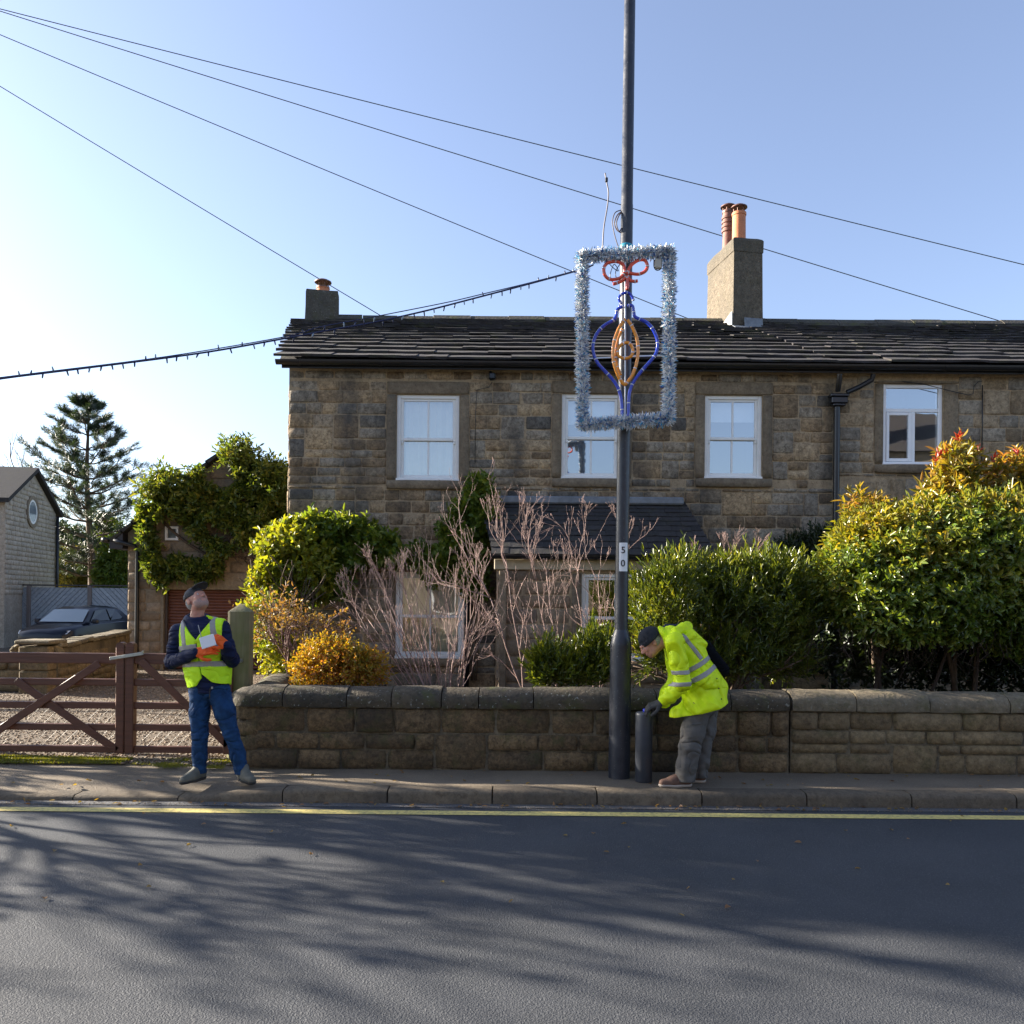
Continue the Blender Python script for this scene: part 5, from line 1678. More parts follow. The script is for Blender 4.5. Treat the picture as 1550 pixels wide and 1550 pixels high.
# ---------------------------------------------- small shrubs behind the wall, left
leafy('shrub', 'low rounded orange-yellow autumn shrub just behind the wall', 'shrub', (P(510,1040,8.6).x,8.6,GZ),
      [pblob(512,1012,8.6,58,36,0.30), pblob(470,1018,8.55,30,28,0.25), pblob(555,1015,8.6,26,32,0.25), pblob(500,990,8.6,34,20,0.2)], 1500, 7, 0.12, 0.036, 0.022, M['l_autumn'], 21, 0.7, 0.6, 1.0, 0.45, 0.45, 6.0,
      [((P(505,1045,8.6).x,8.6,GZ),14,0.28,0.008,0.55)])
t = thing('shrub', (P(440,1040,9.3).x,9.3,GZ), 'thin twiggy shrub with sparse dry brown and yellow leaves left of the bare bushes', 'shrub')
b = MB(); g_ = random.Random(61); tips = []
for k in range(18):
    grow(b, P(448+g_.uniform(-10,10),1045,9.3+g_.uniform(-.15,.15)), (g_.gauss(-0.03,0.36),g_.gauss(0,0.25),1), 0.42, 0.009, 3, g_, (2,3), 0.55, 0.74, 0.05, 0.16, tips=tips)
b.build('stem', M['bark_red'], t, smooth=True)
tp = np.array([tuple(a) for a,_ in tips]); td = np.array([tuple(a) for _,a in tips])
k = cg.random(len(tp)) < 0.8
V = sprays(tp[k]-td[k]*0.08, td[k]+cg.normal(size=td[k].shape)*0.3, 5, 0.14, 0.046, 0.026, cg, 1.0, 0.2, 0.3)
np_mesh('foliage', *V, M['l_dry'], t, kind='stuff')
bl = [pblob(395,940,9.6,22,40,0.25), pblob(420,985,9.5,30,35,0.25), pblob(440,1010,9.4,20,25,0.2)]
p, nr = blob_points(bl, 520, cg, 0.5, 0.3, 5.0, 8)
V = sprays(p, nr+cg.normal(size=p.shape)*0.5, 5, 0.12, 0.05, 0.034, cg, 1.0, 0.2, 0.3)
np_mesh('foliage', *V, M['l_bright'], t, kind='stuff')

# ---------------------------------------------- bare shrubs
def bare(label, roots, mat, seed, depth=3, L=0.5, r=0.013, split=(2,3), ang=0.45, shrink=0.72, name='bare_shrub', up=0.25, wob=0.09):
    c = roots[0]
    t = thing(name, (P(c[0],c[1],c[2]).x, c[2], GZ), label, 'bare shrub')
    b = MB(); g_ = random.Random(seed)
    for (px,py,dd,tx,ty,td,rr,LL,dp) in roots:
        rr *= 0.66
        a, q = P(px,py,dd), P(tx,ty,td)
        a.z = min(a.z, GZ+0.02) if py > 1030 else a.z
        # straight-ish leader to the target, then branching
        pts = [a.lerp(q,i/5)+Vector((g_.gauss(0,0.012),g_.gauss(0,0.012),0))*(1 if 0<i<5 else 0) for i in range(6)]
        b.tube(pts, [rr*(0.95-0.5*i/5) for i in range(6)], 6)
        dr = (q-a).normalized()
        tot = (q-a).length
        for i in range(2,6):
            for k in range(1 if i < 5 else 2):
                ax = dr.orthogonal().normalized(); ax.rotate(Matrix.Rotation(g_.uniform(0,6.28),3,dr))
                nd = dr.copy(); nd.rotate(Matrix.Rotation(g_.uniform(0.25,0.75) if i < 5 else g_.uniform(0.05,0.4), 3, ax))
                grow(b, pts[i].lerp(pts[i-1],g_.random()*0.8 if i<5 else 0), nd, LL*g_.uniform(0.6,1.15), rr*0.42, dp+1 if i > 2 else dp, g_, split, ang, shrink, up, wob)
    b.build('branches', mat, t, smooth=True)
    return t
g_ = random.Random(99)
rts = []
for k in range(24):
    f = k/23
    tx = 540+f*185+g_.uniform(-10,10); ty = 935-30*math.sin(f*3.1)+g_.uniform(-25,35)
    rts.append((640+f*55+g_.uniform(-12,12), 1045, 8.75+g_.uniform(-.1,.25), tx, ty, 8.9+g_.uniform(-.25,.25), g_.uniform(0.008,0.014), 0.24, 2))
bare('dense bare pinkish-brown bush fanning out in front of the lower left window', rts, M['bark_pale'], 41, split=(1,3), ang=0.45, shrink=0.76, wob=0.13)
# tall bare shrub in front of the lean-to
rts = [(805,1040,9.0,742,905,9.1,0.021,0.34,3),(742,905,9.1,700,830,9.1,0.014,0.30,3),(742,905,9.1,672,880,9.2,0.011,0.28,2),
       (800,1035,9.1,770,880,9.2,0.018,0.36,3),(770,880,9.2,752,810,9.2,0.013,0.30,3),
       (848,1040,9.2,812,880,9.3,0.014,0.34,3),(812,880,9.3,800,820,9.3,0.011,0.28,3),(862,1040,9.1,830,890,9.2,0.013,0.30,3),
       (905,1040,9.3,872,890,9.4,0.014,0.33,3),(915,1040,9.2,905,880,9.4,0.013,0.32,3),(872,890,9.4,880,820,9.4,0.010,0.28,3),(930,1040,9.4,940,860,9.5,0.012,0.30,3),(850,1030,9.1,780,960,9.0,0.010,0.25,2),(900,1035,9.2,915,960,9.2,0.009,0.25,2)]
bare('tall open bare shrub with pale pink stems in front of the lean-to roof', rts, M['bark_pale'], 43, split=(1,3), ang=0.55, shrink=0.72, wob=0.13)
rts = [(1090,1000,9.6,1100,860,9.8,0.010,0.22,3),(1040,960,9.6,1047,850,9.8,0.008,0.16,2),(1110,1000,9.6,1140,850,9.8,0.008,0.2,2)]
bare('few bare pink twigs poking above the narrow-leaved evergreen bush', rts, M['bark_pale'], 47)

# ---------------------------------------------- evergreen bushes behind the right wall
leafy('shrub', 'small bright green bush left of the lamp post with upright leaves', 'shrub', (P(870,1040,8.4).x,8.4,GZ),
      [pblob(868,1022,8.45,58,26,0.2), pblob(825,1012,8.45,18,26,0.15), pblob(905,1005,8.5,30,34,0.2), pblob(835,1025,8.45,28,22,0.2)], 560, 9, 0.16, 0.085, 0.024, M['l_laurel'], 31, 1.0, 0.4, 0.75, 0.5, 0.3, 5.0,
      [((P(870,1045,8.4).x,8.4,GZ),8,0.25,0.008,0.4)], droop=0.1, shoots=90)
leafy('evergreen_bush', 'big dark green bush of narrow upright leaves behind the bending man', 'bush', (P(1090,1040,9.2).x,9.2,GZ),
      [pblob(1090,936.0,9.3,105.0,75.0,0.55), pblob(1010,936.0,9.0,40.0,70.0,0.4), pblob(1165,926.0,9.3,52.0,70.0,0.5), pblob(1040,886.0,9.2,35.0,25.0,0.4), pblob(1120,874.0,9.3,35.0,18.0,0.4), pblob(1185,886.0,9.4,25.0,28.0,0.35), pblob(985,991.0,8.8,20.0,30.0,0.3), pblob(1080,1006.0,9.0,100.0,30.0,0.4), pblob(1180,1006.0,9.2,40.0,25.0,0.4)],
      3700, 9, 0.19, 0.078, 0.021, M['l_laurel'], 33, 0.9, 0.6, 0.75, 0.36, 0.7, 2.6,
      [((P(1080,1045,9.2).x,9.2,GZ),16,0.6,0.02,0.5)], droop=0.1, shoots=420)
leafy('evergreen_bush', 'dark conifer-like bush low against the wall under the drainpipe', 'bush', (P(1228,1040,11.3).x,11.3,GZ),
      [pblob(1228,850,11.3,42,42,0.35), pblob(1255,830,11.4,26,26,0.3), pblob(1205,850,11.3,24,30,0.3), pblob(1230,930,11.2,50,70,0.35)], 1500, 8, 0.16, 0.06, 0.02, M['l_dark'], 35, 0.6, 0.6, 0.8, 0.3, 0.2, 4.0)
hb = [pblob(1330,875.4,9.2,87.0,67.0,0.75), pblob(1400,845.4,9.2,72.0,72.0,0.8), pblob(1480,855.4,9.1,77.0,92.0,0.8), pblob(1290,885.4,9.0,44.0,47.0,0.6), pblob(1420,915.4,8.9,112.0,44.0,0.6), pblob(1540,885.4,9.1,62.0,92.0,0.7), pblob(1350,930.4,8.8,62.0,27.0,0.45), pblob(1600,865.4,9.2,72.0,112.0,0.8), pblob(1300,855.4,9.2,42.0,30.0,0.5)]
t = leafy('hedge', 'broad overhanging hedge with broad leaves, yellow on top, at the right', 'hedge', (P(1400,1040,9.2).x,9.2,GZ),
      hb, 9200, 7, 0.17, 0.070, 0.037, M['l_hedge'], 51, -0.15, 0.9, 1.0, 0.28, 0.40, 3.0, None, droop=0.35, shoots=0)
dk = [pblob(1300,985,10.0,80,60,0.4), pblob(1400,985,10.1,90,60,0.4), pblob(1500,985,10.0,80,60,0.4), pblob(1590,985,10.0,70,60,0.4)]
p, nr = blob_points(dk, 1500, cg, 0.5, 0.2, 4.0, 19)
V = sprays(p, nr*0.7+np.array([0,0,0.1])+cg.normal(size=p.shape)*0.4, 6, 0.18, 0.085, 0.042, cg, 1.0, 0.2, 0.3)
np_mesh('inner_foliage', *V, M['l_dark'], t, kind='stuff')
b = MB(); g_ = random.Random(52)
for (px,py) in ((1330,1045),(1322,1045),(1408,1045),(1475,1045)):
    grow(b, P(px,1052,9.0+g_.uniform(-.1,.2)), (g_.gauss(0,0.2),g_.gauss(0,0.1),1), 0.55, 0.04 if px == 1330 else 0.022, 3, g_, (2,3), 0.6, 0.75, 0.1, 0.12)
for k in range(70):    # hanging dead twigs under the skirt
    x = g_.uniform(1225,1540); a = P(x, g_.uniform(940,985), 8.5+g_.uniform(0,0.5))
    b.tube([a, a+Vector((g_.gauss(0,.05),g_.gauss(0,.03),-0.12)), a+Vector((g_.gauss(0,.12),g_.gauss(0,.05),-g_.uniform(0.2,0.4)))], [0.005,0.004,0.002], 4)
b.build('stem', M['bark_dark'], t, smooth=True)
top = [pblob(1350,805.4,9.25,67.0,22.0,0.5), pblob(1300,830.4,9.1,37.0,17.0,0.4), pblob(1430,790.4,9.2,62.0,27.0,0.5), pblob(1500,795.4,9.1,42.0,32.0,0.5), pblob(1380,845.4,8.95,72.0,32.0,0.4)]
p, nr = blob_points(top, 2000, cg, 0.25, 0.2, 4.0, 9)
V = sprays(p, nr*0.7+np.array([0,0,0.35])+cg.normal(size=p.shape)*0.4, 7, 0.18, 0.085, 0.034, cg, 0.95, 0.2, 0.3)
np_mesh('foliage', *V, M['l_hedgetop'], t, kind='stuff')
t = thing('tall_shrub', (P(1450,1040,9.6).x,9.6,GZ), 'tall shrub with red new leaf tips rising above the hedge at far right', 'shrub')
ph = [pblob(1448,735,9.5,30,45,0.3), pblob(1430,765,9.5,40,35,0.35), pblob(1500,760,9.6,55,50,0.4), pblob(1450,700,9.5,16,25,0.2), pblob(1560,740,9.6,50,50,0.4), pblob(1310,775,9.5,28,18,0.25)]
p, nr = blob_points(ph, 640, cg, 0.4, 0.25, 4.0, 12)
V = sprays(p, nr*0.4+np.array([0,0,0.5])+cg.normal(size=p.shape)*0.3, 9, 0.16, 0.115, 0.036, cg, 1.05, 0.15, 0.35)
np_mesh('foliage', *V, M['l_photinia'], t, kind='stuff')
rp = np.array([tuple(P(x,y,9.4)) for x,y in ((1450,664),(1452,668),(1432,690),(1420,695),(1480,690),(1352,780),(1415,700),(1470,700),(1500,700),(1540,690))])
V = sprays(rp, np.array([0,0,1.0])+cg.normal(size=rp.shape)*0.25, 6, 0.06, 0.085, 0.026, cg, 0.55, 0.15, 0.2)
np_mesh('foliage', *V, M['l_red'], t, kind='stuff')
b = MB()
for (px,py,tx,ty) in ((1450,1045,1450,690),(1480,1045,1500,730),(1440,1045,1420,760),(1330,1045,1312,775)):
    a, q = P(px,1052,9.6), P(tx,ty,9.5)
    b.tube([a.lerp(q,i/6)+Vector((g_.gauss(0,.03),0,0)) for i in range(7)], [0.03*(1-0.8*i/6) for i in range(7)], 6)
b.build('stem', M['bark'], t, smooth=True)

# ---------------------------------------------- pine behind the fence
PD = 31.0
pb_ = P(139,900,PD)
t = thing('pine_tree', (pb_.x, PD, 0), 'tall open pine tree standing behind the grey fence', 'tree')
b = MB(); g_ = random.Random(71)
ptop = P(133,600,PD)
H = ptop.z
tr = lambda z: Vector((pb_.x+(ptop.x-pb_.x)*z/H+0.08*math.sin(z*0.8), PD, z))
b.tube([tr(H*i/12) for i in range(13)], [0.19*(1-i/12.6)+0.012 for i in range(13)], 9)
b.build('trunk', M['bark'], t, smooth=True)
b = MB()
tc, tdn = [], []
z = 2.3
prof_w = lambda z: 3.0*(1-((z-2.6)/(H-2.5)))**0.75 if z > 3.2 else 1.9
while z < H-0.3:
    nb_ = g_.randint(4,5)
    a0 = g_.uniform(0,6.28)
    for k in range(nb_):
        a = a0+k*6.283/nb_+g_.uniform(-.35,.35)
        L = prof_w(z)*g_.uniform(0.55,1.12)
        ris = 0.15+0.5*(z/H)
        dirv = Vector((math.cos(a),math.sin(a),0))
        pts = []
        for i in range(6):
            f = i/5
            pts.append(tr(z)+dirv*L*f+Vector((0,0,L*(ris*f*0.5+0.35*f*f-0.12*f)))+Vector((g_.gauss(0,.03),g_.gauss(0,.03),g_.gauss(0,.03)))*(i>0))
        b.tube(pts, [0.035*(1-0.75*i/5)*(0.5+L/3) for i in range(6)], 5)
        for i in range(2,6):
            for q in range(3):
                f = g_.random()
                p0 = pts[i].lerp(pts[i-1], f)
                sd = dirv.copy(); sd.rotate(Matrix.Rotation(g_.choice((-1,1))*g_.uniform(0.4,1.1),3,'Z'))
                l2 = L*g_.uniform(0.12,0.32)
                p1 = p0+sd*l2+Vector((0,0,l2*g_.uniform(0.15,0.7)))
                b.tube([p0,p1], [0.012,0.007], 4)
                for e in range(3):
                    tc.append(p0.lerp(p1, 0.45+0.55*e/2)); tdn.append((sd+Vector((0,0,0.55))).normalized())
        tc.append(pts[-1]); tdn.append((dirv+Vector((0,0,0.9))).normalized())
    z += g_.uniform(0.40,0.58)
for k in range(9): tc.append(tr(H-0.1-0.07*k)); tdn.append(Vector((g_.gauss(0,.5),g_.gauss(0,.5),1)).normalized())
b.build('branch', M['bark'], t, smooth=True)
C = np.array([tuple(c) for c in tc]); D = np.array([tuple(c) for c in tdn])
V, Fc = sprays(C, D, 26, 0.17, 0.20, 0.017, cg, 1.15, 0.0, 0.0)
np_mesh('needles', V, Fc, M['l_pine'], t, kind='stuff')
# ---------------------------------------------- trees and scrub beyond
def fartree(name, label, px, py, d, blobs, n, mat, seed, size=0.16, trunk=True):
    t = thing(name, (P(px,900,d).x, d, 0), label, 'tree', None)
    g = np.random.default_rng(seed)
    p, nr = blob_points(blobs, n, g, 0.3, 0.25, 1.2, seed)
    V, Fc = sprays(p, nr*0.6+np.array([0,0,0.3])+g.normal(size=p.shape)*0.4, 6, size*1.6, size, size*0.5, g, 1.0, 0.2, 0.3)
    np_mesh('crown', V, Fc, mat, t, kind='stuff')
    b = MB(); gg = random.Random(seed)
    c = P(px,900,d); c.z = 0
    grow(b, c, (0,0,1), 1.2, 0.12, 3, gg, (2,3), 0.5, 0.8, 0.2, 0.1)
    b.build('trunk', M['bark'], t, smooth=True)
fartree('bushy_tree', 'yellowish sunlit bushy tree at the foot of the pine', 120, 860, 36, [pblob(118,862,36,36,32,1.2), pblob(150,868,36,38,24,1.2), pblob(100,880,35,20,25,1.0), pblob(180,875,36,26,22,1.0)], 1900, M['l_far'], 81)
fartree('bushy_tree', 'dark green bushy tree beside the garage eaves', 178, 850, 27, [pblob(180,850,27,22,34,0.8), pblob(172,872,27,20,26,0.8), pblob(195,838,27,18,28,0.7), pblob(165,805,33,16,22,0.7)], 1300, M['l_creeper'], 83, 0.13)
fartree('bushy_tree', 'blue-grey tree clump far off between house and pine', 95, 830, 62, [pblob(92,838,62,14,34,2), pblob(112,842,64,16,30,2), pblob(85,810,62,6,18,1)], 900, M['l_dark'], 85, 0.35)
b = MB(); t = thing('bare_tree', (P(20,900,48).x,48,0), 'faint bare tree top above the grey house roof', 'tree'); g_ = random.Random(15)
for k in range(2): grow(b, P(-22+k*10,900,48), (g_.gauss(0,.06),0,1), 3.3, 0.10, 5, g_, (2,3), 0.5, 0.72, 0.2, 0.12, rmin=0.008)
b.build('branch', M['bark'], t, smooth=True)
# wooded rise on the horizon
g = np.random.default_rng(5)
n = 40
vs, fs = [], []
for i in range(n+1):
    x = -160+240*i/n
    h = 4+2.2*math.sin(i*0.7)+1.2*math.sin(i*1.9+1)
    vs += [(x,150,-0.3),(x,165,h)]
for i in range(n): fs.append((2*i,2*i+2,2*i+3,2*i+1))
b = MB(); b.add(vs, fs); b.build('hill', M['field'], kind='structure', smooth=True)

# moss and grass strip along the foot of the left gate, tufts on the drive edge
def tufts(name, label, n, fx, seed, h=(0.02,0.05), mat='moss'):
    g = np.random.default_rng(seed)
    p = fx(g, n)
    V, Fc = leaves_np(p, np.array([0,0,1.0])+g.normal(size=p.shape)*0.45, g.normal(size=p.shape)+np.array([0,-1,0]), g.uniform(*h,n), g.uniform(0.003,0.007,n), g, 0.1, 0.3)
    return tag(np_mesh(name, V, Fc, M[mat], kind='stuff'), label, 'grass')
def fx1(g, n):
    x = g.uniform(P(-60,1150,8).x, P(188,1150,8).x, n); f = g.beta(1.6,1.6,n)
    w = 0.5+0.5*np.sin(x*2.0)
    y = 7.92+f*(0.30+0.1*w)-0.02*w
    return np.stack([x, y, np.full(n, 0.0)],1)
tufts('moss_strip', 'strip of bright green moss and grass under the left gate', 15000, fx1, 91, (0.012,0.032))
def fx2(g, n):
    x = g.uniform(P(205,1150,8).x, P(350,1150,8).x, n); y = g.uniform(7.75,8.2,n)
    k = np.sin(x*13)+np.sin(y*19+x*5)+g.normal(size=n)*0.6 > 0.75
    return np.stack([x,y,np.zeros(n)],1)[k]
g0 = np.random.default_rng(92); pz_ = fx2(g0, 9000)
V, Fc = leaves_np(pz_, np.array([0,0,1.0])+g0.normal(size=pz_.shape)*0.5, g0.normal(size=pz_.shape)+np.array([0,-1,0]), g0.uniform(0.01,0.028,len(pz_)), g0.uniform(0.003,0.006,len(pz_)), g0, 0.1, 0.3)
tag(np_mesh('grass_tufts', V, Fc, M['moss'], kind='stuff'), 'sparse yellow-green tufts on the gravel behind the standing man', 'grass')
# ================================================================== lamp post
LPD = 7.55
lb = P(937,1176,LPD); ltp = P(949.5,275,LPD)
lean_x = (ltp.x-lb.x)/(ltp.z-lb.z)
M['lamp_paint'] = None
m = NM('dark_lamp_post_paint')
n_ = m.noise(9,4,0.6); n2_ = m.noise(70,2,0.5)
c_ = m.mix(m.val(n_,0.35,0.7), (0.018,0.021,0.030), (0.034,0.037,0.046))
c_ = m.mix(m.val(n2_,0.70,0.73), c_, (0.16,0.16,0.15))
M['lamp_paint'] = m.fin(c_, m.val(n_,0.3,0.7,0.28,0.5), m.bump(m.noise(35,3),0.002))
lamp = thing('lamp_post', (lb.x, LPD, 0), 'dark blue-black lamp post with thicker base carrying the festive frame', 'lamp post')
def lz(z): return Vector((lb.x+lean_x*z, LPD, z))
zs = P(935,968,LPD).z
def lathe_lean(b, prof, n=24):
    vs, fs = [], []
    for r, z in prof:
        c = lz(z)
        for j in range(n):
            a = 2*math.pi*j/n
            vs.append((c.x+r*math.cos(a), c.y+r*math.sin(a), z))
    for i in range(len(prof)-1):
        for j in range(n): fs.append((i*n+j, i*n+(j+1)%n, (i+1)*n+(j+1)%n, (i+1)*n+j))
    fs.append(tuple((len(prof)-1)*n+j for j in range(n)))
    b.add(vs, fs)
b = MB(); lathe_lean(b, [(0.099,-0.05),(0.099,0.02),(0.097,zs-0.06),(0.095,zs-0.03),(0.080,zs+0.03),(0.066,zs+0.075),(0.061,zs+0.09)])
auto_smooth(b.build('base', M['lamp_paint'], lamp), 40)
zj = P(948,311,LPD).z
b = MB(); lathe_lean(b, [(0.0605,zs+0.05),(0.059,3.4),(0.056,zj),(0.0535,zj+0.004),(0.050,8.2)])
auto_smooth(b.build('shaft', M['lamp_paint'], lamp), 40)
# access door outline in the base
b = MB(); dz0, dz1 = 0.45, 0.95
pass
# bracket arm and lantern above the picture
b = MB(); t8 = lz(8.15); b.tube([t8, t8+Vector((0,-0.15,0.25)), t8+Vector((0,-0.9,0.35))], 0.035, 8); b.build('arm', M['lamp_paint'], lamp, smooth=True)
b = MB(); b.bbox(t8.x-0.13, t8.x+0.13, LPD-1.55, LPD-0.85, t8.z+0.28, t8.z+0.42, 0.04); b.build('lantern', plain_mat('lantern_grey',(0.25,0.26,0.27),0.5), lamp)
# number plate on the shaft
za, zb = P(941,865,LPD).z, P(941,822,LPD).z
pc_ = P(941.5,843,LPD-0.063)
b = MB(); n = 6; vs = []
for k in range(n+1):
    a = (k/n-0.5)*1.35+0.03
    c = lz((za+zb)/2)
    for z in (za,zb): vs.append((c.x+0.0615*math.sin(a)+0.003, c.y-0.0625*math.cos(a), z))
b.add(vs, [(2*k,2*k+2,2*k+3,2*k+1) for k in range(n)])
pl = b.build('number_plate', plain_mat('white_number_plate',(0.78,0.78,0.78),0.4), lamp, smooth=True)
M['ink'] = plain_mat('black_print', (0.01,0.01,0.012), 0.5)
def text_obj(ch, size, loc, parent, mat, name='numeral'):
    cu = bpy.data.curves.new(name, 'FONT'); cu.body = ch; cu.size = size; cu.align_x = 'CENTER'; cu.align_y = 'CENTER'; cu.extrude = 0.0006; cu.offset = 0.0008
    tmp = link(bpy.data.objects.new('tmp', cu))
    dg = bpy.context.evaluated_depsgraph_get()
    me = bpy.data.meshes.new_from_object(tmp.evaluated_get(dg))
    bpy.data.objects.remove(tmp)
    me.name = name
    mx = Matrix.Translation(loc) @ Matrix.Rotation(R(90),4,'X')
    me.transform(mx)
    me.materials.clear(); me.materials.append(mat)
    o = link(bpy.data.objects.new(name, me)); attach(o, parent)
    return o
text_obj('5', 0.085, Vector(P(943.5,833,LPD-0.066)), pl, M['ink'])
text_obj('0', 0.085, Vector(P(943,853,LPD-0.066)), pl, M['ink'])

# ================================================================== festive frame
DD = 7.40
dec = thing('festive_frame', P(947,512,DD), 'rectangular tinsel frame with rope-light bauble hung on the lamp post', 'decoration')
cor = [(881,388),(1013,381),(1012,634),(882,643)]
cw3 = [P(x,y,DD) for x,y in cor]
alu = plain_mat('bare_aluminium', (0.55,0.55,0.55), 0.35, Metallic=0.9)
b = MB(); b.tube(cw3, 0.012, 6, closed=True); b.build('frame', alu, dec)
m = NM('tinsel_foil')
M['tinsel'] = m.fin(m.ramp(m.rand(), [(0,(0.74,0.76,0.77)),(0.38,(0.90,0.90,0.90)),(0.66,(0.32,0.58,0.80)),(0.72,(0.02,0.20,0.62)),(0.77,(0.010,0.07,0.32)),(0.84,(0.03,0.42,0.66)),(0.91,(0.80,0.82,0.84))], 'CONSTANT'), 0.4, None, Metallic=0.0)
tg = np.random.default_rng(44)
pp_l, dd_l = [], []
for i in range(4):
    a, c = np.array(cw3[i]), np.array(cw3[(i+1)%4])
    L = np.linalg.norm(c-a); n = int(L*3300)
    f = tg.uniform(-0.03/L,1+0.03/L,n)
    ax = (c-a)/L
    r_ = unit(np.cross(ax, tg.normal(size=(n,3))))
    pp_l.append(a+(c-a)*f[:,None]+r_*tg.uniform(0.0,0.038,(n,1)))
    dd_l.append(r_+ax*tg.normal(size=(n,1))*0.45)
pp_ = np.concatenate(pp_l); dd_ = np.concatenate(dd_l)
n = len(pp_)
V, Fc = leaves_np(pp_, dd_, tg.normal(size=(n,3)), tg.uniform(0.025,0.055,n), tg.uniform(0.006,0.011,n), tg, 0.3, 0.25)
np_mesh('tinsel', V, Fc, M['tinsel'], dec, kind='stuff')
def rope_mat(name, col, trans=0.0):
    return plain_mat(name, col, 0.16, 0.15, 30, Coat_Weight=0.6, Coat_Roughness=0.05)
M['rope_r'] = rope_mat('red_rope_light', (0.62,0.065,0.025)); M['rope_b'] = rope_mat('blue_rope_light', (0.010,0.035,0.40)); M['rope_o'] = rope_mat('orange_rope_light', (0.72,0.26,0.012))
M['clip'] = plain_mat('clear_clip', (0.55,0.57,0.60), 0.25)
def smooth_path(pts, n=6, closed=False):
    out = []
    k = len(pts)
    rng_ = range(k if closed else k-1)
    for i in rng_:
        g = lambda j: np.array(pts[j % k] if closed else pts[min(max(j,0),k-1)], float)
        p0, p1, p2, p3 = g(i-1), g(i), g(i+1), g(i+2)
        for j in range(n):
            t = j/n
            out.append(0.5*((2*p1)+(-p0+p2)*t+(2*p0-5*p1+4*p2-p3)*t*t+(-p0+3*p1-3*p2+p3)*t**3))
    if not closed: out.append(np.array(pts[-1], float))
    return out
def rope(name, px, mat, r=0.0125, closed=False, dd=0.0, clips=11):
    r *= 1.22
    pts = [P(p[0],p[1],DD+dd) for p in smooth_path(px, 6, closed)]
    o = MB().tube(pts, r, 8, True, closed=closed).build(name, mat, dec, smooth=True)
    for i in range(2, len(pts)-1, clips):
        d = (pts[(i+1) % len(pts)]-pts[i-1]).normalized()
        MB().tube([pts[i]-d*0.004, pts[i]+d*0.004], r*1.12, 8).build('clip', M['clip'], o)
    return o
rope('bow_loop', [(946,415),(944,402),(934,396),(920,398),(914,406),(916,417),(924,423),(938,421),(945,413)], M['rope_r'])
rope('bow_loop', [(949,415),(955,402),(966,394),(976,394),(980,403),(976,411),(966,415),(956,414),(950,413)], M['rope_r'])
rope('bow_tail', [(948,418),(943,424),(935,428),(928,430)], M['rope_r']); rope('bow_tail', [(949,417),(954,424),(960,426),(965,425)], M['rope_r']); rope('bow_tail', [(949,418),(950,428),(949.5,438)], M['rope_r'])
rope('bauble_outline', [(941,460),(937,453),(939,447),(944,444),(949,443),(955,446),(959,455)], M['rope_b'], 0.010, dd=-0.01)
rope('bauble_outline', [(944,463),(938,466),(934,470),(933,478),(928,485),(917,491),(908,499),(901,510),(897.5,524),(899,537),(905,550),(916,562),(928,575),(936,588),(940,603),(941.5,620),(942,632)], M['rope_b'], 0.0125)
rope('bauble_outline', [(950,463),(957,463),(959,471),(961,479),(968,483),(979,488),(988,498),(994,511),(995.5,523),(993,535),(986,545),(976,556),(966,568),(958,580),(953,594),(951.5,610),(951,632)], M['rope_b'], 0.0125)
rope('bauble_neck', [(938,462),(936,470),(933,480),(930,486)], M['rope_b'], 0.008, dd=0.012)
rope('bauble_eye', [(946,483),(938,495),(931,512),(928,530),(929,548),(934,565),(940,576),(946,582),(951,577),(958,566),(964,548),(966,530),(964,512),(957,495),(950,484)], M['rope_o'], 0.0125)
rope('bauble_eye', [(942,498),(937,510),(933,525),(932,540),(935,555),(940,568)], M['rope_o'], 0.010, dd=0.02)
rope('bauble_pupil', [(946,519),(939,523),(935,531),(937,539),(945,542.5),(954,540),(958,532),(956,524),(951,519)], M['rope_o'], 0.0115, closed=True)
b = MB()
b.bar(P(946.5,382,DD+0.015), P(946,640,DD+0.015), 0.014, 0.014, 0.002, up=(0,1,0)); b.bar(P(886,543,DD+0.015), P(1008,537.5,DD+0.015), 0.013, 0.013, 0.002, up=(0,1,0))
b.bar(P(940,487,DD), P(946,482,DD), 0.016, 0.008, 0.001, up=(0,1,0)); b.bar(P(938,522,DD), P(946,514,DD), 0.014, 0.008, 0.001, up=(0,1,0))
b.build('support_bar', alu, dec)
for py in (392,634):
    c = P(947,py,LPD); b = MB(); b.tube([Vector((c.x+0.066*math.cos(a),LPD+0.066*math.sin(a),c.z)) for a in np.linspace(0,6.283,20,endpoint=False)], 0.010, 6, closed=True)
    b.bar(Vector((c.x,LPD-0.06,c.z)), Vector((c.x,DD,c.z)), 0.03, 0.03, 0.004); b.build('clamp', alu, dec)
c = P(948,374.5,LPD); b = MB(); b.lathe((c.x,c.y,c.z), [(0.060,-0.02),(0.063,-0.01),(0.062,0.012),(0.058,0.02)], 18); b.build('strap', plain_mat('teal_tape',(0.02,0.22,0.32),0.4), dec, smooth=True)
b = MB(); cb = P(997,398,DD); b.bbox(cb.x-0.035,cb.x+0.03,cb.y-0.02,cb.y+0.03,cb.z-0.05,cb.z+0.04,0.01); b.build('junction_box', plain_mat('junction_box_grey',(0.42,0.40,0.34),0.5), dec)
b = MB(); b.tube([P(x,y,DD) for x,y in smooth_path([(990,393),(990,404),(994,409),(1000,407),(1000,398)],4)], 0.005, 5); b.build('lead', M['black_plastic'], dec, smooth=True)
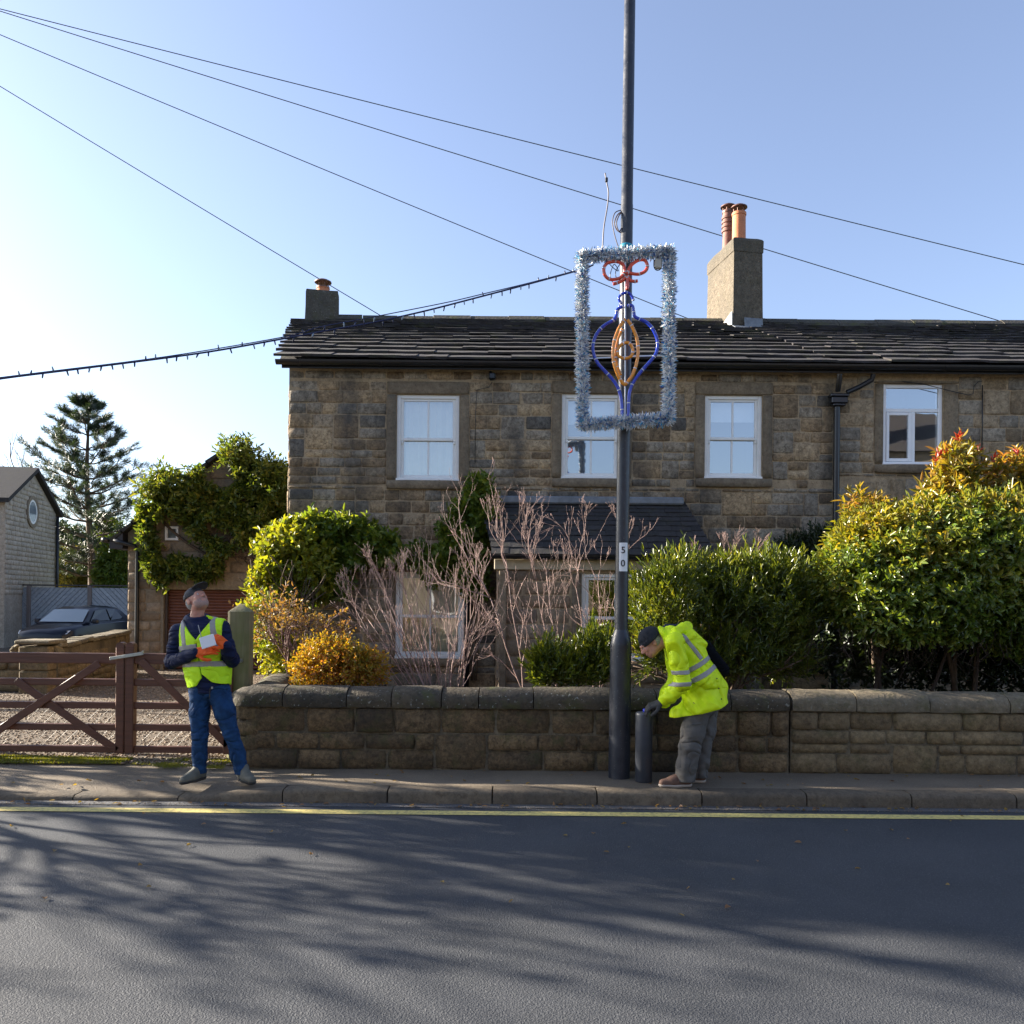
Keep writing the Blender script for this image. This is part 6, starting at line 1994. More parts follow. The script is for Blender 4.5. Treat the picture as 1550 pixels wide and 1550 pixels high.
b = MB(); b.tube([P(x,y,DD+0.03) for x,y in smooth_path([(921,398),(930,407),(936,410),(930,400),(925,410),(924,420),(929,430)],5)], 0.004, 5); b.tube([P(x,y,DD+0.03) for x,y in smooth_path([(940,398),(933,408),(932,418),(938,424)],5)], 0.004, 5); b.build('lead', plain_mat('dark_blue_lead',(0.01,0.015,0.07),0.4), dec, smooth=True)

# ================================================================== cables
cabm = plain_mat('overhead_cable', (0.035,0.037,0.04), 0.6)
def wire(label, a, c, da, dc, r, sag=0.0):
    p, q = P(*a, da), P(*c, dc)
    pts = [p.lerp(q,i/16)-Vector((0,0,sag*4*(i/16)*(1-i/16))) for i in range(17)]
    o = MB().tube(pts, r, 5).build('overhead_cable', cabm, smooth=True)
    return tag(o, label, 'cable', 'overhead cables')
wire('overhead cable that passes behind the small left chimney', (-900,-424), (600,492), 24, 24, 0.013, 0.10)
wire('overhead cable that comes down to the roof ridge beside the tinsel frame', (-900,-330), (1085,500), 24, 24, 0.013, 0.12)
wire('overhead cable that crosses just behind the tall chimney stack', (-900,-270), (1850,588), 22, 22, 0.012, 0.12)
wire('uppermost overhead cable at the right above the chimney cowls', (-900,-218), (1850,474), 22, 22, 0.012, 0.10)
# loose leads on the pole
b = MB()
b.tube([P(x,y,LPD-0.05) for x,y in smooth_path([(916,262),(918,275),(921,292),(919,315),(914,345),(912,378)],5)], 0.006, 5)
b.tube([P(x,y,LPD) for x,y in smooth_path([(940,318),(931,322),(927,335),(929,350),(933,365),(937,376)],5)], 0.005, 5)
b.tube([P(x,y,LPD-0.02) for x,y in smooth_path([(941,320),(934,326),(930,338),(934,348),(940,352)],5)], 0.006, 5)
b.tube([P(x,y,LPD-0.03) for x,y in smooth_path([(941,322),(937,326),(933,338),(937,350),(941,345)],5)], 0.006, 5)
o = b.build('coiled_lead', plain_mat('grey_lead',(0.09,0.07,0.08),0.5), smooth=True); tag(o, 'loose grey leads looped on the lamp post above the tinsel frame', 'cable')
b = MB(); cc = P(918,274,LPD-0.05); b.bbox(cc.x-0.012,cc.x+0.012,cc.y-0.012,cc.y+0.012,cc.z-0.01,cc.z+0.03,0.004); b.build('plug', M['black_plastic'], o)

# string of lights
sd_ = lambda x: 7.45-(870-x)/870*1.3
spx = smooth_path([(-620,640),(-330,614),(-70,583),(25,570),(130,557),(300,535),(430,512.5),(500,499.5),(560,489),(640,471.5),(720,451),(800,430),(868,411.5),(884,407),(898,401)], 8)
b = MB(); navy = plain_mat('navy_light_cable', (0.010,0.015,0.06), 0.4)
b.tube([P(x,y,sd_(x)) for x,y in spx], 0.0075, 6)
ls = thing('light_string', P(870,411,7.45), 'sagging navy string of small festive lights strung to the tinsel frame', 'light string')
b.build('wire', navy, ls, smooth=True)
b = MB(); b.tube([P(x,y,sd_(x)+0.03) for x,y in smooth_path([(-620,638),(-330,611),(-70,580),(60,564),(250,540),(430,510),(480,496),(540,484.5),(600,473),(680,457),(735,444),(800,428.5),(870,410)],6)], 0.0045, 5); b.build('wire', navy, ls, smooth=True)
g_ = random.Random(4)
xb_ = 30.0; sp = np.array(spx)
teal = plain_mat('clear_bulb', (0.22,0.28,0.34), 0.15)
k = 0
while xb_ < 868:
    y = np.interp(xb_, sp[:,0], sp[:,1]); s = -1 if g_.random() < 0.25 else 1
    a = P(xb_,y,sd_(xb_)); e = a+Vector((g_.uniform(-.012,.012),g_.uniform(-.02,.02),-0.038*s))
    q = MB(); q.tube([a, a.lerp(e,0.55), e], [0.0065,0.0065,0.0045], 6); q.build('bulb', navy if k % 3 else teal, ls, smooth=True)
    xb_ += g_.uniform(15,19)*(1.05-0.25*xb_/900); k += 1

# ================================================================== canister on the pavement
cz1 = P(974,1077,7.38).z
cx = P(974.5,1120,7.38).x
can = thing('canister', (cx,7.38,0), 'dark grey upright plastic cylinder with blue cap beside the lamp post foot', 'canister')
b = MB(); b.lathe((cx,7.38,0), [(0.070,0.0),(0.076,0.006),(0.076,cz1-0.03),(0.073,cz1-0.012),(0.060,cz1-0.002),(0.02,cz1)], 24)
o = auto_smooth(b.build('body', plain_mat('grey_plastic_tube',(0.045,0.05,0.062),0.45,0.15,8), can), 50)
o.rotation_euler = (0,0,0)
b = MB(); b.lathe((cx+0.010,7.36,cz1-0.002), [(0.026,-0.004),(0.026,0.024),(0.022,0.03)], 14); b.build('cap', plain_mat('blue_cap',(0.01,0.025,0.42),0.35), can, smooth=True)

# ================================================================== across the road (behind the camera)
opp = thing('terrace_house', (0,-12.5,0), 'sunlit stone terrace house standing across the road', 'house')
b = MB(); b.box(-14,11,-18.5,-12.5,0,5.2); b.build('wall', M['gplain'], opp)
b = MB(); b.box(13.6,20,-20,-12.3,0,8.3); b.add([(13.6,-12.3,8.3),(13.6,-20,8.3),(13.6,-16,10.6),(20,-12.3,8.3),(20,-20,8.3),(20,-16,10.6)],[(0,2,1),(3,4,5)]); b.build('wall', M['gplain'], opp)
b = MB(); b.prism([(13.4,-12.0,8.2),(13.4,-16,10.7),(13.4,-20.3,8.2)],(6.9,0,0)); b.build('roof', M['slate'], opp)
b = MB(); b.box(15.2,16.4,-13.4,-12.6,8.2,12.2); b.build('chimney', M['terracotta'], opp)
b = MB(); b.prism([(-14.3,-12.2,5.1),(-14.3,-15.5,7.4),(-14.3,-18.8,5.1)], (25.4,0,0)); b.build('roof', M['slate'], opp)
for x in (-11,-7,-3,1,5,9):
    for z in (0.9,3.3):
        q = MB(); q.box(x-0.5,x+0.5,-12.5,-12.47,z,z+1.3); w_ = q.build('window', M['white_paint'], opp)
        MB().box(x-0.42,x+0.42,-12.469,-12.46,z+0.08,z+1.22).build('pane', M['carglass'], w_)
for x in (-10.5,7):
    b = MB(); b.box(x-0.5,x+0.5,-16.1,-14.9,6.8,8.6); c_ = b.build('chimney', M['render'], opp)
    b = MB(); b.lathe((x,-15.5,8.6),[(0.15,0),(0.13,0.6)],12); b.build('chimney_pot', M['terracotta'], c_)
# unseen hedge and trees added on the left to streak the road with shade
def shade_tree(x, y, label, seed, H=5.5, W_=1.5, n=700):
    t = thing('street_tree', (x,y,0), label, 'tree')
    b = MB(); g_ = random.Random(seed); tips = []
    grow(b, (x,y,-0.1), (0,0,1), H*0.28, 0.11, 5, g_, (2,3), 0.55, 0.78, 0.15, 0.10, tips=tips)
    b.build('trunk', M['bark'], t, smooth=True)
    g = np.random.default_rng(seed)
    tp = np.array([tuple(a) for a,_ in tips]); td = np.array([tuple(a) for _,a in tips])
    k = g.choice(len(tp), min(n,len(tp)), replace=False)
    V, Fc = sprays(tp[k], td[k], 6, 0.3, 0.12, 0.06, g, 1.0)
    np_mesh('crown', V, Fc, M['l_creeper'], t, kind='stuff')
leafy('hedge', 'clipped hedge along the pavement left of the gates, outside the view', 'hedge', (-10.5,8.4,0), [((-9.0,8.5,0.8),(0.7,0.45,0.9)),((-10.2,8.5,0.9),(1.1,0.5,1.0)),((-12,8.5,1.0),(1.2,0.5,1.1)),((-14,8.5,1.0),(1.4,0.5,1.2))], 1500, 6, 0.2, 0.1, 0.06, M['l_hedge'], 201)
shade_tree(-9.7, 8.7, 'small half-bare tree nearest the drive, outside the view', 211, 4.6, n=110)
shade_tree(-10.8, 10.3, 'half-bare tree set back from the street, outside the view', 213, 5.6, n=160)
shade_tree(-13.5, 8.8, 'roadside tree further left with thin crown, outside the view', 217, 5.8, n=160)
for i_, (x, y, z, r, rz, lab) in enumerate(((-19.0,11.7,8.7,1.4,1.5,'tall evergreen tree along the street, outside the view'),(-23.0,13.2,10.7,1.9,1.7,'tallest evergreen tree far down the street, outside the view'))):
    leafy('evergreen_tree', lab, 'tree', (x,y,0), [((x,y,z),(r,r,rz)),((x+0.3,y-0.2,z+0.5),(r*0.9,r*0.8,rz*0.8))], int(420*r), 6, 0.45, 0.24, 0.13, M['l_dark'], 300+i_, 0.4, 0.8, 1.0, 0.4, 0.35, 1.5, [((x,y,-0.1),1,z*0.42,0.14,0.02)])  # added crowns, set high to shade the right-hand stretch of road

gl = np.random.default_rng(88); n = 260
x = gl.uniform(-5.5, 6.0, n); r_ = gl.random(n)
y = np.where(r_ < 0.45, gl.normal(KY-0.06, 0.04, n), np.where(r_ < 0.8, gl.uniform(7.2,7.8,n), gl.uniform(4.5,6.9,n)))
y = np.where((y > KY-0.0) & (y < KY+0.17), KY-0.05, y)
z = np.where(y < KY, ROADZ+0.012, np.array([pave_z(v) for v in x])*0.6+0.006)
V, Fc = leaves_np(np.stack([x,y,z],1), np.stack([gl.normal(size=n),gl.normal(size=n),gl.uniform(0,0.25,n)],1), np.stack([gl.normal(size=n)*0.3,gl.normal(size=n)*0.3,np.ones(n)],1), gl.uniform(0.025,0.055,n), gl.uniform(0.016,0.034,n), gl, 0.2, 0.1)
tag(np_mesh('fallen_leaves', V, Fc, M['l_dry'], kind='stuff'), 'scattered dry brown leaves along the kerb and pavement', 'leaves')
tag(pebbles('grit', 2600, -7, 8, KY-0.13, KY-0.0, ROADZ+0.004, 0.002, 0.006, M['pebble'], 61), 'fine grit lying in the road gutter along the kerb', 'grit')
# ================================================================== people: signed-distance modelling
class Grid:
    def __init__(s, lo, hi, h):
        s.lo = np.array(lo, float); s.h = h
        s.n = np.ceil((np.array(hi)-s.lo)/h).astype(int)+1
        s.ax = [s.lo[i]+np.arange(s.n[i])*h for i in range(3)]
        s.F = np.full(tuple(s.n), 0.5, np.float32)
    def sub(s, lo, hi):
        a = np.clip(np.floor((np.array(lo)-s.lo)/s.h).astype(int), 0, s.n); b = np.clip(np.ceil((np.array(hi)-s.lo)/s.h).astype(int)+1, 0, s.n)
        sl = tuple(slice(a[i], max(b[i],a[i])) for i in range(3))
        X = s.ax[0][sl[0]][:,None,None]; Y = s.ax[1][sl[1]][None,:,None]; Z = s.ax[2][sl[2]][None,None,:]
        return sl, X, Y, Z
    def union(s, sl, d, k):
        f = s.F[sl]
        if f.size == 0: return
        if k <= 0: s.F[sl] = np.minimum(f, d); return
        h = np.clip(0.5+0.5*(f-d)/k, 0, 1)
        s.F[sl] = f*(1-h)+d*h-k*h*(1-h)
    def carve(s, sl, d, k):
        f = s.F[sl]
        if f.size == 0: return
        h = np.clip(0.5-0.5*(f+d)/max(k,1e-5), 0, 1)
        s.F[sl] = f*(1-h)-d*h+k*h*(1-h)
    def cone(s, a, b, r1, r2, k=0.02, op='u', sq=None):
        """tapered capsule; sq: (axis vector, factor) squashes the section along that axis"""
        a, b = np.array(a, float), np.array(b, float)
        m = max(r1,r2)*(1.0 if sq is None else max(1.0, 1/sq[1]))+k+2*s.h
        sl, X, Y, Z = s.sub(np.minimum(a,b)-m, np.maximum(a,b)+m)
        ab = b-a; L2 = ab.dot(ab)+1e-12
        px, py, pz = X-a[0], Y-a[1], Z-a[2]
        t = np.clip((px*ab[0]+py*ab[1]+pz*ab[2])/L2, 0, 1)
        dx, dy, dz = px-t*ab[0], py-t*ab[1], pz-t*ab[2]
        q = dx*dx+dy*dy+dz*dz
        if sq is not None:
            u = np.array(sq[0], float); u /= np.linalg.norm(u)
            e = dx*u[0]+dy*u[1]+dz*u[2]
            q = q+e*e*(1/sq[1]**2-1)
        d = np.sqrt(q)-(r1+(r2-r1)*t)
        s.union(sl, d, k) if op == 'u' else s.carve(sl, d, k)
    def chain(s, pts, rs, k=0.02, sq=None):
        for i in range(len(pts)-1): s.cone(pts[i], pts[i+1], rs[i], rs[i+1], k, 'u', sq)
    def ell(s, c, r, k=0.02, R_=None, op='u'):
        """ellipsoid; R_ columns are its axes"""
        c = np.array(c, float); r = np.array(r, float)
        m = r.max()+k+2*s.h
        sl, X, Y, Z = s.sub(c-m, c+m)
        px, py, pz = X-c[0], Y-c[1], Z-c[2]
        if R_ is None: q = [px, py, pz]
        else: q = [px*R_[0,i]+py*R_[1,i]+pz*R_[2,i] for i in range(3)]
        k0 = np.sqrt(sum((q[i]/r[i])**2 for i in range(3)))
        k1 = np.sqrt(sum((q[i]/r[i]**2)**2 for i in range(3)))+1e-9
        d = np.where(k0 < 1e-3, -r.min(), k0*(k0-1)/k1)
        s.union(sl, d, k) if op == 'u' else s.carve(sl, d, k)
    def rbox(s, c, hs, rd, k=0.01, R_=None, op='u'):
        c = np.array(c, float); hs = np.array(hs, float)
        m = np.linalg.norm(hs)+k+2*s.h
        sl, X, Y, Z = s.sub(c-m, c+m)
        px, py, pz = X-c[0], Y-c[1], Z-c[2]
        if R_ is None: q = [px+0*py+0*pz, py+0*px+0*pz, pz+0*px+0*py]
        else: q = [px*R_[0,i]+py*R_[1,i]+pz*R_[2,i] for i in range(3)]
        q = [np.abs(q[i])-(hs[i]-rd) for i in range(3)]
        d = np.sqrt(sum(np.maximum(v,0)**2 for v in q))+np.minimum(np.maximum(np.maximum(q[0],q[1]),q[2]),0)-rd
        s.union(sl, d, k) if op == 'u' else s.carve(sl, d, k)
    def half(s, p, n):
        """keep the side n points to"""
        n = np.array(n, float); n /= np.linalg.norm(n)
        _, X, Y, Z = s.sub(s.lo, s.lo+s.n*s.h)
        s.F = np.maximum(s.F, -((X-p[0])*n[0]+(Y-p[1])*n[1]+(Z-p[2])*n[2])).astype(np.float32)
    def xyz(s):
        return s.ax[0][:,None,None], s.ax[1][None,:,None], s.ax[2][None,None,:]
    def folds(s, amp, seed, f=22, stretch=(1,1,1)):
        r = np.random.default_rng(seed)
        X, Y, Z = s.xyz()
        t = 0
        for o in range(3):
            k = r.normal(size=3); k /= np.linalg.norm(k); k = k*np.array(stretch)*f*(1.6**o)
            w = r.normal(size=3)*f*0.35
            t = t+np.sin(k[0]*X+k[1]*Y+k[2]*Z+r.uniform(0,6.28)+1.3*np.sin(w[0]*X+w[1]*Y+w[2]*Z+r.uniform(0,6)))/(1.5**o)
        s.F = (s.F+amp*t*0.6).astype(np.float32)
    def wrinkle(s, c, ax, rad, amp, n, seed):
        """soft ring creases round a joint at c, spread along axis ax"""
        c = np.array(c, float); ax = np.array(ax, float); ax /= np.linalg.norm(ax)
        r = np.random.default_rng(seed)
        sl, X, Y, Z = s.sub(c-rad*1.3, c+rad*1.3)
        px, py, pz = X-c[0], Y-c[1], Z-c[2]
        t = px*ax[0]+py*ax[1]+pz*ax[2]
        g = np.exp(-((px*px+py*py+pz*pz)/(rad*0.65)**2))
        w = 0
        for i in range(3):
            k = r.normal(size=3)*9
            w = w+np.sin(t*n*(0.75+0.3*i)+r.uniform(0,6)+1.6*np.sin(k[0]*px+k[1]*py+k[2]*pz+r.uniform(0,6)))
        w = 1-np.abs(w/2.2)
        s.F[sl] = (s.F[sl]+amp*w*g).astype(np.float32)
    def copy(s):
        g = Grid.__new__(Grid); g.lo, g.h, g.n, g.ax = s.lo, s.h, s.n, s.ax; g.F = s.F.copy(); return g
    def mesh(s, name, mats, parent, matf=None, smooth=True):
        F_ = s.F; sg = F_ < 0
        c = [sg[i:sg.shape[0]-1+i, j:sg.shape[1]-1+j, k:sg.shape[2]-1+k] for i in (0,1) for j in (0,1) for k in (0,1)]
        cnt = sum(x.astype(np.int8) for x in c)
        mask = (cnt > 0) & (cnt < 8)
        ci = np.argwhere(mask)
        if len(ci) == 0: return None
        idx = np.full(mask.shape, -1, np.int32); idx[mask] = np.arange(len(ci))
        off = np.array([(i,j,k) for i in (0,1) for j in (0,1) for k in (0,1)])
        vals = np.stack([F_[ci[:,0]+o[0], ci[:,1]+o[1], ci[:,2]+o[2]] for o in off], 1)
        acc = np.zeros((len(ci),3)); num = np.zeros(len(ci))
        for a in range(8):
            for b in range(a+1,8):
                if np.abs(off[a]-off[b]).sum() != 1: continue
                va, vb = vals[:,a], vals[:,b]
                m_ = (va < 0) != (vb < 0)
                t = np.where(m_, va/np.where(m_, va-vb, 1), 0)
                acc += np.where(m_[:,None], off[a]+(off[b]-off[a])*t[:,None], 0); num += m_
        V = s.lo+(ci+acc/num[:,None])*s.h
        faces = []
        for ax in range(3):
            b_, c_ = (ax+1)%3, (ax+2)%3
            s0 = [slice(None)]*3; s1 = [slice(None)]*3
            s0[ax] = slice(0,-1); s1[ax] = slice(1,None)
            A, B = sg[tuple(s0)], sg[tuple(s1)]
            e = np.argwhere(A != B)
            ok = (e[:,b_] > 0) & (e[:,c_] > 0) & (e[:,b_] < s.n[b_]-1) & (e[:,c_] < s.n[c_]-1)
            e = e[ok]
            flip = ~A[e[:,0],e[:,1],e[:,2]]
            q = []
            for (db,dc) in ((-1,-1),(0,-1),(0,0),(-1,0)):
                w = e.copy(); w[:,b_] += db; w[:,c_] += dc
                q.append(idx[w[:,0],w[:,1],w[:,2]])
            q = np.stack(q,1)
            q[flip] = q[flip][:,::-1]
            faces.append(q)
        Fc = np.concatenate(faces)
        Fc = Fc[(Fc >= 0).all(1)]
        mi = None
        if matf is not None: mi = matf(V[Fc].mean(1))
        return np_mesh(name, V, Fc, mats, parent, smooth=smooth, mi=mi)

def frame(f, u):
    """axes matrix: columns right(s), forward(f), up(u)"""
    f = np.array(f, float); f /= np.linalg.norm(f)
    u = np.array(u, float); u = u-f*f.dot(u); u /= np.linalg.norm(u)
    return np.stack([np.cross(f,u), f, u], 1)
def A(v): return np.array(tuple(v), float)

def head_prims(G, c, Rm, k=1.0, infl=0.0):
    """head of about 0.225 m; c = centre, Rm columns = its right, forward, up"""
    T = lambda x,y,z: c+Rm@np.array([x,y,z])*k
    e = lambda x,y,z,rx,ry,rz,kk=0.02: G.ell(T(x,y,z), np.array([rx,ry,rz])*k+infl, kk, Rm)
    e(0,-0.015,0.030, 0.074,0.094,0.080,0.02)        # skull
    e(0,0.030,-0.020, 0.058,0.068,0.080,0.03)        # face
    e(0,0.050,-0.085, 0.037,0.038,0.032,0.03)        # chin
    e(0.040,0.020,-0.065, 0.022,0.045,0.030,0.03); e(-0.040,0.020,-0.065, 0.022,0.045,0.030,0.03)
    e(0,0.082,0.022, 0.046,0.018,0.012,0.02)         # brow
    e(0.038,0.066,-0.020, 0.020,0.018,0.018,0.02); e(-0.038,0.066,-0.020, 0.020,0.018,0.018,0.02)
    G.cone(T(0,0.090,0.010), T(0,0.112,-0.028), 0.009*k+infl, 0.014*k+infl, 0.012)   # nose
    e(0.012,0.098,-0.032, 0.009,0.010,0.008,0.008); e(-0.012,0.098,-0.032, 0.009,0.010,0.008,0.008)
    if infl == 0.0:
        for sx in (-1,1):
            G.ell(T(0.031*sx,0.094,0.004), np.array([0.014,0.012,0.009])*k, 0.008, Rm, 'c')
            e(0.031*sx,0.078,0.003, 0.013,0.012,0.011,0.004)
        e(0,0.090,-0.056, 0.024,0.010,0.006,0.008); e(0,0.088,-0.066, 0.021,0.010,0.007,0.006)
        G.ell(T(0,0.102,-0.0605), np.array([0.022,0.008,0.0025])*k, 0.003, Rm, 'c')
    for sx in (-1,1):
        e(0.078*sx,-0.012,-0.006, 0.010,0.020,0.032,0.008)
        if infl == 0.0: G.ell(T(0.090*sx,-0.008,-0.002), np.array([0.008,0.011,0.018])*k, 0.006, Rm, 'c')
    return T

def hand_prims(G, wrist, d, n, thumb, curl, infl=0.0, k=1.0, spread=0.06, kk=0.007, thumb_curl=0.5):
    """d: wrist->knuckles, n: back of hand normal, thumb: side sign; curl: bend per joint in radians (per finger)"""
    d = np.array(d,float); d /= np.linalg.norm(d)
    n = np.array(n,float); n -= d*d.dot(n); n /= np.linalg.norm(n)
    s = np.cross(d, n)*thumb
    w = np.array(wrist,float)
    G.rbox(w+d*0.050*k, np.array([0.040*k+infl,0.050*k+infl,0.014*k+infl]), 0.012*k+infl, kk, np.stack([s,d,n],1))
    G.cone(w-d*0.03*k, w+d*0.02*k, 0.028*k+infl, 0.030*k+infl, 0.015, 'u', (n,0.75))
    Ls = [(0.042,0.026,0.021),(0.047,0.030,0.023),(0.043,0.028,0.022),(0.034,0.021,0.019)]
    for i in range(4):
        off = (0.030-0.020*i)*k
        p = w+d*(0.094-0.004*abs(i-1))*k+s*off
        a = curl[i]*0.8; sp = spread*(1.3-i)
        for j, L in enumerate(Ls[i]):
            dd = (d*math.cos(a)-n*math.sin(a)); dd = dd+s*sp; dd /= np.linalg.norm(dd)
            q = p+dd*L*k
            r1 = (0.0098-0.0012*j)*k+infl; G.cone(p, q, r1, r1-0.0010, 0.004)
            p = q; a += curl[i]*(1.0 if j == 0 else 0.8)
    p = w+d*0.025*k+s*0.034*k-n*0.006*k
    dirs = [d*0.62+s*0.70-n*0.30, d*0.85+s*0.25-n*0.35*thumb_curl*2, d*0.95-s*0.05-n*0.4*thumb_curl*2]
    for j, L in enumerate((0.042,0.032,0.026)):
        dd = dirs[j]/np.linalg.norm(dirs[j]); q = p+dd*L*k
        r1 = (0.0125-0.0014*j)*k+infl; G.cone(p, q, r1, r1-0.001, 0.006); p = q

skin_m = NM('weathered_skin')
M['skin'] = skin_m.fin(skin_m.mix(skin_m.val(skin_m.noise(28,3),0.35,0.7), (0.46,0.21,0.145), (0.56,0.28,0.20)), 0.5, None, Subsurface_Weight=0.08)
def cloth(name, col, rough=0.8, var=0.12, weave=0.0015, crease=0.03, cs=(9,9,14), **kw):
    m = NM(name)
    n = m.noise(12, 4, 0.6)
    c = m.mix(m.val(n, 0.3, 0.7), tuple(x*(1-var) for x in col), tuple(min(1, x*(1+var)) for x in col))
    w = m.noise(0.62, 1, 0.4, m.mapped(m.pos(), cs), 0.9)
    w = m.math('POWER', m.math('ABSOLUTE', m.math('SUBTRACT', w, 0.5)), 0.8)
    nb = m.bump(w, crease)
    nr = m.bump(m.noise(220, 3, 0.6), weave, 1.0, nb)
    kw = {'Specular_IOR_Level': 0.25, **kw}
    return m.fin(c, rough, nr, **kw)
M['navy'] = cloth('navy_jacket', (0.005,0.011,0.045), 0.7, crease=0.05, cs=(6,6,22), Specular_IOR_Level=0.25)
M['jeans'] = None
M['jeans'] = cloth('blue_denim', (0.010,0.043,0.115), 0.85, 0.35, crease=0.06, cs=(9,9,11))
M['hivis'] = cloth('hi_vis_yellow', (0.60,0.95,0.02), 0.6, 0.05)
M['hivis2'] = cloth('hi_vis_yellow_coat', (0.70,0.90,0.01), 0.5, 0.06, crease=0.10, cs=(7,7,8))
M['reflect'] = plain_mat('silver_reflective_tape', (0.31,0.29,0.26), 0.5, 0.08, 30)
M['binding'] = plain_mat('grey_binding', (0.30,0.31,0.31), 0.7)
M['orange_glove'] = cloth('orange_glove', (0.85,0.13,0.018), 0.6, 0.1)
M['grey_trousers'] = cloth('grey_work_trousers', (0.105,0.098,0.09), 0.85, 0.15, crease=0.07, cs=(8,8,9))
M['dark_glove'] = cloth('dark_glove', (0.055,0.052,0.05), 0.8, 0.2)
M['cap'] = cloth('dark_grey_cap', (0.055,0.055,0.06), 0.8, 0.1)
M['beanie'] = cloth('charcoal_beanie', (0.028,0.03,0.036), 0.95, 0.15, 0.004)
M['shoe'] = plain_mat('olive_grey_shoe', (0.12,0.115,0.09), 0.75, 0.2, 20)
M['shoe_brown'] = plain_mat('brown_suede_shoe', (0.12,0.065,0.045), 0.85, 0.2, 20, 0.002, 120)
M['sole'] = plain_mat('dark_sole', (0.03,0.028,0.026), 0.8)
M['sole_pale'] = plain_mat('pale_sole', (0.36,0.31,0.26), 0.8, 0.1)
M['hair'] = plain_mat('grey_hair', (0.30,0.29,0.28), 0.8, 0.3, 90, 0.004, 150)
M['stubble'] = plain_mat('grey_stubble', (0.37,0.235,0.19), 0.75, 0.25, 140, 0.002, 300)
M['eye'] = plain_mat('eye_white', (0.55,0.53,0.5), 0.2)
M['iris'] = plain_mat('dark_iris', (0.02,0.018,0.016), 0.2)

def eyes(T, Rm, parent, look=(0,0,0)):
    for sx in (-1,1):
        c = T(0.031*sx,0.083,0.003)
        b = MB(); b.lathe((0,0,0), [(0.0001,-0.0095),(0.0065,-0.007),(0.0095,0),(0.0065,0.007),(0.0001,0.0095)], 12)
        b.v = [tuple(c+np.array(v)) for v in b.v]
        e = b.build('eye', M['eye'], parent, smooth=True)
        ci = T(0.031*sx,0.090,0.004)
        b = MB(); b.lathe((0,0,0), [(0.0001,-0.004),(0.004,0),(0.0001,0.004)], 10); b.v = [tuple(ci+np.array(v)) for v in b.v]
        b.build('iris', M['iris'], e, smooth=True)

def shoe(parent, ankle, toe_dir, mat, smat, L=0.285, W_=0.052, ground=0.0, H=0.09):
    """shoe with heel below the ankle"""
    td = np.array([toe_dir[0],toe_dir[1],0.0]); td /= np.linalg.norm(td)
    a = np.array(ankle); heel = np.array([a[0],a[1],ground])-td*0.055
    lo = np.minimum(heel, heel+td*L)-0.09; hi = np.maximum(heel, heel+td*L)+0.09
    lo[2] = ground-0.01; hi[2] = ground+0.2
    G = Grid(lo, hi, 0.006)
    up = np.array([0,0,1.0])
    P_ = lambda f, z: heel+td*L*f+up*z
    G.cone(P_(0.13,0.050), P_(0.55,0.046), 0.040, 0.046, 0.02); G.cone(P_(0.5,0.046), P_(0.86,0.036), 0.048, 0.034, 0.02)
    G.cone(P_(0.16,0.06), P_(0.24,0.115), 0.041, 0.047, 0.02); G.cone(P_(0.26,0.10), P_(0.62,0.055), 0.042, 0.032, 0.02)
    G.half((0,0,ground+0.022), (0,0,1))
    o = G.mesh('shoe', [mat], parent)
    S = Grid(lo, hi, 0.006)
    S.cone(P_(0.13,0.03), P_(0.5,0.03), 0.044, 0.048, 0.02); S.cone(P_(0.5,0.03), P_(0.87,0.03), 0.051, 0.038, 0.02)
    S.half((0,0,ground+0.001), (0,0,1)); S.half((0,0,ground+0.026), (0,0,-1))
    S.mesh('sole', [smat], o)
    # laces / tongue
    b = MB()
    sd = np.cross(td, up)
    for i in range(4):
        f = 0.36+0.07*i; z = 0.124-0.016*i
        b.tube([P_(f,z)-sd*0.022-up*0.010, P_(f,z+0.004), P_(f+0.02,z-0.002)+sd*0.022-up*0.010], 0.0035, 5)
    b.build('lace', M['sole'], o, kind='stuff')
    return o

# ------------------------------------------------------------------ standing man looking up
D1 = 7.27
man = thing('person', (P(325,1186,D1).x, D1, 0.0), 'man in yellow hi-vis vest, blue jeans and dark cap standing by the gate looking up', 'person', None)
p1 = lambda x, y, dy=0.0: A(P(x, y, D1+dy))
hipL, kneL, ankL = p1(302,1052,0.0), p1(302,1112,-0.03), p1(303,1168,0.02)
hipR, kneR, ankR = p1(332,1050,0.0), p1(350,1110,-0.02), p1(367,1166,0.0)
pel, wai, che, nek = p1(317,1042,0.0), p1(314,1012,0.0), p1(306,968,0.02), p1(297,940,0.05)
shL, shR = p1(271,957,0.03), p1(335,951,0.02)
elL, elR = p1(260,1002,0.0), p1(351,999,-0.02)
wrL, wrR = p1(297,988,-0.23), p1(343,978,-0.20)
hc = p1(297.5,908.5,0.05)
hf = np.array([0.64,-0.46,0.62]); hu = np.array([-0.5,0.30,0.80])
HR = frame(hf, hu)
lo = np.array([p1(246,900)[0], D1-0.45, -0.02]); hi = np.array([p1(395,900)[0], D1+0.35, p1(300,885)[2]])
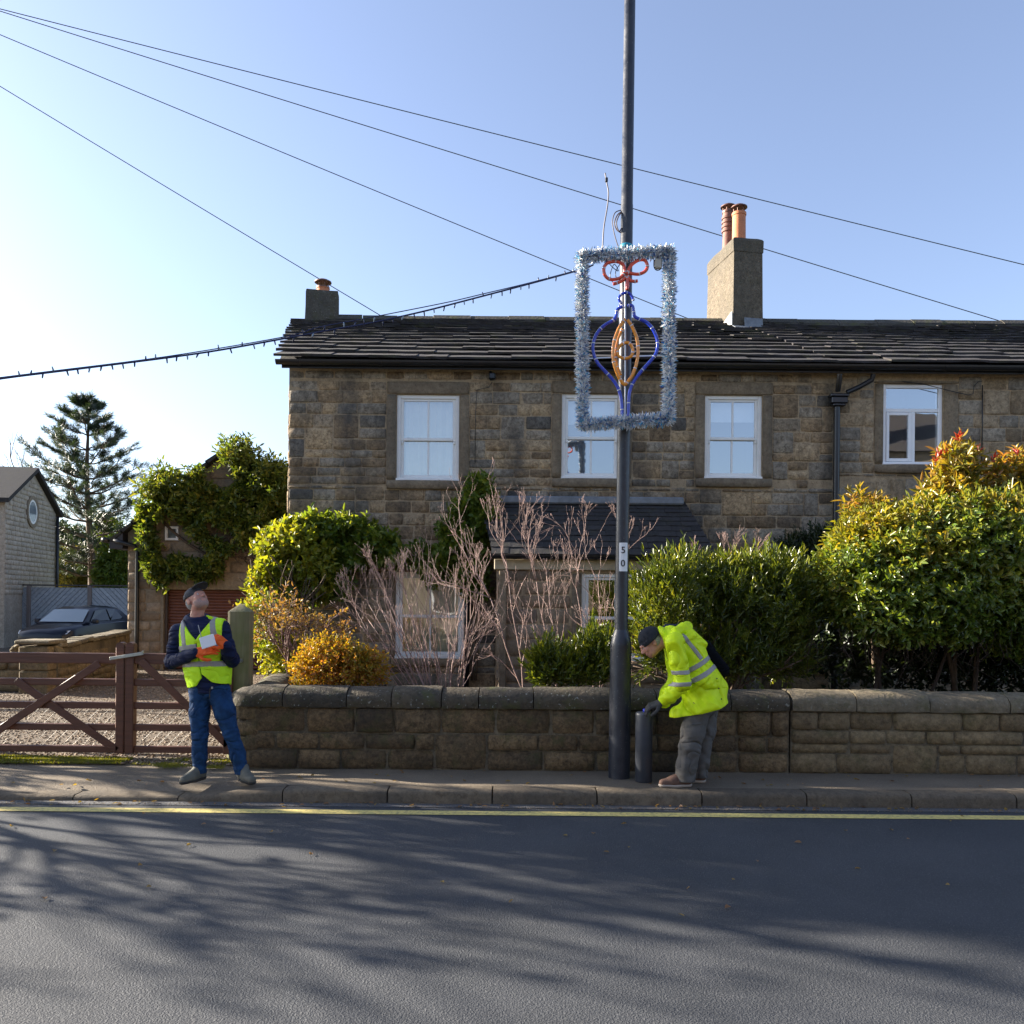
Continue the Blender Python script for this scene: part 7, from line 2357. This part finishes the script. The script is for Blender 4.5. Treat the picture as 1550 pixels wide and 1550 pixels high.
# body, one continuous surface
G = Grid(lo, hi, 0.0065)
G.chain([hipL,kneL,ankL],[0.070,0.050,0.038],0.03); G.chain([hipR,kneR,ankR],[0.070,0.052,0.038],0.03)
G.ell(pel,(0.11,0.07,0.07),0.04); G.cone(pel,wai,0.10,0.10,0.05,'u',((0,1,0),0.8)); G.cone(wai,che,0.125,0.14,0.05,'u',((0,1,0),0.75))
G.cone(shL,shR,0.06,0.06,0.05); G.chain([shL,elL,wrL],[0.05,0.042,0.028],0.02); G.chain([shR,elR,wrR],[0.05,0.042,0.028],0.02)
G.cone(nek+np.array([0,0,-0.03]), hc-HR[:,2]*0.06-HR[:,1]*0.02, 0.062, 0.056, 0.03)
T1 = head_prims(G, hc, HR, 1.0)
for a, t in ((ankL,(-0.35,-1)),(ankR,(0.55,-1))):
    td = np.array([t[0],t[1],0]); td /= np.linalg.norm(td); G.cone(np.array([a[0],a[1],0.055]), np.array([a[0],a[1],0.05])+td*0.11, 0.024, 0.018, 0.02)
hdL = np.array([0.95,-0.05,0.22]); hnL = np.array([0.12,-0.85,0.5])
hdR = np.array([-0.50,-0.35,0.55]); hnR = np.array([0.75,-0.60,0.25])
cL, cR = [0.25,0.28,0.30,0.34], [0.75,0.8,0.85,0.9]
hand_prims(G, wrL, hdL, hnL, 1, cL, 0.0); hand_prims(G, wrR, hdR, hnR, -1, cR, 0.0)
body = G.mesh('body', [M['skin']], man)
eyes(T1, HR, man)
# gloves
for (w_, d_, n_, t_, c_) in ((wrL,hdL,hnL,1,cL),(wrR,hdR,hnR,-1,cR)):
    q = Grid(w_-0.22, w_+0.22, 0.0038); hand_prims(q, w_, d_, n_, t_, c_, 0.0028, 1.02, 0.06, 0.005); q.folds(0.0008, 3, 90); q.mesh('glove', [M['orange_glove']], man)
# jacket
J = Grid(lo, hi, 0.0065)
J.cone(pel+np.array([0,0,0.01]), wai, 0.165, 0.165, 0.06, 'u', ((0,1,0),0.74)); J.cone(wai, che, 0.175, 0.185, 0.06, 'u', ((0,1,0),0.76))
J.cone(che, nek+np.array([0,0,-0.06]), 0.17, 0.10, 0.06, 'u', ((0,1,0),0.75))
J.cone(shL, shR, 0.068, 0.068, 0.06)
T_ = J.copy()     # torso only, for the vest
J.chain([shL, shL*0.45+elL*0.55, elL], [0.074,0.068,0.064], 0.03); J.chain([elL, elL*0.4+wrL*0.6, wrL-(wrL-elL)*0.02], [0.066,0.060,0.046], 0.02)
J.chain([shR, shR*0.45+elR*0.55, elR], [0.074,0.068,0.064], 0.03); J.chain([elR, elR*0.4+wrR*0.6, wrR-(wrR-elR)*0.02], [0.066,0.060,0.046], 0.02)
J.folds(0.0045, 5, 24, (0.5,0.5,2.2))
for i_, (c_, a_, r_) in enumerate(((elL,wrL-shL,0.13),(elR,wrR-shR,0.13),(elL*0.5+wrL*0.5,wrL-elL,0.11),(elR*0.5+wrR*0.5,wrR-elR,0.11),(shL*0.5+elL*0.5,elL-shL,0.13),(shR*0.5+elR*0.5,elR-shR,0.13))):
    J.wrinkle(c_, a_, r_, 0.012, 85, 20+i_)
J.half(pel+np.array([0,0,-0.035]), (0.03,0,1))
# collar and hood
ctr = nek+np.array([0.008,0.0,0.018])
for a in np.linspace(0,2*math.pi,18,endpoint=False):
    p_ = ctr+np.array([0.082*math.cos(a), 0.075*math.sin(a), 0.004+0.018*math.sin(a)])
    b_ = ctr+np.array([0.082*math.cos(a+0.36), 0.075*math.sin(a+0.36), 0.004+0.018*math.sin(a+0.36)])
    J.cone(p_, b_, 0.024, 0.024, 0.02)
J.cone(ctr+np.array([-0.07,0.06,-0.005]), ctr+np.array([0.06,0.075,-0.01]), 0.045, 0.045, 0.03)
J.cone(ctr+np.array([-0.085,0.0,-0.01]), ctr+np.array([-0.07,0.06,-0.005]), 0.032, 0.045, 0.03)
J.carve(*(lambda sl,X,Y,Z: (sl, np.sqrt((X-ctr[0])**2+(Y-ctr[1]+0.0)**2)-0.062+0*Z, 0.01))(*J.sub(ctr-np.array([.1,.1,-0.012]), ctr+np.array([.1,.1,0.12]))))
jk = J.mesh('jacket', [M['navy']], man)
zp = MB(); zp.tube([A(p1(300,946,-0.115)), A(p1(304,962,-0.135)), A(p1(308,975,-0.14))], 0.004, 5); zp.build('zip', M['binding'], jk)
# hi-vis vest over it
V_ = T_.copy(); V_.folds(0.004, 8, 16, (1.2,0.8,0.7))
V_.wrinkle(wai+np.array([-0.08,-0.1,0]), (0.6,0,1), 0.22, 0.010, 45, 31); V_.wrinkle(che+np.array([0.06,-0.12,0]), (-0.5,0,1), 0.2, 0.007, 40, 32)
V_.F -= 0.021
X, Y, Z = V_.xyz()
zc = lambda y: p1(300,y)[2]
tz = (Z-zc(1040))/(zc(940)-zc(1040))
midx = p1(318,1040)[0]+(p1(300,945)[0]-p1(318,1040)[0])*tz           # front centre line
armL = p1(276,960)[0]+0.0*tz; armR = p1(339,960)[0]
# arm holes: vest stops short of the shoulders, higher up
side = np.maximum(armL-X, X-armR)
armw = np.where(Z > zc(998), side, -1.0)
V_.F = np.maximum(V_.F, armw)
hem = zc(1030)-0.045*np.sin(np.clip((np.abs(X-midx)-0.02)/0.17,0,1)*1.57)*1.0+0.052*np.clip(1-np.abs(X-midx)/0.07,0,1)
hem = np.where(Y < D1+0.02, hem, zc(1040))
hem_l = np.where(X < midx, hem-0.015, hem+0.02)
V_.F = np.maximum(V_.F, hem_l-Z)
vee = np.where((Y < D1+0.02) & (Z > zc(968)), (Z-zc(968))*0.78-np.abs(X-midx), -1)
V_.F = np.maximum(V_.F, np.where((Y < D1+0.02) & (Z > zc(968)), vee, -1))
slit = np.where((Y < D1) & (Z < zc(972)), 0.004-np.abs(X-midx), -1)
V_.F = np.maximum(V_.F, slit)
nh = np.sqrt((X-nek[0])**2+(Y-nek[1])**2)-0.098
V_.F = np.maximum(V_.F, np.where(Z > zc(950), -nh, -1))
V_.F = V_.F.astype(np.float32)
vest = V_.mesh('vest', [M['hivis']], man)
def stripe(fn, name='reflective_stripe'):
    S = V_.copy(); S.F -= 0.0035
    S.F = np.maximum(S.F, fn).astype(np.float32)
    S.F = np.maximum(S.F, -(V_.F+0.012)).astype(np.float32)
    S.mesh(name, [M['reflect']], vest)
bandz = zc(1003)+0.04*(X-midx)-0.25*(X-midx)**2*4*0.25+0*Y
stripe(np.abs(Z-bandz)-0.024)
stripe(np.maximum(np.maximum(np.abs(Z-(zc(977)+0.15*(X-midx)))-0.024, X-midx+0.0), -0.5+0*Y))
stripe(np.maximum(np.maximum(np.abs(Z-(zc(977)-0.0*(X-midx)))-0.024, midx+0.05-X), -0.5+0*Y))
for xa, xb in ((p1(281,950)[0], p1(287,978)[0]), (p1(326,946)[0], p1(334,975)[0])):
    cx_ = xb+(xa-xb)*np.clip((Z-zc(978))/(zc(945)-zc(978)),0,1.4)
    stripe(np.maximum(np.abs(X-cx_)-0.024, zc(978)-Z)+0*Y)
# jeans
q = Grid(lo, hi, 0.0065)
q.chain([hipL+np.array([0.012,0,0.02]), hipL*0.55+kneL*0.45, kneL, kneL*0.4+ankL*0.6, ankL+np.array([0,0,-0.02])],[0.104,0.088,0.069,0.064,0.064],0.03)
q.chain([hipR+np.array([-0.012,0,0.02]), hipR*0.55+kneR*0.45, kneR, kneR*0.4+ankR*0.6, ankR+np.array([0,0,-0.02])],[0.104,0.088,0.069,0.064,0.064],0.03)
q.cone(pel+np.array([-0.045,0,-0.0]), pel+np.array([0.04,0,0.0]), 0.115, 0.115, 0.04)
q.folds(0.0045, 15, 20, (0.6,0.6,1.6))
for i_, (c_, a_, r_) in enumerate(((kneL,kneL-hipL,0.14),(kneR,kneR-hipR,0.14),(ankL+np.array([0,0,0.05]),(0,0,1),0.12),(ankR+np.array([0,0,0.05]),ankR-kneR,0.12),(hipL,(0.5,0,1),0.14),(hipR,(-0.5,0,1),0.14),(pel-np.array([0,0,0.06]),(0,0,1),0.13))):
    q.wrinkle(c_, a_, r_, 0.013, 62, 40+i_)
q.half(np.array([0,0,0.062]), (0,0,1)); q.half(pel+np.array([0,0,0.045]), (0,0,-1))
jn = q.mesh('jeans', [M['jeans']], man)
b = MB(); bb = A(p1(321,1041,-0.125)); b.lathe(tuple(bb), [(0.009,-0.009),(0.009,0.009)], 8); b.build('button', M['reflect'], jn)
b = MB(); b.tube([A(p1(318,1042,-0.123)),A(p1(317.5,1050,-0.125)),A(p1(317.5,1058,-0.11))],0.004,4); b.build('fly_seam', M['sole'], jn)
shoe(man, ankL, (-0.42,-1), M['shoe'], M['sole'], 0.29); shoe(man, ankR, (0.75,-0.8), M['shoe'], M['sole'], 0.28)
# cap, hair, beard
q = Grid(hc-0.22, hc+0.22, 0.005)
Th = lambda x,y,z: hc+HR@np.array([x,y,z])
q.ell(Th(0,-0.014,0.045), (0.085,0.104,0.082), 0.01, HR)
q.half(Th(0,0,0.030), HR[:,2]+HR[:,1]*0.25)
cp = q.mesh('cap', [M['cap']], man)
q = Grid(hc-0.26, hc+0.26, 0.004)
q.ell(Th(0,0.095,0.052), (0.078,0.095,0.030), 0.0, HR)
inn = q.copy(); inn.F[:] = 0.5; inn.ell(Th(0,0.093,0.044), (0.082,0.100,0.030), 0.0, HR)
q.F = np.maximum(q.F, -inn.F); q.half(Th(0,0.070,0), HR[:,1])
q.mesh('peak', [M['cap']], cp)
q = Grid(hc-0.2, hc+0.2, 0.005)
q.ell(Th(0,-0.022,0.0), (0.079,0.094,0.075), 0.01, HR)
q.half(Th(0,-0.012,0), -HR[:,1]); q.half(Th(0,0,0.04), -HR[:,2]); q.half(Th(0,0,-0.055), HR[:,2])
q.mesh('hair', [M['hair']], man)
q = Grid(hc-0.2, hc+0.2, 0.004); head_prims(q, hc, HR, 1.0, 0.0018)
q.half(Th(0,0,-0.040), -HR[:,2]-HR[:,1]*0.0); q.half(Th(0,0.022,0), HR[:,1]); q.half(Th(0,0,-0.112), HR[:,2])
q.ell(Th(0,0.10,-0.061), (0.030,0.03,0.011), 0.004, HR, 'c')
q.mesh('beard', [M['stubble']], man)
# the pad he holds
padc = p1(314.5,971,-0.335)
pu = np.array([0.93,0.10,0.05]); pv = np.array([0.36,-0.20,-1.0])
PR = frame(np.cross(pu,pv), -pv)
pad = thing('notepad', padc, 'white notepad held in orange gloves by the man looking up', 'notepad')
MX = Matrix(PR.tolist()).to_4x4(); MX.translation = Vector(padc)
b = MB(); b.cbox(MX, 0.060, 0.006, 0.050, 0.003); b.build('cover', plain_mat('white_paper',(0.78,0.77,0.75),0.6), pad)
b = MB(); b.cbox(MX @ Matrix.Translation((0,0.009,0)), 0.057, 0.002, 0.047, 0.001); b.build('page', plain_mat('page_paper',(0.86,0.86,0.85),0.7), pad)

# ------------------------------------------------------------------ bending man
D2 = 7.28
man2 = thing('person', (P(1040,1186,D2).x, D2, 0.0), 'man in yellow hi-vis coat and dark beanie bending over beside the lamp post', 'person')
p2 = lambda x, y, dy=0.0: A(P(x, y, D2+dy))
hipN, kneN, ankN = p2(1056,1083,-0.09), p2(1043,1132,-0.10), p2(1036,1176,-0.09)
hipF, kneF, ankF = p2(1070,1080,0.09), p2(1060,1130,0.09), p2(1057,1172,0.08)
pel = p2(1064,1066,0.0); wai = p2(1058,1030,0.0); che = p2(1038,985,0.0); nek = p2(1012,962,0.0)
shN, shF = p2(1022,972,-0.19), p2(1018,972,0.19)
elN, elF = p2(1034,1036,-0.24), p2(1026,1030,0.22)
wrN, wrF = p2(1000,1064,-0.14), p2(1000,1066,0.10)
hc = p2(985,973,0.0)
hf = np.array([-0.80,-0.10,-0.60]); hu = np.array([-0.60,0.0,0.80])
HR = frame(hf, hu)
lo = np.array([p2(945,900)[0], D2-0.5, -0.02]); hi = np.array([p2(1125,900)[0], D2+0.5, p2(300,930)[2]])
G = Grid(lo, hi, 0.0068)
G.chain([hipN,kneN,ankN],[0.085,0.054,0.038],0.03); G.chain([hipF,kneF,ankF],[0.085,0.054,0.038],0.03)
G.ell(pel,(0.08,0.12,0.08),0.04); G.cone(pel,wai,0.09,0.12,0.05); G.cone(wai,che,0.12,0.13,0.05); G.cone(che,nek,0.12,0.07,0.05)
G.cone(shN,shF,0.06,0.06,0.05); G.chain([shN,elN,wrN],[0.05,0.042,0.028],0.02); G.chain([shF,elF,wrF],[0.05,0.042,0.028],0.02)
G.cone(nek, hc-HR[:,2]*0.05-HR[:,1]*0.03, 0.064, 0.058, 0.03)
T2 = head_prims(G, hc, HR, 1.0)
for a in (ankN,ankF): G.cone(np.array([a[0],a[1],0.055]), np.array([a[0]-0.11,a[1],0.05]), 0.024, 0.018, 0.02)
hdN = np.array([-0.88,0.05,-0.30]); hnN = np.array([-0.25,-0.40,0.88])
cN = [0.55,0.6,0.65,0.7]
hand_prims(G, wrN, hdN, hnN, -1, cN); hand_prims(G, wrF, hdN, np.array([-0.25,0.4,0.88]), 1, cN)
G.mesh('body', [M['skin']], man2)
eyes(T2, HR, man2)
for (w_, n_, t_) in ((wrN,hnN,-1),(wrF,np.array([-0.25,0.4,0.88]),1)):
    q = Grid(w_-0.22, w_+0.22, 0.0038); hand_prims(q, w_, hdN, n_, t_, cN, 0.0028, 1.04, 0.05, 0.005)
    q.cone(w_-np.array([-0.07,0,-0.03]), w_, 0.036, 0.034, 0.01); q.folds(0.001, 4, 80); q.mesh('glove', [M['dark_glove']], man2)
# coat
J = Grid(lo, hi, 0.0065)
J.cone(pel+np.array([0.035,0,-0.02]), wai, 0.185, 0.185, 0.06, 'u', ((0,1,0),1.0)); J.cone(wai, che, 0.180, 0.165, 0.06)
J.cone(che, nek+np.array([0.02,0,0.0]), 0.155, 0.095, 0.06)
J.cone(shN, shF, 0.078, 0.078, 0.06)
J.cone(pel+np.array([0.0,0,-0.06]), p2(1028,1082,0.0), 0.19, 0.085, 0.05, 'u', ((0,1,0),1.6))
J.cone(pel+np.array([0.02,-0.09,-0.08]), pel+np.array([0.02,0.09,-0.08]), 0.15, 0.15, 0.05)
J.cone(wai, p2(1090,1040,0.0), 0.15, 0.06, 0.06, 'u', ((0,1,0),1.6))
T_ = J.copy()
J.chain([shN, shN*0.5+elN*0.5, elN], [0.088,0.080,0.074], 0.03); J.chain([elN, elN*0.45+wrN*0.55, wrN+np.array([0.035,0,0.02])], [0.078,0.070,0.060], 0.03)
J.chain([shF, shF*0.5+elF*0.5, elF], [0.088,0.082,0.078], 0.03); J.chain([elF, elF*0.45+wrF*0.55, wrF+np.array([0.035,0,0.02])], [0.078,0.070,0.060], 0.03)
# rolled hood on the shoulders and collar
J.chain([p2(1022,955,-0.12),p2(1034,950,-0.07),p2(1040,949,0.0),p2(1034,950,0.08)],[0.040,0.044,0.044,0.04],0.03); J.cone(p2(1044,957,-0.08), p2(1066,975,-0.07), 0.042, 0.030, 0.02); J.cone(p2(1024,972,-0.165), p2(1048,962,-0.12), 0.03, 0.04, 0.02)
for a in np.linspace(0,2*math.pi,16,endpoint=False):
    ax_ = (hc-nek)/np.linalg.norm(hc-nek); s1 = np.array([0,1,0]); s2 = np.cross(ax_, s1)
    c0 = nek+ax_*0.045
    J.cone(c0+(s1*math.cos(a)+s2*math.sin(a))*0.078, c0+(s1*math.cos(a+0.4)+s2*math.sin(a+0.4))*0.078, 0.024, 0.024, 0.02)
J.folds(0.005, 25, 15, (1,0.7,1))
for i_, (c_, a_, r_, m_) in enumerate(((elN,wrN-shN,0.17,0.016),(shN*0.4+elN*0.6,elN-shN,0.15,0.010),(elN*0.45+wrN*0.55,wrN-elN,0.13,0.014),(p2(1060,1035,-0.18),(0.7,0,-0.7),0.22,0.014),(p2(1050,1060,-0.17),(1,0,0.5),0.2,0.012),(p2(1050,985,-0.17),(0.5,0,0.9),0.2,0.010),(p2(1085,1040,-0.15),(0.9,0,0.3),0.2,0.010))):
    J.wrinkle(c_, a_, r_, m_, 42, 80+i_)
sm = p2(1062,1072,0); 
J.half(p2(1020,1084,0), (-0.27,0.0,0.96)); J.half(p2(1110,1058,0), (-0.92,0,0.38))
# arm hem against sleeve crease
coat = J.mesh('coat', [M['hivis2']], man2)
X, Y, Z = J.xyz()
def line_band(px0, py0, px1, py1, hw):
    a, c = P(px0,py0,D2), P(px1,py1,D2)
    dx, dz = c.x-a.x, c.z-a.z; L = math.hypot(dx,dz)
    return np.abs((X-a.x)*dz/L-(Z-a.z)*dx/L)-hw, ((X-a.x)*dx+(Z-a.z)*dz)/L, L
armf = Grid(lo, hi, 0.0065); armf.chain([shN, shN*0.5+elN*0.5, elN], [0.092,0.086,0.080], 0.02); armf.chain([elN, wrN+np.array([0.035,0,0.02])], [0.080,0.062], 0.02)
farm = Grid(lo, hi, 0.0065); farm.chain([shF, elF], [0.092,0.080], 0.02)
def coat_stripe(d, region):
    S = J.copy(); S.F = np.maximum(S.F-0.0035, d); S.F = np.maximum(S.F, region); S.F = np.maximum(S.F, -(J.F+0.012)).astype(np.float32)
    S.mesh('reflective_stripe', [M['reflect']], coat)
torso_reg = np.maximum(-(armf.F-0.004), T_.F-0.03)
for seg in ((1040,1028,1086,1003),(1038,1012,1080,988)):
    d, t, L = line_band(*seg, 0.021); coat_stripe(d+0*Y, torso_reg)
d, t, L = line_band(1008,963,1056,996, 0.019); dd, t2, L2 = line_band(1030,962,1056,996,0.019)
for sg_ in (1,-1): coat_stripe(np.maximum(dd, np.maximum(-t2-0.02, t2-L2))+0*Y, np.maximum(T_.F-0.05, (Y-D2)*sg_+0*X+0*Z))
for yy in (1014,1031):
    d, t, L = line_band(1005,yy+0.6,1046,yy-1.5, 0.019); coat_stripe(d+0*Y, np.maximum(armf.F-0.012, -0.5))
# pocket flap studs, front edge
b = MB()
for (x,y) in ((1085,1027),(1088,1042),(1092,1058)):
    c_ = p2(x,y,-0.186); b.tube([c_, c_+np.array([0,-0.006,0])], 0.006, 6)
b.build('stud', M['sole'], coat, kind='stuff')
# trousers
q = Grid(lo, hi, 0.0065)
for (h_,k_,a_,o) in ((hipN,kneN,ankN,-1),(hipF,kneF,ankF,1)):
    q.chain([h_+np.array([0,0,0.05]), h_*0.5+k_*0.5, k_, k_*0.4+a_*0.6, a_+np.array([0.006,0,-0.03])],[0.105,0.104,0.095,0.088,0.086],0.03)
q.ell(pel+np.array([0.01,0,0.0]),(0.12,0.15,0.10),0.05)
q.folds(0.006, 35, 16, (0.7,0.7,1.3))
for i_, (c_, a_, r_) in enumerate(((kneN,kneN-hipN,0.17),(kneF,kneF-hipF,0.17),(ankN+np.array([0,0,0.06]),(0.2,0,1),0.14),(ankF+np.array([0,0,0.06]),(0.2,0,1),0.14),(hipN,(0.6,0,1),0.16))):
    q.wrinkle(c_, a_, r_, 0.011, 42, 60+i_)
q.half(np.array([0,0,0.05]), (0,0,1))
tr_ = q.mesh('trousers', [M['grey_trousers']], man2)
b = MB(); c_ = p2(1052,1103,-0.20); b.bar(c_+np.array([-0.035,0,0.035]), c_+np.array([0.05,0.0,0.045]), 0.010, 0.012, 0.003); b.build('pocket_flap', M['grey_trousers'], tr_)
shoe(man2, ankN+np.array([0.01,0,0]), (-1,-0.12), M['shoe_brown'], M['sole_pale'], 0.30); shoe(man2, ankF+np.array([0.01,0,0]), (-1,0.1), M['shoe_brown'], M['sole_pale'], 0.30)
# beanie + hair
Th = lambda x,y,z: hc+HR@np.array([x,y,z])
q = Grid(hc-0.22, hc+0.22, 0.005)
q.ell(Th(0,-0.022,0.040), (0.092,0.110,0.098), 0.01, HR)
q.half(Th(0,0,0.018), HR[:,2]+HR[:,1]*0.12+HR[:,2]*0)
X, Y, Z = q.xyz()
ang = np.arctan2((X-hc[0])*HR[0,0]+(Y-hc[1])*HR[1,0]+(Z-hc[2])*HR[2,0], (X-hc[0])*HR[0,1]+(Y-hc[1])*HR[1,1]+(Z-hc[2])*HR[2,1])
q.F = (q.F+0.0015*np.sin(ang*44)).astype(np.float32)
be = q.mesh('beanie', [M['beanie']], man2)
q = Grid(hc-0.22, hc+0.22, 0.005)
q.ell(Th(0,-0.020,0.030), (0.097,0.114,0.098), 0.01, HR)
q.half(Th(0,0,0.012), HR[:,2]+HR[:,1]*0.12); q.half(Th(0,0,0.055), -(HR[:,2]+HR[:,1]*0.12)); q.F = (q.F+0.0015*np.sin((np.arctan2((q.xyz()[0]-hc[0])*HR[0,0]+(q.xyz()[1]-hc[1])*HR[1,0]+(q.xyz()[2]-hc[2])*HR[2,0], (q.xyz()[0]-hc[0])*HR[0,1]+(q.xyz()[1]-hc[1])*HR[1,1]+(q.xyz()[2]-hc[2])*HR[2,1]))*44)).astype(np.float32)
q.mesh('cuff', [M['beanie']], be)
q = Grid(hc-0.2, hc+0.2, 0.005)
q.ell(Th(0,-0.022,0.0), (0.079,0.094,0.075), 0.01, HR)
q.half(Th(0,-0.012,0), -HR[:,1]); q.half(Th(0,0,0.03), -HR[:,2]); q.half(Th(0,0,-0.055), HR[:,2])
q.mesh('hair', [M['hair']], man2)
# dark rucksack riding on his back
bk = thing('backpack', p2(1095,1000,0.05), 'dark navy backpack on the back of the bending man', 'backpack')
q = Grid(p2(1000,1090,0)-np.array([0,0.35,0.3]), p2(1140,930,0)+np.array([0.1,0.35,0.2]), 0.008)
ax_ = (p2(1104,1030,0)-p2(1050,960,0)); ax_ /= np.linalg.norm(ax_)
RB = frame(np.array([0,1,0]), ax_)   # columns: s, f(y), u(along back)
q.rbox(p2(1076,996,0.06), (0.065,0.14,0.18), 0.055, 0.02, RB); q.rbox(p2(1087,1010,0.06), (0.045,0.10,0.09), 0.04, 0.03, RB)
q.folds(0.004, 5, 18)
bo = q.mesh('bag', [cloth('navy_rucksack',(0.003,0.0035,0.006),0.9, crease=0.04, Specular_IOR_Level=0.1)], bk)
b = MB(); b.tube([p2(1052,955,-0.13), p2(1034,953,-0.15), p2(1024,965,-0.235)], 0.014, 6) if False else b.tube([p2(1060,968,0.10), p2(1040,948,0.09), p2(1008,948,0.08), p2(1000,958,0.06)], 0.022, 8)
b.build('strap', cloth('strap_navy',(0.015,0.02,0.05),0.7), bo, smooth=True)
